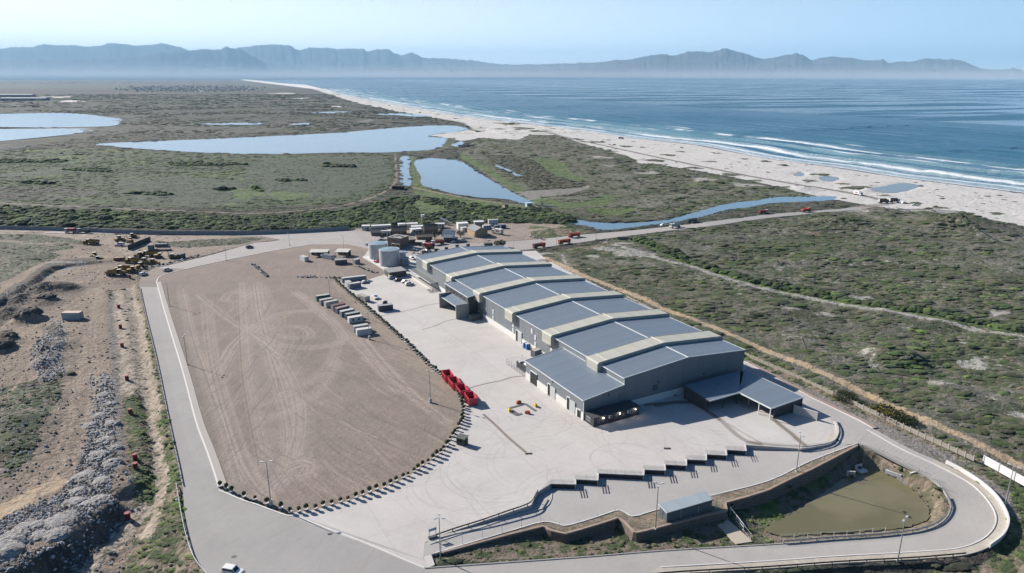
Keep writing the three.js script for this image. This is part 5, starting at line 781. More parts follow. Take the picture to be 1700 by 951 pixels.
{ // precast fence on the dune side
  const line = smooth(W2([[1040, 495], [1130, 540], [1237, 590.5], [1326, 630], [1380, 655], [1444, 685], [1512.5, 717.5], [1575, 746], [1623, 768]]), 6), o = thing('concrete_fence', 'low precast concrete post and panel fence along the dune side', 'fence'), ps = along(line, 2.3), post = M(.40, .37, .31, .9), panel = M(.30, .275, .235, .95);
  for (let i = 0; i < ps.length; i++) { mesh('post', box(.26, 1.75, .26, ps[i][0], -.1, ps[i][1], ps[i][3]), post, o); if (i + 1 < ps.length) { const p = ps[i], q = ps[i + 1]; mesh('panel', beam([p[0], -.05, p[1]], [q[0], -.05, q[1]], .1, 1.35 + .12 * (i % 3 === 0)), panel, o); } }
}
{ const line = W2([[1632, 768], [1668, 788], [1700, 806], [1760, 838], [1840, 880]]), o = thing('white_wall', 'tall smooth white boundary wall of wide panels at the far right', 'wall'), ps = along(line, 4.4), w = M(.68, .68, .68, .8); for (let i = 0; i < ps.length; i++) { const p = ps[i], q = ps[i + 1]; mesh('post', box(.34, 2.4, .34, p[0], -.1, p[1], p[3]), M(.5, .5, .5, .85), o); if (q) mesh('panel', beam([p[0], -.1, p[1]], [q[0], -.1, q[1]], .14, 2.3), w, o); } }
{ // the long boundary wall along the upper road
  const line = smooth(W2([[-200, 380], [0, 380.5], [105, 383], [252, 388.8], [340, 389.5], [425, 389], [500, 386], [581.5, 381.5]]), 6), o = thing('boundary_wall', 'long blue grey precast concrete wall beside the upper road', 'wall'), ps = along(line, 4), w = M(.235, .25, .27, .85), pm = M(.30, .31, .32, .85);
  for (let i = 0; i < ps.length; i++) { const p = ps[i], q = ps[i + 1]; mesh('post', box(.3, 2.75, .3, p[0], -.15, p[1], p[3]), pm, o); if (q) mesh('panel', beam([p[0], -.15, p[1]], [q[0], -.15, q[1]], .12, 2.65), w, o); }
}
// ---------------------------------------------------------------- small trees in pots along the edge of the yard
{
  const crownG = (() => { const g = new THREE.IcosahedronGeometry(.52, 2), p = g.attributes.position; for (let i = 0; i < p.count; i++) { const k = .8 + .5 * ns(NB, p.getX(i) * 9 + p.getZ(i) * 3, p.getY(i) * 9, 20); p.setXYZ(i, p.getX(i) * k, p.getY(i) * k, p.getZ(i) * k); } g.computeVertexNormals(); return g; })();
  const pot = new THREE.LatheGeometry([[.0, 0], [.42, 0], [.5, .55], [.44, .58], [.40, .5], [0, .48]].map((p) => new THREE.Vector2(...p)), 12), leaf = [M(.030, .045, .018, .95), M(.042, .058, .02, .95), M(.05, .05, .022, .95)], white = M(.62, .60, .58, .9), band = M(.03, .03, .032, .9);
  const proto = leaf.map((m) => { const o = new THREE.Group(); mesh('pot', pot, white, o); mesh('band', cyl(.475, .5, .2, 0, .16, 0, 12, true), band, o.children[0]); mesh('stem', cyl(.05, .04, .5, 0, .48, 0, 6), M(.08, .06, .04), o); mesh('crown', crownG.clone().translate(0, 1.3, 0), m, o); return o; });
  const front = W2(TREELINE.slice(8, 35)), rear = W2(TREELINE.slice(34)), corner = W2(TREELINE.slice(0, 8));
  const frontN = along(front, 1.95).length, spots = [...corner.map((p) => [...p]), ...along(front, 1.95), ...along(rear, 1.45)];
  spots.forEach((p, i) => { if (i > 8 && rnd() < .035) return; const o = proto[Math.floor(rnd() * 3)].clone(); o.name = numbered('potted_tree'); o.position.set(p[0] + rr(-.22, .22), .02, p[1] + rr(-.22, .22)); o.rotation.y = rr(0, 6); const s = rr(.72, 1.16); o.scale.set(s, s * rr(.92, 1.08), s); tag(o, i < corner.length ? 'round topped tree in a white pot at the grey road corner' : i < corner.length + frontN ? 'round topped tree in a white pot on the front curve of the yard' : 'small round topped tree in a white pot in the dense row near the containers', 'potted tree', 'potted trees along the curved edge of the concrete yard'); scene.add(o); });
}
// ---------------------------------------------------------------- lamp posts
{
  const head = (o, h, n, y = 0) => { for (let k = 0; k < n; k++) { const a = k / n * 6.283 + .5; mesh('arm', rod([0, h - .1, 0], [Math.cos(a) * .8, h + .15, Math.sin(a) * .8], .05), galv, o); const l = mesh('lamp_head', box(.75, .2, .42, Math.cos(a) * 1.05, h + .1, Math.sin(a) * 1.05, -a), paleSteel, o); mesh('lens', box(.6, .03, .32, Math.cos(a) * 1.05, h + .07, Math.sin(a) * 1.05, -a), M(.5, .5, .48, .2), l); } };
  const L = [[714.7, 668, 617, 0, 2, 1, 'tall lamp post on a thick base beside the red bins'], [450, 838, 767, 0, 2, 1, 'tall lamp post at the front corner of the earth field'], [282, 508, 470, 0, 2, 0, 'thin lamp post on the upper left edge of the earth field'], [311.6, 605, 558, 0, 2, 0, 'thin lamp post on the middle left edge of the earth field'], [613.5, 563.5, 520, 0, 2, 1, 'lamp post standing beside the two end containers'], [548, 492, 462, 0, 2, 0, 'lamp post behind the teal container'], [1088, 878, 804, -1.2, 3, 0, 'tall lamp post beside the grey pump shed'], [731.4, 932, 859, -.9, 3, 0, 'tall lamp post at the planted tip of the lower wall'], [1490, 931, 862, -3.1, 2, 0, 'tall lamp post on the bottom road in front of the pond'], [1668.7, 837, 774, -1.6, 2, 0, 'tall lamp post outside the bend near the white wall'], [1321.7, 783, 721, -.9, 2, 0, 'tall lamp post at the eastern ramp above the pond'], [376, 432, 406, 0, 1, 0, 'lamp post on the verge where the left road turns'], [571, 416, 391, 0, 2, 0, 'mast with two lamps behind the open sheds'], [481, 408, 388, 0, 1, 0, 'lamp post at the edge of the upper road junction'], [434.6, 394, 366, 0, 1, 0, 'lamp post at the planted island by the boundary wall'], [651, 379, 351, 0, 1, 0, 'lamp post behind the long white site offices'], [673.6, 376, 352, 0, 1, 0, 'lamp post among the white site offices'], [750.6, 374, 353, 0, 1, 0, 'lamp post beside the conveyor at the compound edge'], [783, 371, 355, 0, 1, 0, 'lamp post behind the brown gabled shed'], [845, 371, 355, 0, 1, 0, 'lamp post beyond the blue tanks of the compound'], [55.5, 386, 366, 0, 1, 0, 'leftmost lamp post along the upper road'], [174, 391, 361, 0, 1, 0, 'lamp post on the upper road left of the parked plant'], [294, 394, 369, 0, 1, 0, 'lamp post on the upper road past the dark wall'], [924, 408, 394, 0, 1, 0, 'lamp post beside the orange tipper trucks'], [989, 397, 382.6, 0, 1, 0, 'lamp post on the beach road near the culvert'], [852, 412, 402, 0, 1, 0, 'lamp post at the start of the beach road']];
  for (const [px, py, top, h, n, base, label] of L) { const p = P3(px, py, h), H = riseTo(px, py, top, h), o = thing('lamp_post', label, 'lamp post', [p.x, h, p.z], rr(0, 3)); const far = py < 435; mesh('pole', cyl(far ? .11 : .15, far ? .07 : .08, H, 0, 0, 0, 10), galv, o); if (base) mesh('base', cyl(.5, .45, 1.5, 0, 0, 0, 12), concrete, o); else mesh('base', box(.6, .3, .6), concrete, o); head(o, H, n); }
}
// ---------------------------------------------------------------- containers, bins, vehicles, plant
const paint = (r, g, b, rough = .4) => new THREE.MeshPhysicalMaterial({ color: lin(r, g, b), roughness: rough, clearcoat: .5, clearcoatRoughness: .15 });
const rubber = M(.022, .022, .024, .9), glass = new THREE.MeshPhysicalMaterial({ color: lin(.018, .022, .028), roughness: .08 }), chrome = M(.5, .5, .5, .3, { metalness: .6 }), hub = M(.3, .3, .31, .5, { metalness: .3 }), lampMat = M(.75, .75, .72, .15), tailMat = M(.4, .03, .03, .25);
const corr = dataTex(64, 4, (i, j, o) => { o[0] = o[1] = o[2] = .5 + .5 * Math.sin(i / 64 * 6.283 * 4); }, false); corr.repeat.set(1 / 1.2, 1);
const weathered = per(dataTex(256, 256, (i, j, o) => { const a = NB[j * 2 * NS + i * 2], b = NA[(j * 2) * NS + ((i * 2 + 77) & 511)], t = (.80 + .30 * a) / TONE; mixc(o, [t, t, t], [.62 * t, .5 * t, .42 * t], sstep(.62, .8, b) * .6); }), 5);
const worn = (c, rough = .6, extra = {}) => new THREE.MeshStandardMaterial({ color: lin(...c), map: weathered, roughness: rough, ...extra });
const dir = (p, q) => { const a = G(...p), b = G(...q); return Math.atan2(-(b[1] - a[1]), b[0] - a[0]); };
// base corners on the long side nearest the viewer -> centre and turn of a body of depth D behind them
function spot(p, q, D, h = 0) { const a = P3(p[0], p[1], h), b = P3(q[0], q[1], h), d = b.clone().sub(a), L = d.length(), nx = d.z / L, nz = -d.x / L, s = nz < 0 ? 1 : -1; return { c: [(a.x + b.x) / 2 + nx * D / 2 * s, h, (a.z + b.z) / 2 + nz * D / 2 * s], turn: Math.atan2(-d.z, d.x), L }; }
function container(name, label, p, q, color, { L, D = 2.44, H = 2.6, roof = color.map((c) => Math.min(.62, c * 1.5 + .1)), windows = 0, door = 1, y = 0, group = 'shipping containers on the site' } = {}) {
  const s = spot(p, q, D), o = thing(name, label, 'container', [s.c[0], y, s.c[2]], s.turn, group), l = L ?? s.L, P = (n, g, m) => mesh(n, g, m, o);
  const side = worn(color, .6, { bumpMap: corr, bumpScale: .05 }), rf = worn(roof), edge = M(color[0] * .8, color[1] * .8, color[2] * .8, .6);
  P('side_wall', box(l - .1, H - .25, .1, 0, .15, D / 2 - .06), side); P('side_wall', box(l - .1, H - .25, .1, 0, .15, -D / 2 + .06), side); P('end_wall', box(.1, H - .25, D - .1, -l / 2 + .06, .15, 0), side);
  for (const k of [-1, 1]) { const d = P('door', box(.1, H - .3, D / 2 - .08, l / 2 - .05, .16, k * D / 4), side); for (const z of [-.3, .25]) mesh('lock_bar', cyl(.025, .025, H - .4, l / 2 + .02, .2, k * D / 4 + z, 6), galv, d); }
  P('roof', box(l - .06, .08, D - .06, 0, H - .12, 0), rf); P('floor', box(l, .15, D, 0, .02, 0), edge);
  for (const x of [-1, 1]) for (const z of [-1, 1]) P('corner_post', box(.14, H, .14, x * (l / 2 - .05), 0, z * (D / 2 - .05)), edge);
  for (const z of [-1, 1]) P('top_rail', box(l, .12, .1, 0, H - .13, z * (D / 2 - .03)), edge);
  for (let k = 0; k < windows; k++) { const x = (k - (windows - 1) / 2) * l / (windows + .4), w = P('window', box(.95, .8, .08, x, 1.1, D / 2), M(.25, .26, .27, .6)); mesh('pane', box(.8, .65, .05, x, 1.17, D / 2 + .04), glass, w); }
  return o;
}
const z4 = (x, y) => [500 + x / 7.046, 450 + y / 7.046], z1 = (x, y) => [480 + x / 7.046, 360 + y / 7.046];
const white = [.56, .56, .55], lgrey = [.30, .32, .34], bgrey = [.14, .17, .21], rust = [.20, .085, .05];
container('container', 'teal shipping container at the far end of the row on the earth field', z4(188, 357), z4(340, 335), [.012, .115, .105], { L: 6.06, roof: [.46, .45, .40] });
container('container', 'grey container with pale roof next to the teal one', z4(240, 405), z4(380, 378), [.17, .19, .21], { L: 6.06, roof: [.42, .41, .38] });
container('container', 'white open-ended container third in the row', z4(297, 432), z4(440, 402), [.42, .42, .41], { L: 6.06, roof: [.42, .40, .38] });
container('container', 'grey container with rust brown roof in the middle of the row', z4(384, 470), z4(520, 440), [.22, .22, .22], { L: 6.06, roof: [.16, .075, .045] });
container('container', 'slate container with faded pink roof in the row', z4(436, 503), z4(562, 470), [.10, .12, .16], { L: 6.06, roof: [.34, .22, .20] });
container('container', 'grey blue container with white roof in the row', z4(490, 540), z4(616, 512), [.17, .20, .235], { L: 6.06, roof: [.52, .52, .51] });
container('container', 'dark green container with pale grey roof before the white cabin', z4(535, 575), z4(690, 545), [.03, .045, .035], { L: 6.06, roof: [.30, .35, .35] });
container('container', 'white site cabin with two dark windows at the near end of the row', z4(570, 617), z4(722, 590), [.60, .60, .58], { L: 6.06, windows: 2, roof: [.62, .61, .58] });
container('container', 'grey blue container standing behind the white box by the lamp post', z4(628, 722), z4(790, 695), [.20, .24, .28], { L: 6.06, roof: [.45, .45, .42] });
container('container', 'white container box nearest the viewer beside the lamp post', z4(665, 762), z4(824, 738), [.52, .53, .54], { L: 6.06, roof: [.60, .58, .52] });
container('container', 'long grey twelve metre container at the far corner of the yard', z4(490, 142), z4(760, 110), [.19, .225, .26], { L: 12.2, roof: [.52, .54, .55], group: 'containers at the far corner of the yard' });
container('container', 'pale container end-on between the long container and the small one', z4(503, 160), z4(562, 212), [.46, .47, .47], { L: 6.06, D: 2.4, roof: [.40, .40, .39], group: 'containers at the far corner of the yard' });
container('container', 'short blue grey container with white roof edge at the planter row', z4(570, 213), z4(702, 190), [.17, .21, .25], { L: 6.06, roof: [.55, .55, .54], group: 'containers at the far corner of the yard' });
container('container', 'small beige container seen end-on beside the white car', z4(752, 366), z4(808, 350), [.42, .41, .38], { L: 2.5, D: 6, roof: [.36, .35, .31], group: 'containers at the far corner of the yard' });
container('container', 'dark slate container with generator end on the open yard', z4(912, 476), z4(1078, 455), [.055, .065, .08], { L: 6.3, roof: [.34, .35, .36], group: 'containers at the far corner of the yard' });
container('container', 'whitewashed storage container with pinkish roof alone on the landfill', [103.5, 531], [133, 531], [.40, .42, .44], { L: 7.6, D: 3, H: 3.2, roof: [.46, .33, .24], group: 'landfill stores' });
container('container', 'blue grey container against the wing of the warehouse', [889, 594], [907, 588], [.10, .13, .17], { L: 6, D: 2.4, H: 2.7, roof: [.40, .36, .30], group: 'stores by the warehouse' });
container('container', 'dark steel store in the shade of the reception block', [783, 534], [802, 529], [.10, .11, .12], { L: 5.8, D: 2.4, H: 2.5, roof: [.10, .11, .12], group: 'stores by the warehouse' });
container('container', 'white container end-on at the western side of the open sheds', z1(178, 526), z1(238, 515), [.60, .61, .62], { L: 2.5, D: 6, roof: [.46, .46, .46], group: 'stores round the open sheds' });
container('container', 'white container end-on between the two open sheds', z1(492, 505), z1(537, 492), [.56, .57, .58], { L: 2.5, D: 7, roof: [.20, .21, .22], group: 'stores round the open sheds' });
container('container', 'small grey shed box standing alone by the tank wall', z1(775, 555), z1(832, 545), [.24, .25, .26], { L: 3, D: 3, roof: [.48, .47, .45], group: 'stores round the open sheds' });
container('container', 'dark grey double container in front of the open sheds', z1(548, 562), z1(675, 552), [.09, .095, .10], { L: 6.4, D: 4.4, roof: [.28, .28, .27], group: 'stores round the open sheds' });
{ // pairs of open sheds
  const shed = (label, a, b, D, H) => { const s = spot(a, b, D), o = thing('open_shed', label, 'shed', s.c, s.turn, 'open sheds on the earth field'), L = s.L; mesh('roof', slab([-L / 2, H, D / 2], [L / 2, H, D / 2], [L / 2, H + .6, -D / 2], [-L / 2, H + .6, -D / 2], .12), M(.52, .50, .45, .7), o); for (let k = 0; k < 4; k++) for (const z of [-1, 1]) mesh('post', box(.14, H + (z < 0 ? .5 : -.1), .14, -L / 2 + .3 + k * (L - .6) / 3, 0, z * (D / 2 - .2)), galv, o); mesh('back_wall', box(L - .2, H, .1, 0, 0, -D / 2 + .4), M(.06, .06, .065, .8), o); mesh('bench', box(L * .6, .9, .8, 0, 0, -D / 2 + 1.2), M(.2, .17, .14, .9), o); return o; };
  shed('open shed with cream roof left of the middle white container', z1(235, 470), z1(455, 468), 5.5, 2.8); shed('open shed with cream roof on the right above the dark containers', z1(535, 468), z1(690, 472), 6, 3);
  const d = P3(...z1(380, 470)), o = thing('satellite_dish', 'round white dish leaning under the left open shed', 'dish', [d.x, 0, d.z], .4); mesh('bowl', new THREE.SphereGeometry(1, 16, 8, 0, 6.283, 0, 1).rotateX(1.1).translate(0, 1, 0), M(.7, .7, .68, .5), o); mesh('stand', cyl(.08, .08, 1, 0, 0, 0, 6), galv, o);
}
{ // red open-top bins
  const red = worn([.56, .05, .075], .5), inn = M(.10, .018, .02, .8);
  const a = P3(743.5, 630), b = P3(781, 668), dx = (b.x - a.x) / 3, dz = (b.z - a.z) / 3, turn = Math.atan2(-(b.z - a.z), b.x - a.x), where = ['farthest red open-top bin, at the head of the row of four', 'second red open-top bin from the far end of the row', 'third red open-top bin, just behind the nearest one', 'nearest red open-top bin in the row beside the planted edge'];
  for (let k = 0; k < 4; k++) {
    const o = thing('waste_bin', where[k], 'waste bin', [a.x + dx * k + rr(-.2, .2), .02, a.z + dz * k], dir([766, 660], [777, 675]) + rr(-.05, .05), 'red open-top bins by the curved edge'), L = 5.4, D = 2.7, H = 2.5, P = (n, g, m) => mesh(n, g, m, o);
    P('side_wall', quads([[[-L / 2, .2, D / 2], [L / 2, .2, D / 2], [L / 2, H, D / 2 + .1], [-L / 2, H, D / 2 + .1]], [[L / 2, .2, D / 2 - .08], [-L / 2, .2, D / 2 - .08], [-L / 2, H, D / 2], [L / 2, H, D / 2]]]), red); P('side_wall', quads([[[L / 2, .2, -D / 2], [-L / 2, .2, -D / 2], [-L / 2, H, -D / 2 - .1], [L / 2, H, -D / 2 - .1]], [[-L / 2, .2, -D / 2 + .08], [L / 2, .2, -D / 2 + .08], [L / 2, H, -D / 2], [-L / 2, H, -D / 2]]]), red);
    P('end_wall', box(.1, H - .2, D + .1, L / 2, .2, 0), red); P('end_wall', box(.1, H - .2, D + .1, -L / 2, .2, 0), red); P('floor', box(L, .1, D, 0, .2, 0), inn);
    for (const z of [-1, 1]) { P('rim', box(L + .1, .14, .16, 0, H - .05, z * (D / 2 + .1)), red); for (let j = 0; j < 8; j++) P('rib', box(.12, H - .3, .12, -L / 2 + .4 + j * (L - .8) / 7, .2, z * (D / 2 + .1)), red); P('skid', box(L, .2, .2, 0, 0, z * .8), inn); }
    for (const x of [-1, 1]) P('rim', box(.16, .14, D + .3, x * L / 2, H - .05, 0), red);
  }
}
function wheel(r, w, x, y, z, o, name = 'wheel') { const m = mesh(name, new THREE.CylinderGeometry(r, r, w, 14).rotateX(Math.PI / 2).translate(x, y, z), rubber, o); mesh('rim', new THREE.CylinderGeometry(r * .55, r * .55, w + .03, 10).rotateX(Math.PI / 2).translate(x, y, z), hub, m); }
function makeCar(color, kind = 'sedan') { // x is forwards
  const o = new THREE.Group(), body = paint(...color), P = (n, g, m) => mesh(n, g, m, o), W = kind === 'pickup' ? 1.8 : 1.74, ext = (pts, w, b = .07) => prism(pts, -w / 2, w / 2, b), L = kind === 'pickup' ? 5.1 : kind === 'suv' ? 4.6 : 4.35, h = L / 2, hi = kind === 'sedan' ? 1.45 : 1.75, wr = kind === 'sedan' ? .32 : .37;
  const sill = kind === 'sedan' ? .24 : .34, belt = kind === 'sedan' ? .9 : 1.06;
  P('body', ext([[-h, sill + .1], [-h + .1, sill], [h - .15, sill], [h, sill + .15], [h - .03, belt - .2], [h - .25, belt - .08], [.75, belt + .02], [-h + (kind === 'pickup' ? .02 : .15), belt + .04], [-h, belt - .2]], W), body);
  if (kind === 'pickup') { P('bed', box(1.7, .06, W - .25, -h + 1, belt + .03, 0), M(.02, .02, .022, .9)); P('cabin', ext([[1.05, belt], [.45, hi - .05], [.3, hi], [-.75, hi], [-.95, hi - .06], [-1.0, belt]], W - .16, .06), body); P('window', ext([[.95, belt + .06], [.46, hi - .1], [-.88, hi - .1], [-.94, belt + .06]], W - .12, .02), glass); }
  else { const r = kind === 'suv' ? -h + .12 : -h + .75, q = kind === 'suv' ? -h + .35 : -h + 1.25; P('cabin', ext([[1.0, belt], [.35, hi - .05], [.2, hi], [q + .1, hi], [q - .06, hi - .05], [r, belt]], W - .14, .06), body); P('window', ext([[.9, belt + .05], [.36, hi - .1], [q, hi - .1], [r + .1, belt + .05]], W - .1, .02), glass); P('windscreen', slab([.96, belt + .07, W / 2 - .2], [.42, hi - .07, W / 2 - .26], [.42, hi - .07, -W / 2 + .26], [.96, belt + .07, -W / 2 + .2], .02), glass); P('rear_window', slab([r + .06, belt + .09, -W / 2 + .2], [q - .04, hi - .08, -W / 2 + .26], [q - .04, hi - .08, W / 2 - .26], [r + .06, belt + .09, W / 2 - .2], -.03), glass); }
  for (const x of [h - .85, -h + .85]) for (const z of [-1, 1]) wheel(wr, .22, x, wr, z * (W / 2 - .1), o);
  for (const z of [-1, 1]) { P('headlight', box(.1, .16, .34, h - .06, belt - .3, z * (W / 2 - .28)), lampMat); P('tail_light', box(.08, .2, .22, -h + .02, belt - .28, z * (W / 2 - .2)), tailMat); P('mirror', box(.14, .12, .18, .62, belt + .04, z * (W / 2 + .06)), body); }
  P('bumper', box(.12, .2, W - .1, h - .02, sill + .02, 0), M(.05, .05, .052, .7)); P('bumper', box(.12, .2, W - .1, -h + .02, sill + .02, 0), M(.05, .05, .052, .7));
  return o;
}
const placeThing = (o, name, label, cat, px, py, turn, group, y = .02) => { const p = P3(px, py, y); o.name = numbered(name); o.position.copy(p); o.rotation.y = turn; tag(o, label, cat, group); scene.add(o); return o; };
const W_ = [.72, .72, .71], SIL = [.38, .40, .42], BLK = [.015, .016, .018];
 
placeThing(makeCar(W_, 'suv'), 'parked_car', 'white high roofed car on the wide road at the bottom edge', 'car', 388, 952.5, dir([387, 947], [420, 953]));
placeThing(makeCar(SIL, 'suv'), 'parked_car', 'silver car driving where the straight road bends, above the field corner', 'car', 278.5, 449.5, dir([260, 453], [300, 444]));
placeThing(makeCar(W_, 'suv'), 'parked_car', 'white car beside the yellow plant at the road bend', 'car', 238.5, 456.5, dir([238, 456], [250, 452]));
placeThing(makeCar(BLK, 'suv'), 'parked_car', 'dark car on the road towards the junction', 'car', 414.5, 411.5, dir([400, 413], [425, 407]));
placeThing(makeCar(SIL), 'parked_car', 'silver saloon at the end of the long grey container', 'car', 606, 469.5, dir([600, 470], [612, 467]));
placeThing(makeCar(W_, 'pickup'), 'parked_car', 'white car alone between the small beige container and the dark one', 'car', 623.5, 495, dir([620, 491], [627, 498]));
placeThing(makeCar([.5, .52, .54], 'suv'), 'parked_car', 'pale car parked by the small flat office, leftmost of the line', 'car', 651, 462.5, dir([645, 464], [657, 461]));
placeThing(makeCar(BLK), 'parked_car', 'black car second in the line by the covered walk', 'car', 661, 466, dir([655, 467], [667, 465]));
placeThing(makeCar(W_), 'parked_car', 'white car third in the line by the covered walk', 'car', 673, 468.5, dir([668, 470], [680, 467.5]));
placeThing(makeCar(W_, 'suv'), 'parked_car', 'nearest white car in the line by the covered walk', 'car', 679.5, 473, dir([674, 474], [686, 471.5]));
placeThing(makeCar(W_, 'suv'), 'parked_car', 'white car between the small tanks and the warehouse corner', 'car', 684.5, 430.5, dir([680, 429], [690, 432]));
placeThing(makeCar(SIL), 'parked_car', 'silver car passing on the road behind the big tanks', 'car', 688, 416, dir([680, 415.5], [696, 417]));
placeThing(makeCar(W_), 'parked_car', 'white car nearest the carport of the solar roofed house', 'car', 753, 402.5, dir([748, 404], [758, 401]), 'cars by the solar roofed house');
placeThing(makeCar(SIL), 'parked_car', 'pale silver car in the middle of three by the carport', 'car', 761.5, 401, dir([756, 403], [766, 399]), 'cars by the solar roofed house');
placeThing(makeCar(W_), 'parked_car', 'white car on the right of three by the carport', 'car', 769, 400, dir([764, 402], [774, 398]), 'cars by the solar roofed house');
placeThing(makeCar([.10, .12, .15]), 'parked_car', 'dark blue car beside the brick office', 'car', 633, 400, .3); placeThing(makeCar(W_), 'parked_car', 'white car half hidden behind the far storage tank', 'car', 610.5, 406, 1.2);
placeThing(makeCar([.05, .05, .06], 'suv'), 'parked_car', 'dark car by the far gable of the warehouse', 'car', 706, 420.5, .4); placeThing(makeCar(W_), 'parked_car', 'white car next to the dark car at the far gable', 'car', 710, 418, .6);
placeThing(makeCar(W_), 'parked_car', 'white car ahead of the tanker on the beach road', 'car', 1101, 374.5, dir([1080, 377], [1120, 373]));
function makeTruck(cab, bodyC, kind) {
  const o = new THREE.Group(), cm = paint(...cab), bm = worn(bodyC, .55), P = (n, g, m) => mesh(n, g, m, o), L = 8.2;
  P('chassis', box(L, .3, 1, 0, .75, 0), M(.03, .03, .032, .8));
  P('cab', prism([[2.5, .7], [4.1, .7], [4.15, 1.7], [3.95, 2.95], [2.5, 2.95]], -1.2, 1.2, .08), cm); P('windscreen', slab([4.17, 1.8, 1.02], [4.02, 2.7, 1.0], [4.02, 2.7, -1.0], [4.17, 1.8, -1.02], .04), glass); for (const z of [-1, 1]) { P('window', box(1, .7, .05, 3.3, 1.9, z * 1.2), glass); P('headlight', box(.08, .2, .35, 4.14, 1.05, z * .85), lampMat); P('mirror', box(.1, .5, .2, 4, 1.9, z * 1.4), M(.03, .03, .03)); }
  if (kind === 'tipper') { P('tipper_body', merge([box(5.6, .12, 2.4, -1.1, 1.25, 0), box(5.6, 1.3, .1, -1.1, 1.25, 1.2), box(5.6, 1.3, .1, -1.1, 1.25, -1.2), box(.1, 1.5, 2.4, 1.7, 1.25, 0), box(.1, 1.2, 2.4, -3.9, 1.25, 0)]), bm); P('load', box(5.4, .5, 2.2, -1.1, 1.6, 0), M(.05, .045, .04, 1)); P('headboard', box(.9, .1, 2.4, 2.1, 2.8, 0), bm); for (let k = 0; k < 5; k++) P('rib', box(.12, 1.2, 2.56, -3.5 + k * 1.2, 1.28, 0), bm); }
  else if (kind === 'box') { P('cargo_box', box(6, 2.6, 2.5, -1, 1.1, 0), bm); P('rear_door', box(.06, 2.4, 2.3, -4.03, 1.2, 0), M(.4, .4, .4, .6)); for (const z of [-1, 1]) { P('panel_mark', box(1.3, 1.0, .03, -.2, 1.9, z * 1.27), M(.06, .035, .12, .6)); P('panel_mark', box(1.1, 1.0, .03, -1.6, 1.9, z * 1.27), M(.42, .05, .05, .6)); } }
  else if (kind === 'compactor') { P('compactor_body', prism([[-2.6, 1.1], [2.2, 1.1], [2.2, 3.1], [-2.2, 3.1], [-2.6, 2.6]], -1.22, 1.22, .1), bm); P('tailgate', prism([[-4.1, .8], [-2.65, 1.0], [-2.3, 3.1], [-2.9, 3.2], [-4.0, 1.9]], -1.2, 1.2, .06), M(bodyC[0] * .45, bodyC[1] * .5, bodyC[2] * .5, .7)); for (let k = 0; k < 4; k++) P('rib', box(.1, 1.9, 2.56, -1.8 + k * 1.2, 1.15, 0), bm); P('hopper', box(.6, .9, 2, -3.9, .9, 0), M(.02, .02, .02)); }
  else { P('tank', new THREE.CapsuleGeometry(1.15, 4, 6, 16).rotateZ(Math.PI / 2).translate(-1, 2.1, 0), bm); P('walkway', box(4, .08, .6, -1, 3.24, 0), galv); for (const x of [-2.6, .6]) P('cradle', box(.3, .8, 2, x, 1, 0), M(.1, .1, .1)); P('hatch', cyl(.3, .3, .2, -1, 3.25, 0), galv); }
  for (const x of [3.1, -2, -3.3]) for (const z of [-1, 1]) wheel(.5, .4, x, .5, z * 1.0, o);
  return o;
}
const road1 = dir([900, 408], [1000, 394]);
placeThing(makeTruck([.62, .62, .6], [.38, .04, .05], 'compactor'), 'refuse_truck', 'red bodied refuse truck with white cab near the brown sheds', 'truck', 711, 411.5, dir([700, 409.5], [722, 413]) + Math.PI);
placeThing(makeTruck([.6, .6, .6], [.36, .05, .05], 'tipper'), 'lorry', 'white cabbed lorry with red crane body behind the refuse truck', 'truck', 727, 405.5, dir([715, 406], [738, 403]) + Math.PI);
placeThing(makeTruck([.62, .62, .6], [.66, .66, .65], 'box'), 'box_truck', 'white box truck with dark and red marks in the compound', 'truck', 826, 388.5, dir([818, 388], [835, 391]) + Math.PI);
placeThing(makeTruck([.5, .09, .03], [.12, .03, .02], 'tipper'), 'tipper_truck', 'orange tipper truck nearest the warehouse on the beach road', 'truck', 894.5, 411, road1, 'tipper trucks on the beach road');
placeThing(makeTruck([.5, .09, .03], [.32, .04, .025], 'tipper'), 'tipper_truck', 'orange tipper truck second along the beach road', 'truck', 936.5, 404.5, road1, 'tipper trucks on the beach road');
placeThing(makeTruck([.5, .08, .03], [.30, .035, .02], 'tipper'), 'tipper_truck', 'orange tipper truck on the verge side, third along the beach road', 'truck', 953, 393.5, road1, 'tipper trucks on the beach road');
placeThing(makeTruck([.62, .62, .6], [.60, .61, .62], 'tanker'), 'tanker_truck', 'white tanker truck on the beach road above the culvert', 'truck', 1120.5, 377.5, dir([1100, 379], [1140, 374]) + Math.PI);
placeThing(makeTruck([.05, .06, .05], [.05, .06, .05], 'tipper'), 'tipper_truck', 'dark green truck ahead of the tanker on the beach road', 'truck', 1148, 369, dir([1130, 372], [1170, 366.5]), 'tipper trucks on the beach road');
placeThing(makeTruck([.6, .6, .6], [.22, .03, .025], 'tipper'), 'tipper_truck', 'dark red truck on the beach road near the river end', 'truck', 1266.5, 354.5, dir([1240, 358], [1290, 353]), 'tipper trucks on the beach road');
placeThing(makeTruck([.5, .08, .04], [.48, .06, .03], 'tipper'), 'tipper_truck', 'bright orange truck farthest along the beach road', 'truck', 1337.5, 351.5, dir([1310, 354], [1360, 349]), 'tipper trucks on the beach road');
placeThing(makeTruck([.7, .7, .7], [.68, .68, .66], 'box'), 'coach', 'white coach on the coastal road by the lagoon', 'coach', 1424, 324, dir([1400, 319.5], [1440, 327]));
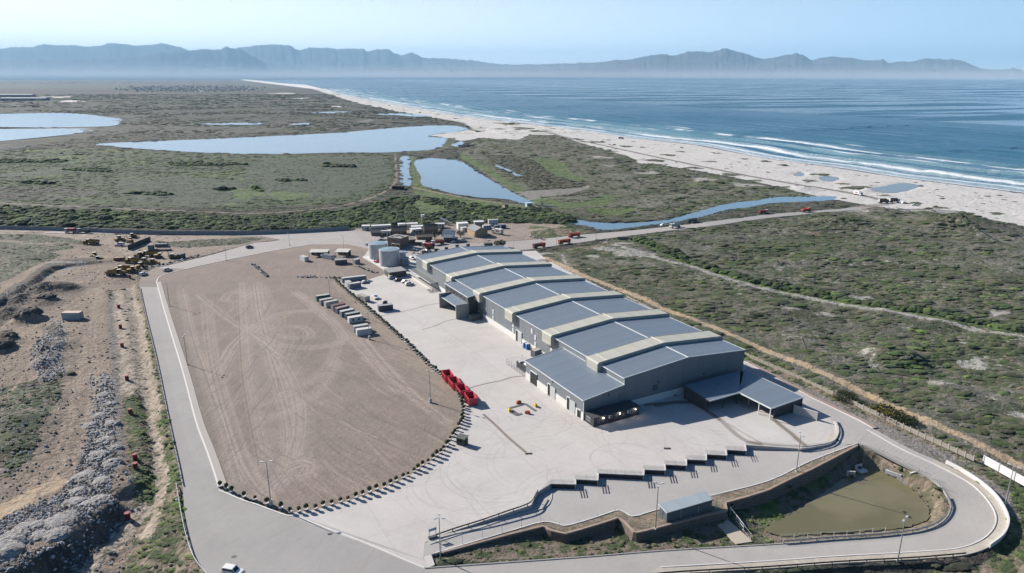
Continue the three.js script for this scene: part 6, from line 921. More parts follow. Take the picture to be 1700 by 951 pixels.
placeThing(makeTruck([.05, .05, .06], [.07, .05, .04], 'box'), 'lorry', 'dark lorry at the beach road corner', 'truck', 1466, 337, .1); placeThing(makeTruck([.6, .6, .6], [.08, .07, .06], 'box'), 'lorry', 'white cabbed lorry with dark body at the beach corner', 'truck', 1484, 336, .05); placeThing(makeCar(W_, 'suv'), 'parked_car', 'white car on the sand past the beach road corner', 'car', 1501, 338, .2); placeThing(makeCar(W_), 'parked_car', 'white car farthest right on the sandy track by the beach', 'car', 1518, 341, -.1);
placeThing(makeTruck([.66, .66, .64], [.34, .04, .05], 'compactor'), 'refuse_truck', 'red refuse truck with white cab on the upper road by the long wall', 'truck', 119, 386.2, Math.PI - .04); placeThing(makeTruck([.30, .36, .42], [.12, .14, .16], 'tipper'), 'tipper_truck', 'grey truck behind the red refuse truck on the upper road', 'truck', 139, 386.4, Math.PI - .04);
placeThing(makeCar([.35, .04, .03], 'suv'), 'parked_car', 'small red vehicle on the beach path above the dunes', 'car', 1019.5, 241, 2.6); placeThing(makeTruck([.06, .05, .04], [.06, .05, .04], 'tipper'), 'tipper_truck', 'dark truck out on the sand of the beach', 'truck', 1031, 230.5, 2.7);
// yellow plant
const yel = [.34, .20, .05], YM = worn([.34, .205, .05]), YD = worn([.12, .085, .045], .8), CABW = M(.55, .54, .48, .6);
function plantCab(o, x, y, z, l = 1.6, w = 1.5) { mesh('cab', box(l, 1.5, w, x, y, z), glass, o); mesh('cab_roof', box(l + .3, .16, w + .3, x, y + 1.5, z), CABW, o); for (const a of [-1, 1]) for (const b of [-1, 1]) mesh('pillar', box(.12, 1.5, .12, x + a * l / 2, y, z + b * w / 2), YD, o); }
function makeDump() { const o = new THREE.Group(), P = (n, g, m) => mesh(n, g, m, o); P('frame', box(9, .6, 1.4, 0, .9, 0), YD); P('bonnet', prism([[2.6, 1.2], [4.8, 1.2], [4.8, 2.0], [3.9, 2.4], [2.6, 2.4]], -1.2, 1.2, .06), YM); plantCab(o, 1.9, 1.7, 0); P('dump_body', merge([quads([[[-4.6, 1.6, 1.5], [1, 1.4, 1.5], [1, 3, 1.7], [-4.9, 2.6, 1.7]], [[1, 1.4, -1.5], [-4.6, 1.6, -1.5], [-4.9, 2.6, -1.7], [1, 3, -1.7]]]), box(.15, 1.8, 3.3, 1, 1.4, 0), box(5.6, .15, 3, -1.8, 1.45, 0)]), YM); P('floor', box(5.4, .1, 2.8, -1.8, 1.62, 0), M(.03, .025, .02)); for (const x of [3.6, -1.4, -3.4]) for (const z of [-1, 1]) wheel(.85, .7, x, .85, z * 1.25, o); return o; }
function makeLoader() { const o = new THREE.Group(), P = (n, g, m) => mesh(n, g, m, o); P('engine_cover', prism([[-3.2, 1], [-.6, 1], [-.6, 2.4], [-2.9, 2.2], [-3.2, 1.8]], -1, 1, .08), YM); P('front_frame', box(2, .9, 1.2, 1, .8, 0), YD); plantCab(o, -.2, 1.9, 0); for (const z of [-.6, .6]) P('lift_arm', rod([.6, 2, z], [3, .8, z], .16), YM); P('bucket', prism([[2.8, .2], [4.1, .1], [4.1, .25], [3.1, .5], [3.0, 1.3], [2.8, 1.3]], -1.45, 1.45), YD); for (const x of [-1.7, 1.4]) for (const z of [-1, 1]) wheel(.8, .6, x, .8, z * 1.05, o); return o; }
function track(o, z, L = 4) { const g = mesh('track', prism([[-L / 2 + .4, 0], [L / 2 - .4, 0], [L / 2, .45], [L / 2 - .4, .95], [-L / 2 + .4, .95], [-L / 2, .45]], z - .28, z + .28, .04), rubber, o); for (let k = 0; k < 4; k++) mesh('roller', new THREE.CylinderGeometry(.28, .28, .6, 10).rotateX(Math.PI / 2).translate(-L / 2 + .7 + k * (L - 1.4) / 3, .45, z), YD, g); }
function makeDozer() { const o = new THREE.Group(), P = (n, g, m) => mesh(n, g, m, o); track(o, 1); track(o, -1); P('hull', box(3.4, .8, 1.5, 0, .6, 0), YD); P('bonnet', prism([[.1, 1.2], [1.9, 1.2], [1.9, 2.0], [.1, 2.2]], -.6, .6, .06), YM); plantCab(o, -.8, 1.4, 0, 1.5, 1.4); P('blade', prism([[2.5, .1], [2.8, .1], [2.62, .7], [2.8, 1.3], [2.5, 1.3]], -1.75, 1.75), YM); for (const z of [-1.2, 1.2]) P('push_arm', rod([0, .6, z], [2.6, .5, z], .12), YD); P('ripper', box(.4, .9, 1, -2.3, .4, 0), YD); P('exhaust', cyl(.07, .07, .9, 1, 2.1, .3, 6), rubber); return o; }
function makeExcavator() { const o = new THREE.Group(), P = (n, g, m) => mesh(n, g, m, o); track(o, 1.1); track(o, -1.1); P('turntable', cyl(.8, .8, .3, 0, .9, 0, 14), YD); P('house', prism([[-2.4, 1.2], [1.2, 1.2], [1.2, 1.9], [-.2, 2.2], [-2.4, 2.1]], -1.3, 1.3, .06), YM); plantCab(o, .6, 1.3, .8, 1.4, .9); P('boom', merge([rod([1, 1.7, -.2], [3, 4.2, -.2], .24), rod([3, 4.2, -.2], [5, 3.4, -.2], .22)]), YM); P('stick', rod([5, 3.4, -.2], [5.4, 1.1, -.2], .18), YM); P('bucket', prism([[5, .3], [5.9, .2], [5.8, 1.2], [5.2, 1.2]], -.8, .4, .03), YD); return o; }
const PL = 'yellow earth moving plant parked west of the road bend';
for (const [f, n, c, x, y, t, l] of [
  [makeDump, 'dump_truck', 'dump truck', 193, 457, 0.1, 'brown and yellow dump truck with long dark body nearest the drums'], [makeDump, 'dump_truck', 'dump truck', 207, 450.5, 3.3, 'yellow dump truck behind the nearest one'], [makeLoader, 'wheel_loader', 'loader', 222, 452.5, .4, 'yellow wheel loader between the dump trucks and the white car'], [makeDump, 'dump_truck', 'dump truck', 222.5, 437, 3.0, 'tan dump truck in the middle of the parked plant'], [makeLoader, 'wheel_loader', 'loader', 240, 438, 2.7, 'wheel loader with pale cab roof in the middle of the plant'], [makeDozer, 'bulldozer', 'bulldozer', 256, 438.5, -.3, 'yellow bulldozer nearest the road on the right of the plant'], [makeLoader, 'wheel_loader', 'loader', 235, 445.5, .9, 'yellow wheel loader behind the red drum'], [makeDozer, 'bulldozer', 'bulldozer', 231.5, 426.5, 2.6, 'bulldozer with square white cab beyond the rusty skip'], [makeDump, 'dump_truck', 'dump truck', 248, 425.5, 3.2, 'dump truck with cream cab behind the middle loaders'], [makeExcavator, 'excavator', 'excavator', 264, 428, .3, 'yellow excavator with low boom between the dump truck and the green dozer'], [makeDozer, 'bulldozer', 'bulldozer', 289, 429.5, .2, 'dark bulldozer on bare red soil at the right of the plant'], [makeDozer, 'bulldozer', 'bulldozer', 166, 433.5, .5, 'bulldozer with cream roofs at the edge of the tip'], [makeLoader, 'wheel_loader', 'loader', 158, 428.5, 2.4, 'loader standing left of the rusty skip at the edge of the tip'], [makeDump, 'dump_truck', 'dump truck', 152, 405.5, 3.1, 'old brown dump truck in the weeds below the red refuse truck'], [makeLoader, 'wheel_loader', 'loader', 199, 400, 1.2, 'old loader above the white van'], [makeExcavator, 'excavator', 'excavator', 216, 402.5, 2.6, 'excavator parked behind the white van'], [makeDozer, 'bulldozer', 'bulldozer', 222, 394.5, .7, 'bulldozer at the back of the walled plot']])
  placeThing(f(), n, l, c, x, y, t, PL, 0);
placeThing(makeCar(W_, 'suv'), 'van', 'white van parked on the waste ground left of the dark wall', 'van', 198.5, 408, 3.2).scale.set(1.25, 1.25, 1.15);
container('skip', 'rusty brown open skip on the bare ground among the plant', [190.5, 434.5], [206, 433.5], rust, { L: 5.5, D: 2.4, H: 2.2, roof: [.30, .19, .12], group: 'skips among the plant' }); container('container', 'dark green trailer box beside the dark bulldozer', [299, 430], [309, 427], [.05, .065, .065], { L: 4, D: 2.3, roof: [.16, .18, .18], group: 'skips among the plant' }); container('container', 'grey office box standing on end behind the plant', [247.5, 416.5], [255, 416], [.13, .14, .15], { L: 3.2, D: 2.6, H: 3.4, roof: [.22, .23, .24], group: 'skips among the plant' });
container('container', 'long blue grey tank body on the ground behind the plant', [259, 410.5], [276, 410], [.11, .125, .145], { L: 7, D: 2.2, H: 2, roof: [.24, .26, .28], group: 'skips among the plant' });
container('container', 'flat low trailer bed with scrap beside the tank body', [258, 417], [281, 416.5], [.11, .075, .06], { L: 9, D: 2.4, H: 1.1, roof: [.16, .12, .10], group: 'skips among the plant' });
{ const a = P3(213, 415), b = P3(252, 399.5), o = thing('plot_wall', 'dark stained wall of the walled plot behind the white van', 'wall'); const ps = along([[a.x, a.z, 0], [b.x, b.z, 0]], 3); for (let i = 0; i + 1 < ps.length; i++) mesh('panel', beam([ps[i][0], -.1, ps[i][1]], [ps[i + 1][0], -.1, ps[i + 1][1]], .2, 3.1), M(.075, .07, .068, .9), o); }
// the red well covers on the slope, barriers, toilets, grates
{
  const redC = M(.17, .026, .03, .8), lid = M(.30, .085, .08, .8), D = [[197.6, 511.5, 'topmost red drum on the sandy strip west of the road'], [200.5, 545, 'second red drum from the top on the sandy strip'], [203.3, 576, 'third red drum down the sandy strip'], [211.3, 631, 'fourth red drum down the strip, among tufts'], [217, 687, 'fifth red drum down the strip, among green mats'], [225, 763, 'upper drum of the close pair on the green mats'], [225.6, 778, 'lower drum of the close pair on the green mats'], [213, 863, 'lowest red drum, alone beside the ditch'], [215.8, 461, 'red drum beside the parked yellow plant']];
  for (const [x, y, l] of D) { const g0 = G(x, y, -.5), h = hT(g0[0], g0[1]), g = G(x, y, h), o = thing('well_ring', l, 'drum', [g[0], hT(g[0], g[1]) - .1, g[1]], rr(0, 3), 'red drums on the slope west of the road'); mesh('ring', cyl(.62, .62, 1.75, 0, 0, 0, 18), redC, o); mesh('cover', cyl(.68, .66, .14, 0, 1.75, 0, 18), lid, o); mesh('joint', cyl(.64, .64, .06, 0, .85, 0, 18), M(.1, .02, .02), o); }
  const blocks = [[861, 669.5, [.40, .13, .02], 'orange barrier block at the back of the open trench frame'], [889, 674.5, [.55, .33, .03], 'small yellow barrier block right of the trench frame'], [845.7, 682.5, [.58, .38, .04], 'yellow barrier block left of the trench frame'], [876, 686.5, [.45, .11, .02], 'orange barrier block in front of the trench frame']];
  for (const [x, y, c, l] of blocks) { const p = P3(x, y), o = thing('barrier_block', l, 'barrier', [p.x, .02, p.z], rr(0, 3), 'plastic barrier blocks round the trench frame'), m = M(...c, .5); mesh('block', prism([[-.85, 0], [.85, 0], [.8, .35], [.6, .95], [-.6, .95], [-.8, .35]], -.35, .35, .06), m, o); mesh('lug', box(.2, .5, .2, .85, .2, 0), m, o); mesh('cap', cyl(.12, .12, .08, 0, .95, 0, 8), M(.1, .1, .1), o); }
  const fr = thing('trench_frame', 'grey steel trench frame lying on the open concrete yard', 'frame'), z7 = (x, y) => P3(840 + x / 7.046, 560 + y / 7.046), seg = [[20, 835, 225, 778], [225, 778, 345, 862], [60, 880, 128, 912], [128, 912, 185, 893], [70, 850, 150, 905]]; for (const [a, b, c, d] of seg) { const p = z7(a, b), q = z7(c, d); mesh('grating', beam([p.x, .03, p.z], [q.x, .03, q.z], .9, .12), M(.13, .13, .13, .7), fr); }
  for (const [x, y, l] of [[871, 577, 'left blue portable toilet against the warehouse wall'], [875.5, 579.5, 'right blue portable toilet against the warehouse wall']]) { const p = P3(x, y), o = thing('portable_toilet', l, 'portable toilet', [p.x, .02, p.z], WTURN, 'portable toilets by the warehouse'), b = M(.02, .12, .32, .5); mesh('cabin', box(1.15, 2.1, 1.15), b, o); mesh('roof', prism([[-.65, 2.1], [.65, 2.1], [.45, 2.32], [-.45, 2.32]], -.62, .62, .03), M(.6, .62, .64, .5), o); mesh('door', box(.8, 1.8, .05, 0, .15, .6), M(.03, .17, .42, .5), o); mesh('vent_pipe', cyl(.05, .05, .7, .4, 2, -.4, 6), M(.5, .5, .5), o); }
  for (const [x, y, l] of [[1105, 744.5, 'left of two black drain grates near the docks'], [1110.5, 744.5, 'right of two black drain grates near the docks'], [874.6, 753.2, 'left drain grate at the end of the brown run'], [880.6, 753, 'right drain grate at the end of the brown run']]) { const p = P3(x, y), o = thing('drain_grate', l, 'drain', [p.x, .02, p.z], -.2, 'drain grates in the yard'); mesh('frame', box(.95, .05, .95), M(.04, .04, .042, .7), o); for (let k = 0; k < 4; k++) mesh('bar', box(.07, .03, .85, -.3 + k * .2, .05), M(.02, .02, .02, .7), o); }
  for (const [x, y, l] of [[724, 418, 'left dark square block behind the far gable'], [741, 415.5, 'second dark square block behind the far gable'], [759, 411.5, 'third dark square block behind the far gable'], [777, 410, 'right dark square block behind the far gable']]) { const p = P3(x, y), o = thing('concrete_block', l, 'block', [p.x, 0, p.z], .4, 'dark square blocks behind the far gable'); mesh('block', box(1.9, 1.9, 1.2), M(.035, .045, .06, .7), o); mesh('cap', box(2.0, .12, 1.3, 0, 1.9), M(.1, .11, .12, .7), o); }
  const g = uvThing('generator_cage', 'fenced enclosure with dark generator beside the warehouse wing', 'enclosure', 48, -11.6); for (const z of [-3.3, 3.3]) { for (let k = 0; k < 8; k++) mesh('post', box(.08, 2.1, .08, -7 + k * 2, 0, z), galv, g); for (const y of [.3, .9, 1.5, 2]) mesh('rail', box(14, .04, .04, 0, y, z), galv, g); } for (const y of [.3, .9, 1.5, 2]) mesh('rail', box(.04, .04, 6.6, -7, y, 0), galv, g);
  const gs = uvThing('generator', 'dark generator set with pale blue end panel inside the cage', 'generator', 48.5, -11.8); mesh('casing', box(7, 1.9, 2.2, 0, .3, 0), M(.03, .034, .04, .6), gs); mesh('skid', box(7.4, .3, 2.3), M(.02, .02, .02), gs); mesh('end_panel', box(.08, 1.3, 1.8, -3.55, .5, 0), M(.35, .50, .62, .5), gs); mesh('radiator', box(1.2, .4, 1.8, -2, 2.2, 0), M(.5, .5, .5, .5), gs); mesh('exhaust', cyl(.15, .15, 1.2, 1, 2.2, .3, 8), galv, gs); mesh('fuel_tank', cyl(.5, .5, 1.8, 0, 0, 0, 12).rotateZ(Math.PI / 2).translate(3, 2.7, .3), M(.5, .5, .48, .5), gs);
  const pt = P3(640, 506), t = thing('tyre_heap', 'heap of black tyres behind the dark slate container', 'heap', [pt.x, 0, pt.z]); for (let k = 0; k < 9; k++) mesh('tyre', new THREE.TorusGeometry(.55, .2, 8, 14).rotateX(Math.PI / 2 + rr(-.3, .3)).translate(rr(-1, 1), .25 + k * .2, rr(-.8, .8)), rubber, t);
}
{ const p = P3(767.5, 737), o = thing('guard_hut', 'small dark guard hut in the row of potted trees at the curve', 'hut', [p.x, .02, p.z], -.5), m = M(.05, .055, .05, .7); for (const [w, d, x, z] of [[2.6, .1, 0, 1], [2.6, .1, 0, -1], [.1, 2, 1.25, 0], [.1, 2, -1.25, 0]]) mesh('wall', box(w, 2.3, d, x, 0, z), m, o); mesh('roof', slab([-1.5, 2.3, 1.2], [1.5, 2.3, 1.2], [1.5, 2.5, -1.2], [-1.5, 2.5, -1.2], .1), M(.09, .10, .09, .7), o); mesh('door', box(.06, 1.9, .8, 1.31, .05, 0), M(.02, .02, .02), o); mesh('window', box(1.2, .8, .06, 0, 1.1, 1.06), glass, o); }
{ const p = P3(718.5, 893), o = thing('sign_frame', 'small two legged sign frame at the western tip of the ramp', 'sign', [p.x, .02, p.z], .5); for (const x of [-.8, .8]) mesh('post', box(.12, 2.6, .12, x, 0, 0), galv, o); mesh('panel', box(1.9, .7, .08, 0, 1.9, .05), M(.35, .38, .42, .5), o); mesh('base', box(2, .5, .8), M(.08, .085, .09), o); }
// ---------------------------------------------------------------- tanks, offices, sheds
{
  const tankTex = per(dataTex(256, 128, (i, j, o) => { const s = Math.floor(i / 16), r = Math.floor(j / 16), t = .92 + .14 * (((s * 13 + r * 7) % 9) / 9) - ((i % 16) < 1 || (j % 16) < 1 ? .1 : 0) + .1 * (NB[j * 4 * NS + i * 2] - .5); o[0] = .44 * t; o[1] = .46 * t; o[2] = .48 * t; }), 1); tankTex.repeat.set(1, 1);
  const shell = new THREE.MeshStandardMaterial({ map: tankTex, roughness: .5, metalness: .1 }), top = M(.20, .285, .36, .6);
  const tank = (label, px, py, r, h, mat = shell, rf = top) => { const p = P3(px, py), o = thing('storage_tank', label, 'tank', [p.x, 0, p.z], .6, 'storage tanks behind the covered walk'); mesh('shell', new THREE.CylinderGeometry(r, r, h, 48, 1, true).translate(0, h / 2, 0), mat, o); mesh('roof', new THREE.ConeGeometry(r + .1, r * .09, 48).translate(0, h + r * .045, 0), rf, o); mesh('rim', new THREE.TorusGeometry(r + .04, .12, 6, 48).rotateX(Math.PI / 2).translate(0, h, 0), M(.5, .51, .52, .5), o); const a = 2.3; for (const k of [-.3, .3]) mesh('ladder', rod([Math.cos(a) * (r + .3) + k * .8, 0, Math.sin(a) * (r + .3) + k], [Math.cos(a) * (r + .3) + k * .8, h + .8, Math.sin(a) * (r + .3) + k], .06), paleSteel, o); mesh('base_ring', new THREE.CylinderGeometry(r + .35, r + .35, .25, 40).translate(0, .12, 0), greyConcrete, o); return o; };
  tank('large pale grey storage tank, the farther of the big pair', 628.6, 428.6, 5.3, 8.9); tank('large pale grey storage tank, the nearer of the big pair', 647.2, 439.8, 5.5, 9.0);
  tank('small pale tank with blue lid between big tank and warehouse', 668.5, 435, 2.0, 6, shell, top); tank('small dark blue grey tank in front of the small pale one', 672.5, 441, 2.2, 4.6, M(.13, .17, .21, .5), M(.20, .25, .30, .6));
  const v = P3(628, 436), o = thing('valve_manifold', 'red fire pump pipework at the foot of the big tanks', 'pipework', [v.x, 0, v.z], .5), red = M(.42, .02, .04, .5); for (const z of [-.8, 0, .8]) mesh('pipe', cyl(.22, .22, 5, 0, 0, 0, 8).rotateZ(Math.PI / 2).translate(2.5, .8, z), red, o); for (let k = 0; k < 4; k++) { mesh('riser', cyl(.2, .2, 1.6, -2 + k * 1.4, 0, 0, 8), red, o); mesh('valve_wheel', new THREE.TorusGeometry(.35, .07, 6, 12).rotateX(Math.PI / 2).translate(-2 + k * 1.4, 1.7, 0), red, o); }
  const w = W2([[603, 427.5], [625, 440], [647, 453.5]]), lw = thing('low_wall', 'white low retaining wall beside the storage tanks', 'wall'); mesh('wall', ribbon(w, .5, .9), paleConcrete, lw); mesh('slab', band('x', w.map((p) => [p[0], p[1], .3]), w.map((p) => [p[0] + 5, p[1] - 3, .3]), .3, paleConcrete).geometry, paleConcrete, lw); const stray = scene.children.find((c) => c.name === 'x'); scene.remove(stray);
}
function building(name, label, cat, p, q, D, H, { roof = 'flat', rise = 1.4, wall, top, wins = 0, doors = 1, storeys = 1, group, over = .35, frameM = M(.5, .5, .48, .6), cross = false } = {}) {
  const s = spot(p, q, D), o = thing(name, label, cat, s.c, s.turn, group), L = s.L, P = (n, g, m, par = o) => mesh(n, g, m, par);
  P('wall', box(L, H, .2, 0, -.05, D / 2 - .1), wall); P('wall', box(L, H, .2, 0, -.05, -D / 2 + .1), wall);
  const end = roof === 'gable' && !cross ? [[-D / 2 + .2, 0], [D / 2 - .2, 0], [D / 2 - .2, H], [0, H + rise - .1], [-D / 2 + .2, H]] : [[-D / 2 + .2, 0], [D / 2 - .2, 0], [D / 2 - .2, H], [-D / 2 + .2, H]];
  for (const x of [-L / 2, L / 2 - .2]) P('wall', prism(end, 0, .2).rotateY(Math.PI / 2).translate(x, -.05, 0), wall);
  const e = over;
  if (roof === 'gable') { P('roof', slab([-L / 2 - e, H - .1, D / 2 + e], [L / 2 + e, H - .1, D / 2 + e], [L / 2 + e, H + rise, 0], [-L / 2 - e, H + rise, 0], .14), top); P('roof', slab([L / 2 + e, H - .1, -D / 2 - e], [-L / 2 - e, H - .1, -D / 2 - e], [-L / 2 - e, H + rise, 0], [L / 2 + e, H + rise, 0], .14), top); P('ridge', box(L + 2 * e, .1, .3, 0, H + rise, 0), top); }
  else if (roof === 'mono') P('roof', slab([-L / 2 - e, H, D / 2 + e], [L / 2 + e, H, D / 2 + e], [L / 2 + e, H + rise, -D / 2 - e], [-L / 2 - e, H + rise, -D / 2 - e], .14), top);
  else { P('roof', box(L + 2 * e, .16, D + 2 * e, 0, H - .02, 0), top); P('parapet', merge([box(L + 2 * e, .2, .12, 0, H + .14, D / 2 + e - .06), box(L + 2 * e, .2, .12, 0, H + .14, -D / 2 - e + .06)]), top); }
  for (let f = 0; f < storeys; f++) for (let k = 0; k < wins; k++) { const x = -L / 2 + L * (k + .5) / wins, y = f * H / storeys + 1, w = P('window', box(Math.min(1.3, L / wins * .55), 1.15, .12, x, y, D / 2 + .02), frameM); P('pane', box(Math.min(1.1, L / wins * .45), .95, .06, x, y + .1, D / 2 + .09), glass, w); }
  for (let k = 0; k < doors; k++) P('door', box(.95, 2.05, .1, L / 2 - 1.2 - k * L / (doors + 1), .02, D / 2 + .04), M(.10, .08, .06, .7));
  return o;
}
{
  const wht = M(.60, .60, .58, .8), crm = M(.52, .48, .40, .8), wr = M(.70, .70, .68, .6), blu = M(.16, .22, .30, .7), brick = new THREE.MeshStandardMaterial({ map: per(dataTex(128, 128, (i, j, o) => { const r = j >> 3, c = (i + (r & 1) * 8) % 16, t = .8 + .35 * (((Math.floor((i + (r & 1) * 8) / 16) * 7 + r * 5) % 9) / 9), e = (j & 7) < 1 || c < 1 ? .25 : 0; mixc(o, [.20 * t, .13 * t, .095 * t], [.24, .22, .2], e * 2); }), 2.4), roughness: .9 }), thatch = M(.15, .128, .10, 1), brown = M(.21, .15, .11, .95), tan = M(.36, .26, .17, .9), greyR = M(.17, .18, .19, .6), dark = M(.04, .042, .045, .8), grn = M(.055, .06, .05, .9);
  const g = 'site offices beyond the storage tanks', B = building;
  B('site_cabin', 'long white site cabin with blue base at the left end of the compound', 'cabin', [601, 382.5], [613.5, 382.3], 4, 2.9, { wall: wht, top: wr, wins: 3, group: g }); B('site_cabin', 'long white site cabin second from the left beside the plaza', 'cabin', [618, 382.5], [649, 381], 4, 2.9, { wall: wht, top: wr, wins: 6, group: g }); B('site_cabin', 'long white roofed cabin behind the gabled brown houses', 'cabin', [662, 380], [693.5, 378.5], 4.5, 3, { wall: wht, top: wr, wins: 6, group: g }); B('site_cabin', 'long white cabin in the middle of the compound with low eaves', 'cabin', [684, 384], [711.5, 382.8], 4.5, 3, { wall: wht, top: wr, wins: 5, group: g }); B('site_cabin', 'short white cabin below the conveyor', 'cabin', [723.5, 379], [738, 378.5], 4, 2.8, { wall: wht, top: wr, wins: 3, group: g });
  B('gatehouse', 'small cream house with two doors in front of the middle cabin', 'house', [684.5, 389], [701, 387.5], 5, 3, { wall: crm, top: wr, wins: 2, doors: 2 }); B('tent_shed', 'grey gabled tent shed at the edge of the plaza', 'shed', [616.5, 391.5], [639, 390.5], 7, 2.2, { roof: 'gable', rise: 2.4, wall: M(.14, .13, .12), top: M(.22, .20, .17), doors: 0 }); B('shed', 'white flat shed with dark opening beside the tent shed', 'shed', [633.5, 391.5], [648.5, 391.2], 5, 3, { wall: wht, top: M(.5, .49, .46), wins: 0, doors: 2 });
  B('house', 'brown gabled house left of the palm', 'house', [651, 391.5], [675, 390], 8, 3, { roof: 'gable', rise: 2.6, wall: brown, top: thatch, wins: 3 }); B('house', 'brown gabled house right of the small cream house', 'house', [705, 388.5], [727, 387.5], 8, 3, { roof: 'gable', rise: 2.8, wall: brown, top: M(.13, .11, .085, 1), wins: 2 });
  const off = B('office_block', 'two storey brown brick office with flat cluttered roof', 'office', [644, 411], [665.5, 413.5], 9, 6.4, { wall: brick, top: M(.28, .25, .22), wins: 3, storeys: 2, doors: 1 }); for (let k = 0; k < 5; k++) mesh('roof_unit', box(rr(.8, 1.6), rr(.5, 1), rr(.8, 1.4), -3 + k * 1.6, 6.5, rr(-2, 2)), M(.45, .46, .46, .6), off); mesh('balcony', box(6, .2, 2, 2, 3.2, 5.4), greyConcrete, off); for (const x of [-.8, 2, 4.8]) mesh('column', box(.3, 3.2, .3, x, 0, 6.2), greyConcrete, off);
  B('store', 'long low brown store behind the brick office', 'store', [668, 408], [690, 404.5], 6, 3, { roof: 'mono', rise: .6, wall: brown, top: M(.20, .18, .155), wins: 3 }); B('store', 'long low brown shed with red wall behind the refuse truck', 'store', [693, 401.5], [718, 400], 6, 3, { roof: 'gable', rise: 1.2, wall: M(.15, .085, .06), top: M(.12, .105, .09), wins: 4 }); B('store', 'small shelter with pale roof beside the refuse truck', 'shelter', [690, 407.5], [704, 408], 3, 2.4, { roof: 'mono', rise: .4, wall: dark, top: M(.42, .42, .38), doors: 0 });
  const so = B('house', 'dark house with big grey solar roof beside three parked cars', 'house', [737, 402.5], [751, 402.5], 9, 3.2, { roof: 'mono', rise: 3.4, wall: dark, top: M(.19, .215, .235, .5), wins: 2 }); for (let k = 0; k < 5; k++) mesh('solar_panel', slab([-4 + k * 1.7, 3.6, 3.6], [-2.5 + k * 1.7, 3.6, 3.6], [-2.5 + k * 1.7, 6.2, -3.4], [-4 + k * 1.7, 6.2, -3.4], .06), M(.13, .16, .19, .25), so);
  B('carport', 'low brown carport with white roof beside the solar house', 'carport', [747, 402], [760, 401], 5, 2.5, { wall: brown, top: wr, wins: 0, doors: 2 }); B('hut', 'tall white hut with flat roof at the compound corner', 'hut', [761, 381.5], [777.5, 380.5], 6, 4, { wall: wht, top: wr, wins: 1, doors: 1 }); B('hut', 'small white hut in front of the tall white hut', 'hut', [768, 385], [776, 384], 3, 2.6, { wall: wht, top: wr, wins: 0, doors: 1 });
  B('barn', 'tan walled barn with grey gabled roof in the compound', 'barn', [776, 388], [788.5, 394], 9, 4, { roof: 'gable', rise: 2.2, wall: tan, top: greyR, wins: 0, doors: 1, cross: false }); B('hut', 'white flat roofed hut with red sign board behind the barn', 'hut', [788, 376.5], [803, 376], 5, 3.2, { wall: M(.3, .26, .24), top: wr, wins: 2, doors: 1 });
  container('container', 'pale blue cabin container left of the dark tanks in the compound', [801.5, 381], [817, 379.5], [.42, .48, .54], { L: 6, windows: 3, group: 'cabins at the compound edge' }); container('container', 'white stacked cabin behind the pale blue cabin', [811, 375.5], [828, 374.5], [.55, .56, .58], { L: 7, H: 4.4, windows: 3, group: 'cabins at the compound edge' }); container('container', 'dark blue tank box right of the pale cabin', [822, 381], [829, 380.5], [.06, .09, .14], { L: 3, D: 3, group: 'cabins at the compound edge' }); container('container', 'dark blue square tank at the compound edge', [832.5, 379.5], [839.5, 379], [.055, .08, .13], { L: 3.4, D: 3, group: 'cabins at the compound edge' }); container('container', 'dark booth with white end at the start of the beach road', [804, 411.5], [819, 410.5], [.04, .05, .06], { L: 5, D: 2.6, roof: [.07, .08, .09], group: 'cabins at the compound edge' });
  { const p = P3(702.5, 371.5), o = thing('silo', 'tall slim concrete silo with white cap behind the cabins', 'silo', [p.x, 0, p.z]); const h = riseTo(702.5, 371.5, 356); mesh('shaft', cyl(.9, .8, h - 1.5, 0, 0, 0, 14), M(.33, .29, .25), o); mesh('cap', cyl(1.4, 1.3, 1.5, 0, h - 1.5, 0, 14), wht, o); }
  { const a = P3(750, 374), b = P3(730.5, 372.5), h = riseTo(730.5, 372.5, 362.5), o = thing('conveyor', 'long pale inclined conveyor at the back of the compound', 'conveyor'); for (const k of [0, .9]) mesh('belt_frame', beam([a.x, .8, a.z - k * 2.5], [b.x, h, b.z - k * 2.5], .7, .6), M(.5, .49, .46), o); for (const t of [.3, .65, .95]) mesh('trestle', box(.3, lerp(.8, h, t), 2, lerp(a.x, b.x, t), 0, lerp(a.z, b.z, t) - 1), greyConcrete, o); }
  { const a = uvThing('store', 'flat grey roofed store beside the storage tanks at the end of the parked cars', 'store', -92, -9.5, 0); const L = 8.4, D = 9; mesh('wall', box(L, 3, .2, 0, 0, D / 2), M(.09, .09, .09), a); mesh('wall', box(L, 3, .2, 0, 0, -D / 2), M(.2, .2, .2), a); mesh('wall', box(.2, 3, D, L / 2, 0, 0), M(.09, .09, .09), a); mesh('wall', box(.2, 3, D, -L / 2, 0, 0), M(.2, .2, .2), a); mesh('roof', box(L + .6, .2, D + .6, 0, 3, 0), M(.25, .25, .24), a); mesh('shutter', box(3, 2.4, .1, .5, 0, D / 2 + .14), M(.05, .05, .05), a); mesh('sign', box(1.2, .8, .1, 2.8, .9, D / 2 + .16), M(.6, .33, .05), a); }
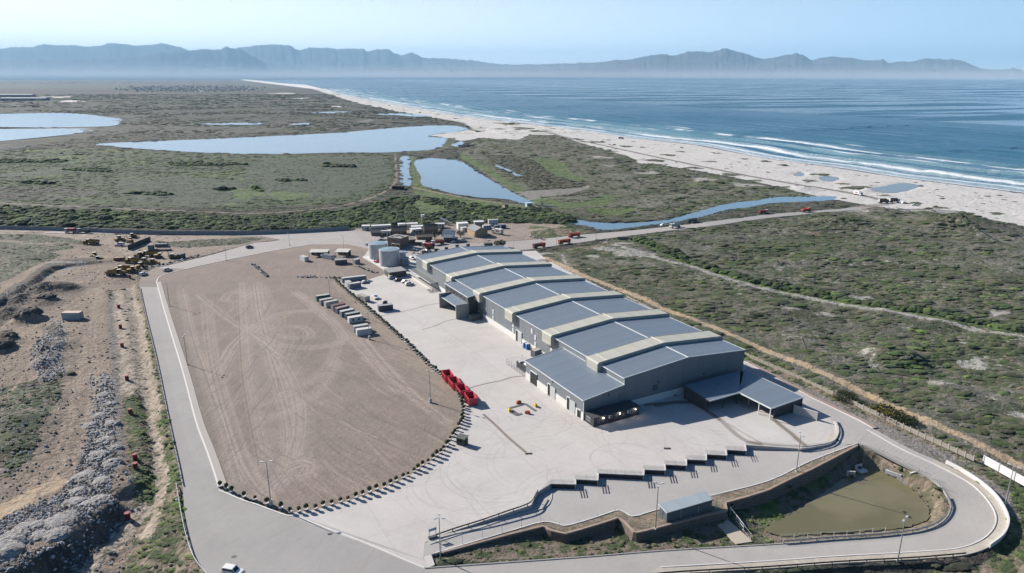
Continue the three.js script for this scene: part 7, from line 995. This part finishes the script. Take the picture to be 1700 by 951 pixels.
  // pump shed on the dock road
  { const a = P3(1094.5, 856, -1.2), b = P3(1106.5, 867, -1.2), d = b.clone().sub(a), n = new THREE.Vector3(d.z, 0, -d.x).normalize(); if (n.x < 0) n.negate(); const D = d.length(), L = 13.2, c = a.clone().add(b).multiplyScalar(.5).addScaledVector(n, L / 2), turn = Math.atan2(-n.z, n.x), o = thing('pump_shed', 'grey corrugated pump shed with pale sloping roof above the retaining wall', 'shed', [c.x, -1.2, c.z], turn);
    const cl = new THREE.MeshStandardMaterial({ map: per(sheetTex([.10, .125, .145], 3, .1), 6.4), roughness: .55, bumpMap: ribTex, bumpScale: .03 }), H = 2.75; for (const z of [-1, 1]) mesh('wall', box(L, H + (z < 0 ? .35 : 0), .1, 0, 0, z * (D / 2 - .05)), cl, o); for (const x of [-1, 1]) mesh('wall', box(.1, H + .1, D, x * (L / 2 - .05), 0, 0), cl, o); mesh('roof', slab([-L / 2 - .25, H, D / 2 + .25], [L / 2 + .25, H, D / 2 + .25], [L / 2 + .25, H + .4, -D / 2 - .25], [-L / 2 - .25, H + .4, -D / 2 - .25], .12), new THREE.MeshStandardMaterial({ map: per(sheetTex([.36, .42, .45], 4, .08), 6.4), roughness: .5, bumpMap: ribTex, bumpScale: .03 }), o); mesh('trim', beam([-L / 2 - .3, H - .12, D / 2 + .3], [L / 2 + .3, H - .12, D / 2 + .3], .1, .2), M(.1, .12, .14), o); mesh('trim', beam([-L / 2 - .3, H - .1, D / 2 + .3], [-L / 2 - .3, H + .3, -D / 2 - .3], .1, .2), whiteTrim, o); mesh('door', box(.1, 2, .9, -L / 2 - .05, .05, -.6), M(.07, .09, .10), o); }
  // small structures out on the flats
  B('hut', 'small brown hut on the track below the east lake', 'hut', [838, 346.5], [844, 346], 4, 3, { wall: M(.33, .24, .19), top: M(.12, .10, .09), wins: 0, doors: 1 }); B('hut', 'blue and white kiosk beside the river weir', 'hut', [875, 345], [883.5, 344.5], 5, 3.4, { wall: M(.30, .38, .46), top: M(.5, .55, .6), wins: 1, doors: 1 }); B('pump_house', 'black pump house at the foot of the canal', 'hut', [651, 314.5], [668, 315], 5, 3, { wall: M(.035, .034, .032), top: M(.05, .05, .05), wins: 0, doors: 0 });
  { const p = P3(911, 343), o = thing('weir', 'pale concrete weir at the end of the east lake', 'weir', [p.x, 0, p.z], -.5); mesh('apron', slab([-9, .8, 2.5], [9, -.2, 2.5], [9, -.2, -2.5], [-9, .8, -2.5], .6), concrete, o); mesh('side_wall', box(18, 1.6, .4, 0, 0, 2.6), concrete, o); mesh('gate', box(1, 2.6, 2, -6, 0, 0), M(.1, .1, .1), o); }
  { const p = P3(774, 244.5), o = thing('footbridge', 'low dark bridge on pillars over the creek between the lakes', 'bridge', [p.x, 0, p.z], 0); mesh('deck', box(24, .8, 5, 0, 2.2, 0), M(.24, .22, .2), o); for (let k = 0; k < 6; k++) mesh('pillar', box(1, 2.4, 4, -10 + k * 4, 0, 0), M(.05, .05, .05), o); mesh('parapet', box(24, .7, .3, 0, 3, 2.4), M(.26, .24, .22), o); }
  { const p = P3(1046, 400, -.5), o = thing('culvert', 'dark concrete culvert mouth under the beach road', 'culvert', [p.x, -1.2, p.z], -.12); mesh('headwall', box(16, 3.2, .8), M(.12, .11, .10), o); for (const x of [-3.5, 0, 3.5]) mesh('pipe', cyl(1.2, 1.2, 1, 0, 0, 0, 18).rotateX(Math.PI / 2).translate(x, 1.4, .3), M(.03, .03, .035), o); mesh('wing_wall', box(.6, 2.6, 6, 8, 0, 3), M(.12, .11, .1), o); }
  { const p = P3(1430, 778, -3.5), o = thing('outfall', 'white concrete outfall box at the top of the pond', 'outfall', [p.x, -4.2, p.z], .4); mesh('slab', box(2.4, .5, 2.2), paleConcrete, o); mesh('headwall', box(2.4, 1.5, .3, 0, 0, -1), paleConcrete, o); mesh('pipe', cyl(.4, .4, .6, 0, 0, 0, 12).rotateX(Math.PI / 2).translate(0, .8, -.8), M(.05, .05, .05), o); }
  { const p = P3(1484, 785, -3.8), o = thing('outfall', 'white concrete chute on the bank at the top right of the pond', 'outfall', [p.x, -4, p.z], -.7); mesh('slab', box(4, .4, 2.4), paleConcrete, o); for (const z of [-1.2, 1.2]) mesh('side_wall', box(4, 1, .3, 0, 0, z), paleConcrete, o); mesh('chute', slab([2, .5, 1], [5.5, 3.4, 1], [5.5, 3.4, -1], [2, .5, -1], .3), concrete, o); }
  { const p = P3(1412, 789, -4), o = thing('outfall', 'grey pipe outfall at the dark corner of the pond', 'outfall', [p.x, -4.3, p.z], -.2); mesh('headwall', box(2.2, 1.6, .4), concrete, o); mesh('pipe', cyl(.5, .5, .8, 0, 0, 0, 12).rotateX(Math.PI / 2).translate(0, .8, .3), M(.04, .04, .04), o); }
  { // timber mast leaning in the scrub
    const p = P3(1341, 583), o = thing('leaning_pole', 'dead grey pole leaning among the dune scrub', 'pole', [p.x, 0, p.z]); mesh('pole', rod([0, -.3, 0], [-2.6, 5.4, -.6], .22, 7), M(.22, .2, .17), o); mesh('crosspiece', rod([-2.6, 5.2, -.9], [-2.9, 5.5, .3], .12), M(.25, .24, .22), o); }
}
{ // far off: the works beyond the left lakes and the town
  const p = P3(42, 167), D = G(42, 167); const o = thing('factory', 'long pale grey works building far beyond the left lakes', 'factory', [D[0], 0, D[1]], 0), L = 190; mesh('wall', box(L, 10, 30), M(.30, .32, .36), o); mesh('roof', prism([[-15.5, 10], [15.5, 10], [0, 13]], -L / 2, L / 2).rotateY(Math.PI / 2), M(.36, .37, .40), o); for (let k = 0; k < 16; k++) mesh('bay_door', box(5, 7, .4, -L / 2 + 8 + k * 11.6, 0, 15.2), M(.20, .22, .26), o);
  const D2 = G(20, 161), o2 = thing('factory', 'second works building standing behind the long pale one', 'factory', [D2[0], 0, D2[1]], 0); mesh('wall', box(220, 11, 30), M(.28, .30, .34), o2); mesh('roof', prism([[-15.5, 11], [15.5, 11], [0, 14]], -110, 110).rotateY(Math.PI / 2), M(.40, .41, .43), o2);
  const base = merge([box(10, 4, 8), prism([[-4.4, 4], [4.4, 4], [0, 6]], -5, 5).rotateY(Math.PI / 2)]), n = 1700, im = new THREE.InstancedMesh(base, M(1, 1, 1, .8), n), m4 = new THREE.Matrix4(), e = new THREE.Euler(), q = new THREE.Quaternion();
  for (let i = 0; i < n; i++) { const far = rnd() < .4, px = far ? rr(-40, 390) : 315 + (rnd() + rnd() - 1) * 130, py = far ? rr(129.5, 139) : 147 + (rnd() + rnd() - 1) * 6, g = G(px, py), s = rr(.6, 1.4); e.set(0, rr(0, 3), 0); m4.compose(new THREE.Vector3(g[0], -1, g[1]), q.setFromEuler(e), new THREE.Vector3(s, rr(.8, 1.4), s)); im.setMatrixAt(i, m4); const c = .16 + .5 * Math.pow(rnd(), 1.6); im.setColorAt(i, lin(c, c * rr(.9, 1), c * rr(.85, 1.02))); }
  im.name = 'distant_town'; tag(im, 'distant town of small pale houses on the plain below the mountains', 'town', null, 'stuff'); scene.add(im);
}
// ---------------------------------------------------------------- vegetation, rubble
{
  const blob = (seed0, detail, lumps, flatY) => { // an uneven bush: several lumps with ragged, leafy faces
    const parts = []; let s = seed0; const r = () => { s = (s * 16807) % 2147483647; return s / 2147483647; };
    for (let k = 0; k < lumps; k++) { const g = new THREE.IcosahedronGeometry(k ? .45 + r() * .25 : .72, detail).toNonIndexed(), p = g.attributes.position, ox = k ? (r() - .5) * 1.3 : 0, oz = k ? (r() - .5) * 1.3 : 0, oy = k ? r() * .15 : .2; for (let i = 0; i < p.count; i++) { const x = p.getX(i), y = p.getY(i), z = p.getZ(i), n = .62 + .8 * ns(NB, x * 6 + seed0 + k * 3 + y * 4, z * 6 + y * 5, 19); p.setXYZ(i, x * n + ox, Math.max(-.1, y * n * flatY + oy), z * n + oz); } parts.push(g); }
    const g = mergeGeometries(parts); g.computeVertexNormals(); return g;
  };
  const far = [blob(5, 1, 1, .7), blob(17, 1, 2, .6), blob(23, 1, 1, .9)], near = [blob(7, 2, 3, .7), blob(31, 2, 4, .6), blob(43, 2, 2, .85)];
  const mat = new THREE.MeshStandardMaterial({ color: 0xffffff, roughness: 1 });
  const sets = {}, push = (key, geo, x, y, z, sx, sy, sz, ry, c) => (sets[key + '|' + geo] ??= []).push([x, y, z, sx, sy, sz, ry, c[0], c[1], c[2]]);
  const PAL = { green: [.046, .080, .018], lush: [.105, .16, .030], dark: [.016, .025, .010], grey: [.115, .112, .085], dry: [.13, .105, .068], olive: [.062, .076, .030], reed: [.05, .076, .042], pale: [.15, .145, .115] };
  const pick = (w) => { let s = 0; for (const k in w) s += w[k]; let r = rnd() * s; for (const k in w) { r -= w[k]; if (r <= 0) return PAL[k]; } return PAL.green; };
  const RULE = { // chance for a cell, radius, height, mix
    [K.scrub]: [.62, .5, 1.9, .42, { green: 3, grey: 4, dark: 1.5, dry: 2, olive: 4 }], [K.path]: [.10, .4, 1.2, .5, { grey: 3, green: 2, lush: 1 }], [K.wet]: [.42, .8, 2.3, .4, { olive: 3, green: 4, lush: 1.4, dark: 1.4, reed: 3 }], [K.reed]: [.6, .5, 1.4, .34, { reed: 6, grey: .8, olive: 2 }], [K.hedge]: [.95, 1.2, 3.0, .85, { green: 4, dark: 2.5, lush: 2, olive: 2 }],
    [K.brown]: [.6, .8, 2, .5, { dry: 3, dark: 2, olive: 2, grey: 1 }], [K.marsh]: [.5, .9, 2.6, .35, { dark: 4, olive: 2.5, green: 1, dry: .6 }], [K.lush]: [.34, .5, 1.5, .32, { lush: 7, green: 2 }], [K.verge]: [.75, .35, 1.15, .45, { green: 4, lush: 3, olive: 2, dry: 1 }], [K.garden]: [.5, .25, .75, .8, { green: 3, lush: 3, olive: 3, dry: 1 }], [K.weeds]: [.8, .3, 1.0, .5, { green: 3, olive: 3, dark: 1, pale: .6 }], [K.ditch]: [.10, .3, .85, .6, { dark: 3, green: 2, olive: 2, lush: 1 }], [K.bank]: [.06, .25, .6, .5, { olive: 2, dry: 2 }], [K.pondbank]: [.42, .25, .7, .6, { olive: 3, dry: 3, green: 2, pale: 1 }], [K.gravel]: [.1, .25, .6, .5, { green: 2, dry: 2, pale: 2 }], [K.sand]: [.03, .5, 1.8, .4, { dark: 2, grey: 2, green: 1 }], [K.soil]: [.02, .2, .5, .5, { green: 1, dry: 1 }], [K.dust]: [.02, .3, .8, .5, { green: 1, dark: 1, dry: 1 }],
  };
  const NAME = { [K.hedge]: 'thicket', [K.verge]: 'ground_cover', [K.garden]: 'garden_plants', [K.weeds]: 'weeds', [K.wet]: 'marsh_bushes', [K.reed]: 'reeds', [K.marsh]: 'marsh_bushes', [K.brown]: 'marsh_bushes', [K.lush]: 'marsh_bushes' };
  const scatter = (x0, x1, z0, z1, step, grow, geos, hole) => {
    for (let z = z0; z < z1; z += step) for (let x = x0; x < x1; x += step) {
      const X = x + rnd() * step, Z = z + rnd() * step, a = rnd(), b = rnd(), c = rnd(); if (Z > -90) continue;
      if (hole && X > hole[0] && X < hole[1] && Z > hole[2] && Z < hole[3]) continue;
      const q = px2(X, 0, Z); if (q[0] < -90 || q[0] > 1790 || q[1] > 1010) continue;
      const k = kindAt(X, Z), R = RULE[k]; if (!R) continue;
      const n = ns(NB, X, Z, 41) * .6 + ns(NA, X, Z, 120) * .4, dry = k === K.scrub, open = dry ? sstep(.56, .66, ns(NB, X - 7, Z * 1.6 + 5, 34) * .72 + ns(NB, X + 31, Z - 17, 13) * .28) * sstep(.45, .7, ns(NA, X + 90, Z, 240)) : 0;
      const mat0 = ns(NB, X * .8 + 200, Z * 1.5, 75) * .6 + ns(NA, X + 500, Z * 1.3, 210) * .4, mats = dry ? sstep(.47, .56, mat0) : 0;
      let chance = R[0] * (1 - open * .95) * (k === K.hedge ? 1 : .3 + 1.2 * sstep(.36, .58, n)); if (dry) chance = (1 - open) * lerp(.17, .66, mats);
      if (a > chance) continue;
      let edge = false; for (const [u, v] of [[1.3, 0], [-1.3, 0], [0, 1.3], [0, -1.3], [2.6, 0], [-2.6, 0], [0, 2.6], [0, -2.6]]) { const kk = kindAt(X + u, Z + v); if (kk === K.track || kk === K.path && k !== K.path || (kk === K.site && Math.abs(u + v) < 2)) { edge = true; break; } } if (edge && k !== K.verge && k !== K.garden) continue;
      let r = lerp(R[1], R[2], b * b) * grow; if (dry) r *= lerp(.6, 1.25, mats); const col = dry ? pick(mats > .5 ? { green: 4, olive: 4, dark: 1.6, lush: .8, grey: 1 } : { grey: 5, dry: 3, pale: 1, olive: 1.5 }) : pick(R[4]), t = lerp(.78, 1.22, c) * lerp(.75, 1.25, ns(NA, X + 40, Z, 90)) * lerp(.68, 1.34, ns(NA, X + 900, Z * 1.3, 380));
      const nat = [0, 0, 0]; groundColor(k, X, Z, nat, false); const m = dry ? .25 : .4, y = hT(X, Z);
      push(NAME[k] ?? 'dune_scrub', geos === near ? 'n' + Math.floor(rnd() * 3) : 'f' + Math.floor(rnd() * 3), X, y - r * .08, Z, r * lerp(1, dry ? 2.3 : 1.7, rnd()), r * R[3] * lerp(.7, 1.3, rnd()), r * lerp(.8, 1.2, rnd()), rr(-.5, .5), [lerp(col[0] * t, Math.min(.2, nat[0]), m), lerp(col[1] * t, Math.min(.2, nat[1]), m), lerp(col[2] * t, Math.min(.2, nat[2]), m)]);
    }
  };
  scatter(-280, 305, -300, -80, 1.55, 1, near); scatter(-280, 305, -560, -300, 2.1, 1.1, far); scatter(-720, 980, -900, -80, 3.8, 1.5, far, [-280, 305, -560, -80]); scatter(-720, 980, -1320, -900, 6.5, 2.0, far); scatter(-1500, 700, -2400, -1320, 13, 3.2, far); scatter(-2600, 300, -4200, -2400, 26, 6, far);
  const LABEL = { dune_scrub: 'low grey green dune scrub between the track and the beach', thicket: 'dense dark green bushes beyond the boundary wall', ground_cover: 'green mats and tufts on the slopes beside the roads', garden_plants: 'small green plants in the bed below the retaining wall', weeds: 'weeds on the landfill ground', marsh_bushes: 'bushes scattered over the wetland', reeds: 'pale grey green reeds on the wetland' };
  const m4 = new THREE.Matrix4(), q = new THREE.Quaternion(), e = new THREE.Euler(), col = new THREE.Color();
  for (const key in sets) {
    const [name, geo] = key.split('|'), L = sets[key], im = new THREE.InstancedMesh((geo[0] === 'n' ? near : far)[+geo[1]], mat, L.length);
    L.forEach((d, i) => { m4.compose(new THREE.Vector3(d[0], d[1], d[2]), q.setFromEuler(e.set(0, d[6], 0)), new THREE.Vector3(d[3], d[4], d[5])); im.setMatrixAt(i, m4); im.setColorAt(i, col.setRGB(d[7] * TONE, d[8] * TONE, d[9] * TONE)); });
    im.name = numbered(name); im.castShadow = im.receiveShadow = true; tag(im, LABEL[name], 'vegetation', null, 'stuff'); scene.add(im);
  }
  // rubble and litter on the tip
  const rock = (() => { const g = new THREE.IcosahedronGeometry(1, 0).toNonIndexed(), p = g.attributes.position; for (let i = 0; i < p.count; i++) { const n = .65 + .7 * ns(NB, p.getX(i) * 7 + 3, p.getZ(i) * 7 + p.getY(i) * 9, 23); p.setXYZ(i, p.getX(i) * n, p.getY(i) * n * .7, p.getZ(i) * n); } g.computeVertexNormals(); return g; })();
  const R = []; const addRock = (x, z, r, c) => R.push([x, hT(x, z) + r * .2, z, r, c]);
  for (let i = 0; i < 90000; i++) { const g = G(rr(-60, 300), rr(470, 960)), k = kindAt(g[0], g[1]), p = k === K.debris ? .5 : k === K.bank ? .22 : k === K.weeds ? .06 : k === K.soil ? .05 : k === K.verge ? .012 : 0; if (rnd() > p) continue; const t = rnd(), c = t < .2 ? [.5, .5, .5] : t < .6 ? [.29, .288, .288] : t < .8 ? [.15, .142, .135] : [.2, .155, .12]; addRock(g[0], g[1], .08 + .4 * Math.pow(rnd(), 3), c); }
  for (let i = 0; i < 2600; i++) { const g = G(rr(80, 300), rr(392, 470)), k = kindAt(g[0], g[1]); if (k !== K.dust && k !== K.soil && k !== K.weeds) continue; if (ns(NB, g[0], g[1], 30) < .62 || rnd() < .5) continue; const c = rnd() < .3 ? [.46, .46, .45] : [.18, .145, .115]; addRock(g[0], g[1], rr(.1, .5), c); }
  for (const [a, b, c, d, n] of [[492, 459.5, 600, 462, 90], [420, 438, 445, 460, 70], [590, 441, 625, 453, 46], [640, 415, 700, 422, 30], [880, 392, 905, 398, 40], [1000, 398, 1060, 404, 20], [250, 445, 330, 424, 80]]) for (let i = 0; i < n; i++) { const t = rnd(), g = G(lerp(a, c, t) + rr(-3, 3), lerp(b, d, t) + rr(-1, 1)); R.push([g[0], .1, g[1], rr(.2, .8), rnd() < .35 ? [.5, .5, .49] : rnd() < .5 ? [.06, .065, .07] : [.2, .16, .12]]); }
  const im = new THREE.InstancedMesh(rock, new THREE.MeshStandardMaterial({ color: 0xffffff, roughness: .9 }), R.length);
  R.forEach((d, i) => { m4.compose(new THREE.Vector3(d[0], d[1], d[2]), q.setFromEuler(e.set(rr(0, 6), rr(0, 6), rr(0, 6))), new THREE.Vector3(d[3] * rr(.8, 1.5), d[3], d[3] * rr(.8, 1.4))); im.setMatrixAt(i, m4); im.setColorAt(i, col.setRGB(d[4][0] * TONE, d[4][1] * TONE, d[4][2] * TONE)); });
  im.name = 'rubble'; im.castShadow = im.receiveShadow = true; tag(im, 'grey broken rubble and litter strewn over the tip', 'rubble', null, 'stuff'); scene.add(im);
  // distinct heaps of rubble
  const speckle = dataTex(512, 512, (i, j, o) => { const f = NB[((j * 3) & 511) * NS + ((i * 3) & 511)], h = NB[((j * 2 + 99) & 511) * NS + ((i * 2) & 511)]; mixc(o, [.19, .18, .168], [.40, .395, .39], sstep(.38, .66, f)); mixc(o, o, [.5, .5, .5], sstep(.69, .74, h) * .8); mixc(o, o, [.16, .125, .095], sstep(.5, .7, NA[j * NS + i]) * .5); }); speckle.repeat.set(1 / 7, 1 / 7);
  const spBump = BUMP.clone(); spBump.repeat.set(1 / 5, 1 / 5); const heapMat = new THREE.MeshStandardMaterial({ map: speckle, roughness: .95, bumpMap: spBump, bumpScale: .25 }), heapBrown = worn([.085, .07, .055], .95);
  const H = [[24, 903, 3.4, 2.6], [8, 925, 4.2, 3], [42, 884, 3, 1.9], [60, 880, 2.6, 1.7], [66, 897, 2.4, 1.3], [96, 893, 3, 1.7], [124, 838, 3, 1.6], [150, 843, 2.8, 1.5], [166, 833, 2.6, 1.6], [105, 872, 3.6, 1.7], [140, 792, 3.4, 1.7], [170, 800, 2.6, 1.6], [186, 771, 2.6, 1.7], [165, 757, 3, 1.8], [176, 731, 2.6, 1.7], [150, 707, 2.6, 1.7], [186, 704, 2.3, 1.5], [166, 690, 2.3, 1.4], [184, 672, 2.2, 1.4], [174, 655, 2.4, 1.4], [190, 745, 2, 1.3], [130, 815, 2.6, 1.3], [52, 528, 4, 2.8, 1], [76, 500, 4, 1.7, 1], [40, 531, 3.4, 2, 1], [8, 566, 4, 2.2, 1], [3, 579, 4, 2, 1], [115, 623, 1.8, .9, 1]];
  const HL = ["large grey heap cut by the left picture edge, lower of two", "largest grey heap in the bottom left corner", "grey heap just right of the corner heaps, on the upper side", "middle grey heap of the line above the dark bank", "small grey heap directly on the lip of the dark bank", "rounded grey heap between the bank lip and the long rubble mass", "grey heap at the foot of the long rubble row", "dome shaped pale grey heap near the bank's bend", "pale heap at the upper end of the dark bank", "broad heap in the middle of the lowest rubble mass", "grey heap left of the row, level with the close pair of drums", "grey heap in the row just below the close pair of drums", "grey heap nearest the close pair of red drums", "grey heap in the row just above the close pair of drums", "grey heap on the right of the row between fifth drum and pair", "separate grey heap left of the row near the track", "grey heap beside the fifth red drum", "grey heap in the row level with the fifth red drum", "small grey heap at the right edge of the row above the fifth drum", "topmost grey heap of the long rubble row", "small grey heap by the green mats above the pair of drums", "low grey heap where the orange track meets the rubble"], HB = ["tallest dark soil heap, below the white storage container's row", "long low dark soil heap in the middle of the tip ground", "dark soil heap adjoining the tallest one on the left", "dark soil heap at the left edge, upper of two", "dark soil heap at the left edge, lower of two", "single small dark heap on the bare track above the rubble row"]; let hi = 0, hb = 0;
  for (const [x, y, r0, h0, br] of H) { const r = br ? r0 : r0 * .9, h = br ? h0 : h0 * .58;
    const g0 = G(x, y), yy = hT(g0[0], g0[1]), o = thing('rubble_heap', br ? HB[hb++] : HL[hi++], 'heap', [g0[0], yy - .45, g0[1]], rr(0, 6), br ? 'dark soil heaps' : 'grey rubble heaps');
    const g = new THREE.IcosahedronGeometry(1, 4).toNonIndexed(), p = g.attributes.position, sd = rr(0, 90); for (let i = 0; i < p.count; i++) { const X = p.getX(i), Y = p.getY(i), Z = p.getZ(i), n = .7 + .5 * ns(NB, X * 5 + sd, Z * 5 + Y * 4, 20) + .34 * ns(NB, X * 23 + sd, Z * 23 + Y * 19, 20); p.setXYZ(i, X * n * r, Math.max(-.3, Y * n * h), Z * n * r); } g.computeVertexNormals(); { const uv = g.attributes.uv; for (let i = 0; i < p.count; i++) uv.setXY(i, p.getX(i) + p.getY(i) * .7, p.getZ(i) + p.getY(i) * .7); } mesh('mound', g, br ? heapBrown : heapMat, o);
    const bits = []; for (let k = 0; k < 60; k++) { const a = rr(0, 6.28), d = Math.sqrt(rnd()) * r * .85, s = rr(.07, .3), c = rock.clone(); c.rotateY(rr(0, 6)); c.scale(s, s, s); c.translate(Math.cos(a) * d, Math.max(.1, h * (1 - (d / r) ** 2) * .85), Math.sin(a) * d); bits.push(c); } const st = mesh('rubble', merge(bits), br ? heapBrown : M(.45, .45, .45, .9), o); st.userData.kind = 'stuff';
  }
  // single trees of the compound and the flowering shrubs at the fence
  const leafG = (n, spread, tall, size) => { const v = []; for (let k = 0; k < n; k++) { const a = rr(0, 6.28), u = rr(-1, 1), rad = Math.cbrt(rnd()), c = [Math.cos(a) * Math.sqrt(1 - u * u) * rad * spread, (u * rad + 1) * tall / 2, Math.sin(a) * Math.sqrt(1 - u * u) * rad * spread]; const d1 = [rr(-1, 1), rr(-1, 1), rr(-1, 1)], d2 = [rr(-1, 1), rr(-1, 1), rr(-1, 1)]; v.push(...c, ...c.map((q, i) => q + d1[i] * size), ...c.map((q, i) => q + d2[i] * size)); } const g = new THREE.BufferGeometry(); g.setAttribute('position', new THREE.Float32BufferAttribute(v, 3)); g.setAttribute('uv', new THREE.Float32BufferAttribute(new Float32Array(v.length / 3 * 2), 2)); g.computeVertexNormals(); return g; };
  const bark = M(.09, .07, .05, 1), lf = (c) => new THREE.MeshStandardMaterial({ color: lin(...c), roughness: .9, side: THREE.DoubleSide });
  for (const [x, y, s, h, c, l] of [[722, 397, 3.2, 5, [.028, .04, .018], 'dark green tree in front of the brown gabled house'], [733, 391, 2.6, 4.4, [.03, .042, .02], 'small dark tree beside the solar roofed house'], [765, 394, 3, 4.6, [.026, .038, .018], 'dark tree shading the lane right of the carport'], [826, 411, 2.6, 4.2, [.035, .045, .022], 'round dark tree left of a pair at the start of the beach road'], [834, 410, 2.4, 4, [.04, .05, .025], 'round tree right of a pair at the start of the beach road'], [636, 397, 2.4, 3.6, [.03, .04, .02], 'dark bush tree beside the two storey brick office'], [712, 417, 1.6, 3, [.06, .06, .025], 'small olive tree in front of the refuse truck']]) { const p = P3(x, y), o = thing('tree', l, 'tree', [p.x, 0, p.z]); mesh('trunk', cyl(.25, .14, h * .5, 0, 0, 0, 7), bark, o); for (const a of [0, 2.1, 4.2]) mesh('limb', rod([0, h * .35, 0], [Math.cos(a) * s * .5, h * .7, Math.sin(a) * s * .5], .08), bark, o); mesh('crown', leafG(420, s, h * .8, .55).translate(0, h * .25, 0), lf(c), o); }
  { const p = P3(674.5, 389), o = thing('palm_tree', 'slim palm standing among the brown gabled houses', 'palm', [p.x, 0, p.z]), h = 8; mesh('trunk', cyl(.28, .2, h, 0, 0, 0, 8), bark, o); for (let k = 0; k < 14; k++) { const a = k / 14 * 6.283, L = 2.6, q0 = []; for (let j = 0; j < 4; j++) { const t0 = j / 4, t1 = (j + 1) / 4, P = (t, w) => [Math.cos(a) * L * t - Math.sin(a) * w, h + .5 * Math.sin(t * 2.4) - t * t * 1.3, Math.sin(a) * L * t + Math.cos(a) * w]; q0.push([P(t0, .28 * (1 - t0)), P(t1, .28 * (1 - t1)), P(t1, -.28 * (1 - t1)), P(t0, -.28 * (1 - t0))]); } mesh('frond', quads(q0), lf([.03, .045, .018]), o); } }
  for (const [x, y, s, c, l] of [[1463, 684, 3.2, [.30, .21, .02], 'shrub covered in yellow flowers, left of two by the concrete fence'], [1482, 693, 3.6, [.26, .185, .02], 'shrub covered in yellow flowers, right of two by the concrete fence'], [1500, 702, 3.4, [.035, .055, .016], 'dark green shrub next to the yellow flowered shrubs'], [1402, 664, 3.2, [.035, .06, .016], 'rounded green shrub behind the concrete fence left of the yellow shrubs']]) { const p = P3(x, y), o = thing('shrub', l, 'shrub', [p.x, hT(p.x, p.z), p.z]); for (const a of [.4, 2, 3.6, 5.2]) mesh('stem', rod([0, 0, 0], [Math.cos(a) * s * .4, 1.2, Math.sin(a) * s * .4], .06), bark, o); mesh('foliage', leafG(700, s, 2.4, .42).scale(1.3, 1, .9), lf([.045, .06, .018]), o); mesh('flowers', leafG(420, s, 2.6, .3).scale(1.3, 1, .9), lf(c), o).userData.kind = 'stuff'; o.children.filter((k) => k.name === 'foliage').forEach((k) => (k.userData.kind = 'stuff')); }
}
const renderer = new THREE.WebGLRenderer({ antialias: true });
renderer.toneMapping = THREE.LinearToneMapping; renderer.toneMappingExposure = EXPOSURE; renderer.shadowMap.enabled = true;
renderer.setSize(1700, 951);
renderer.render(scene, camera);
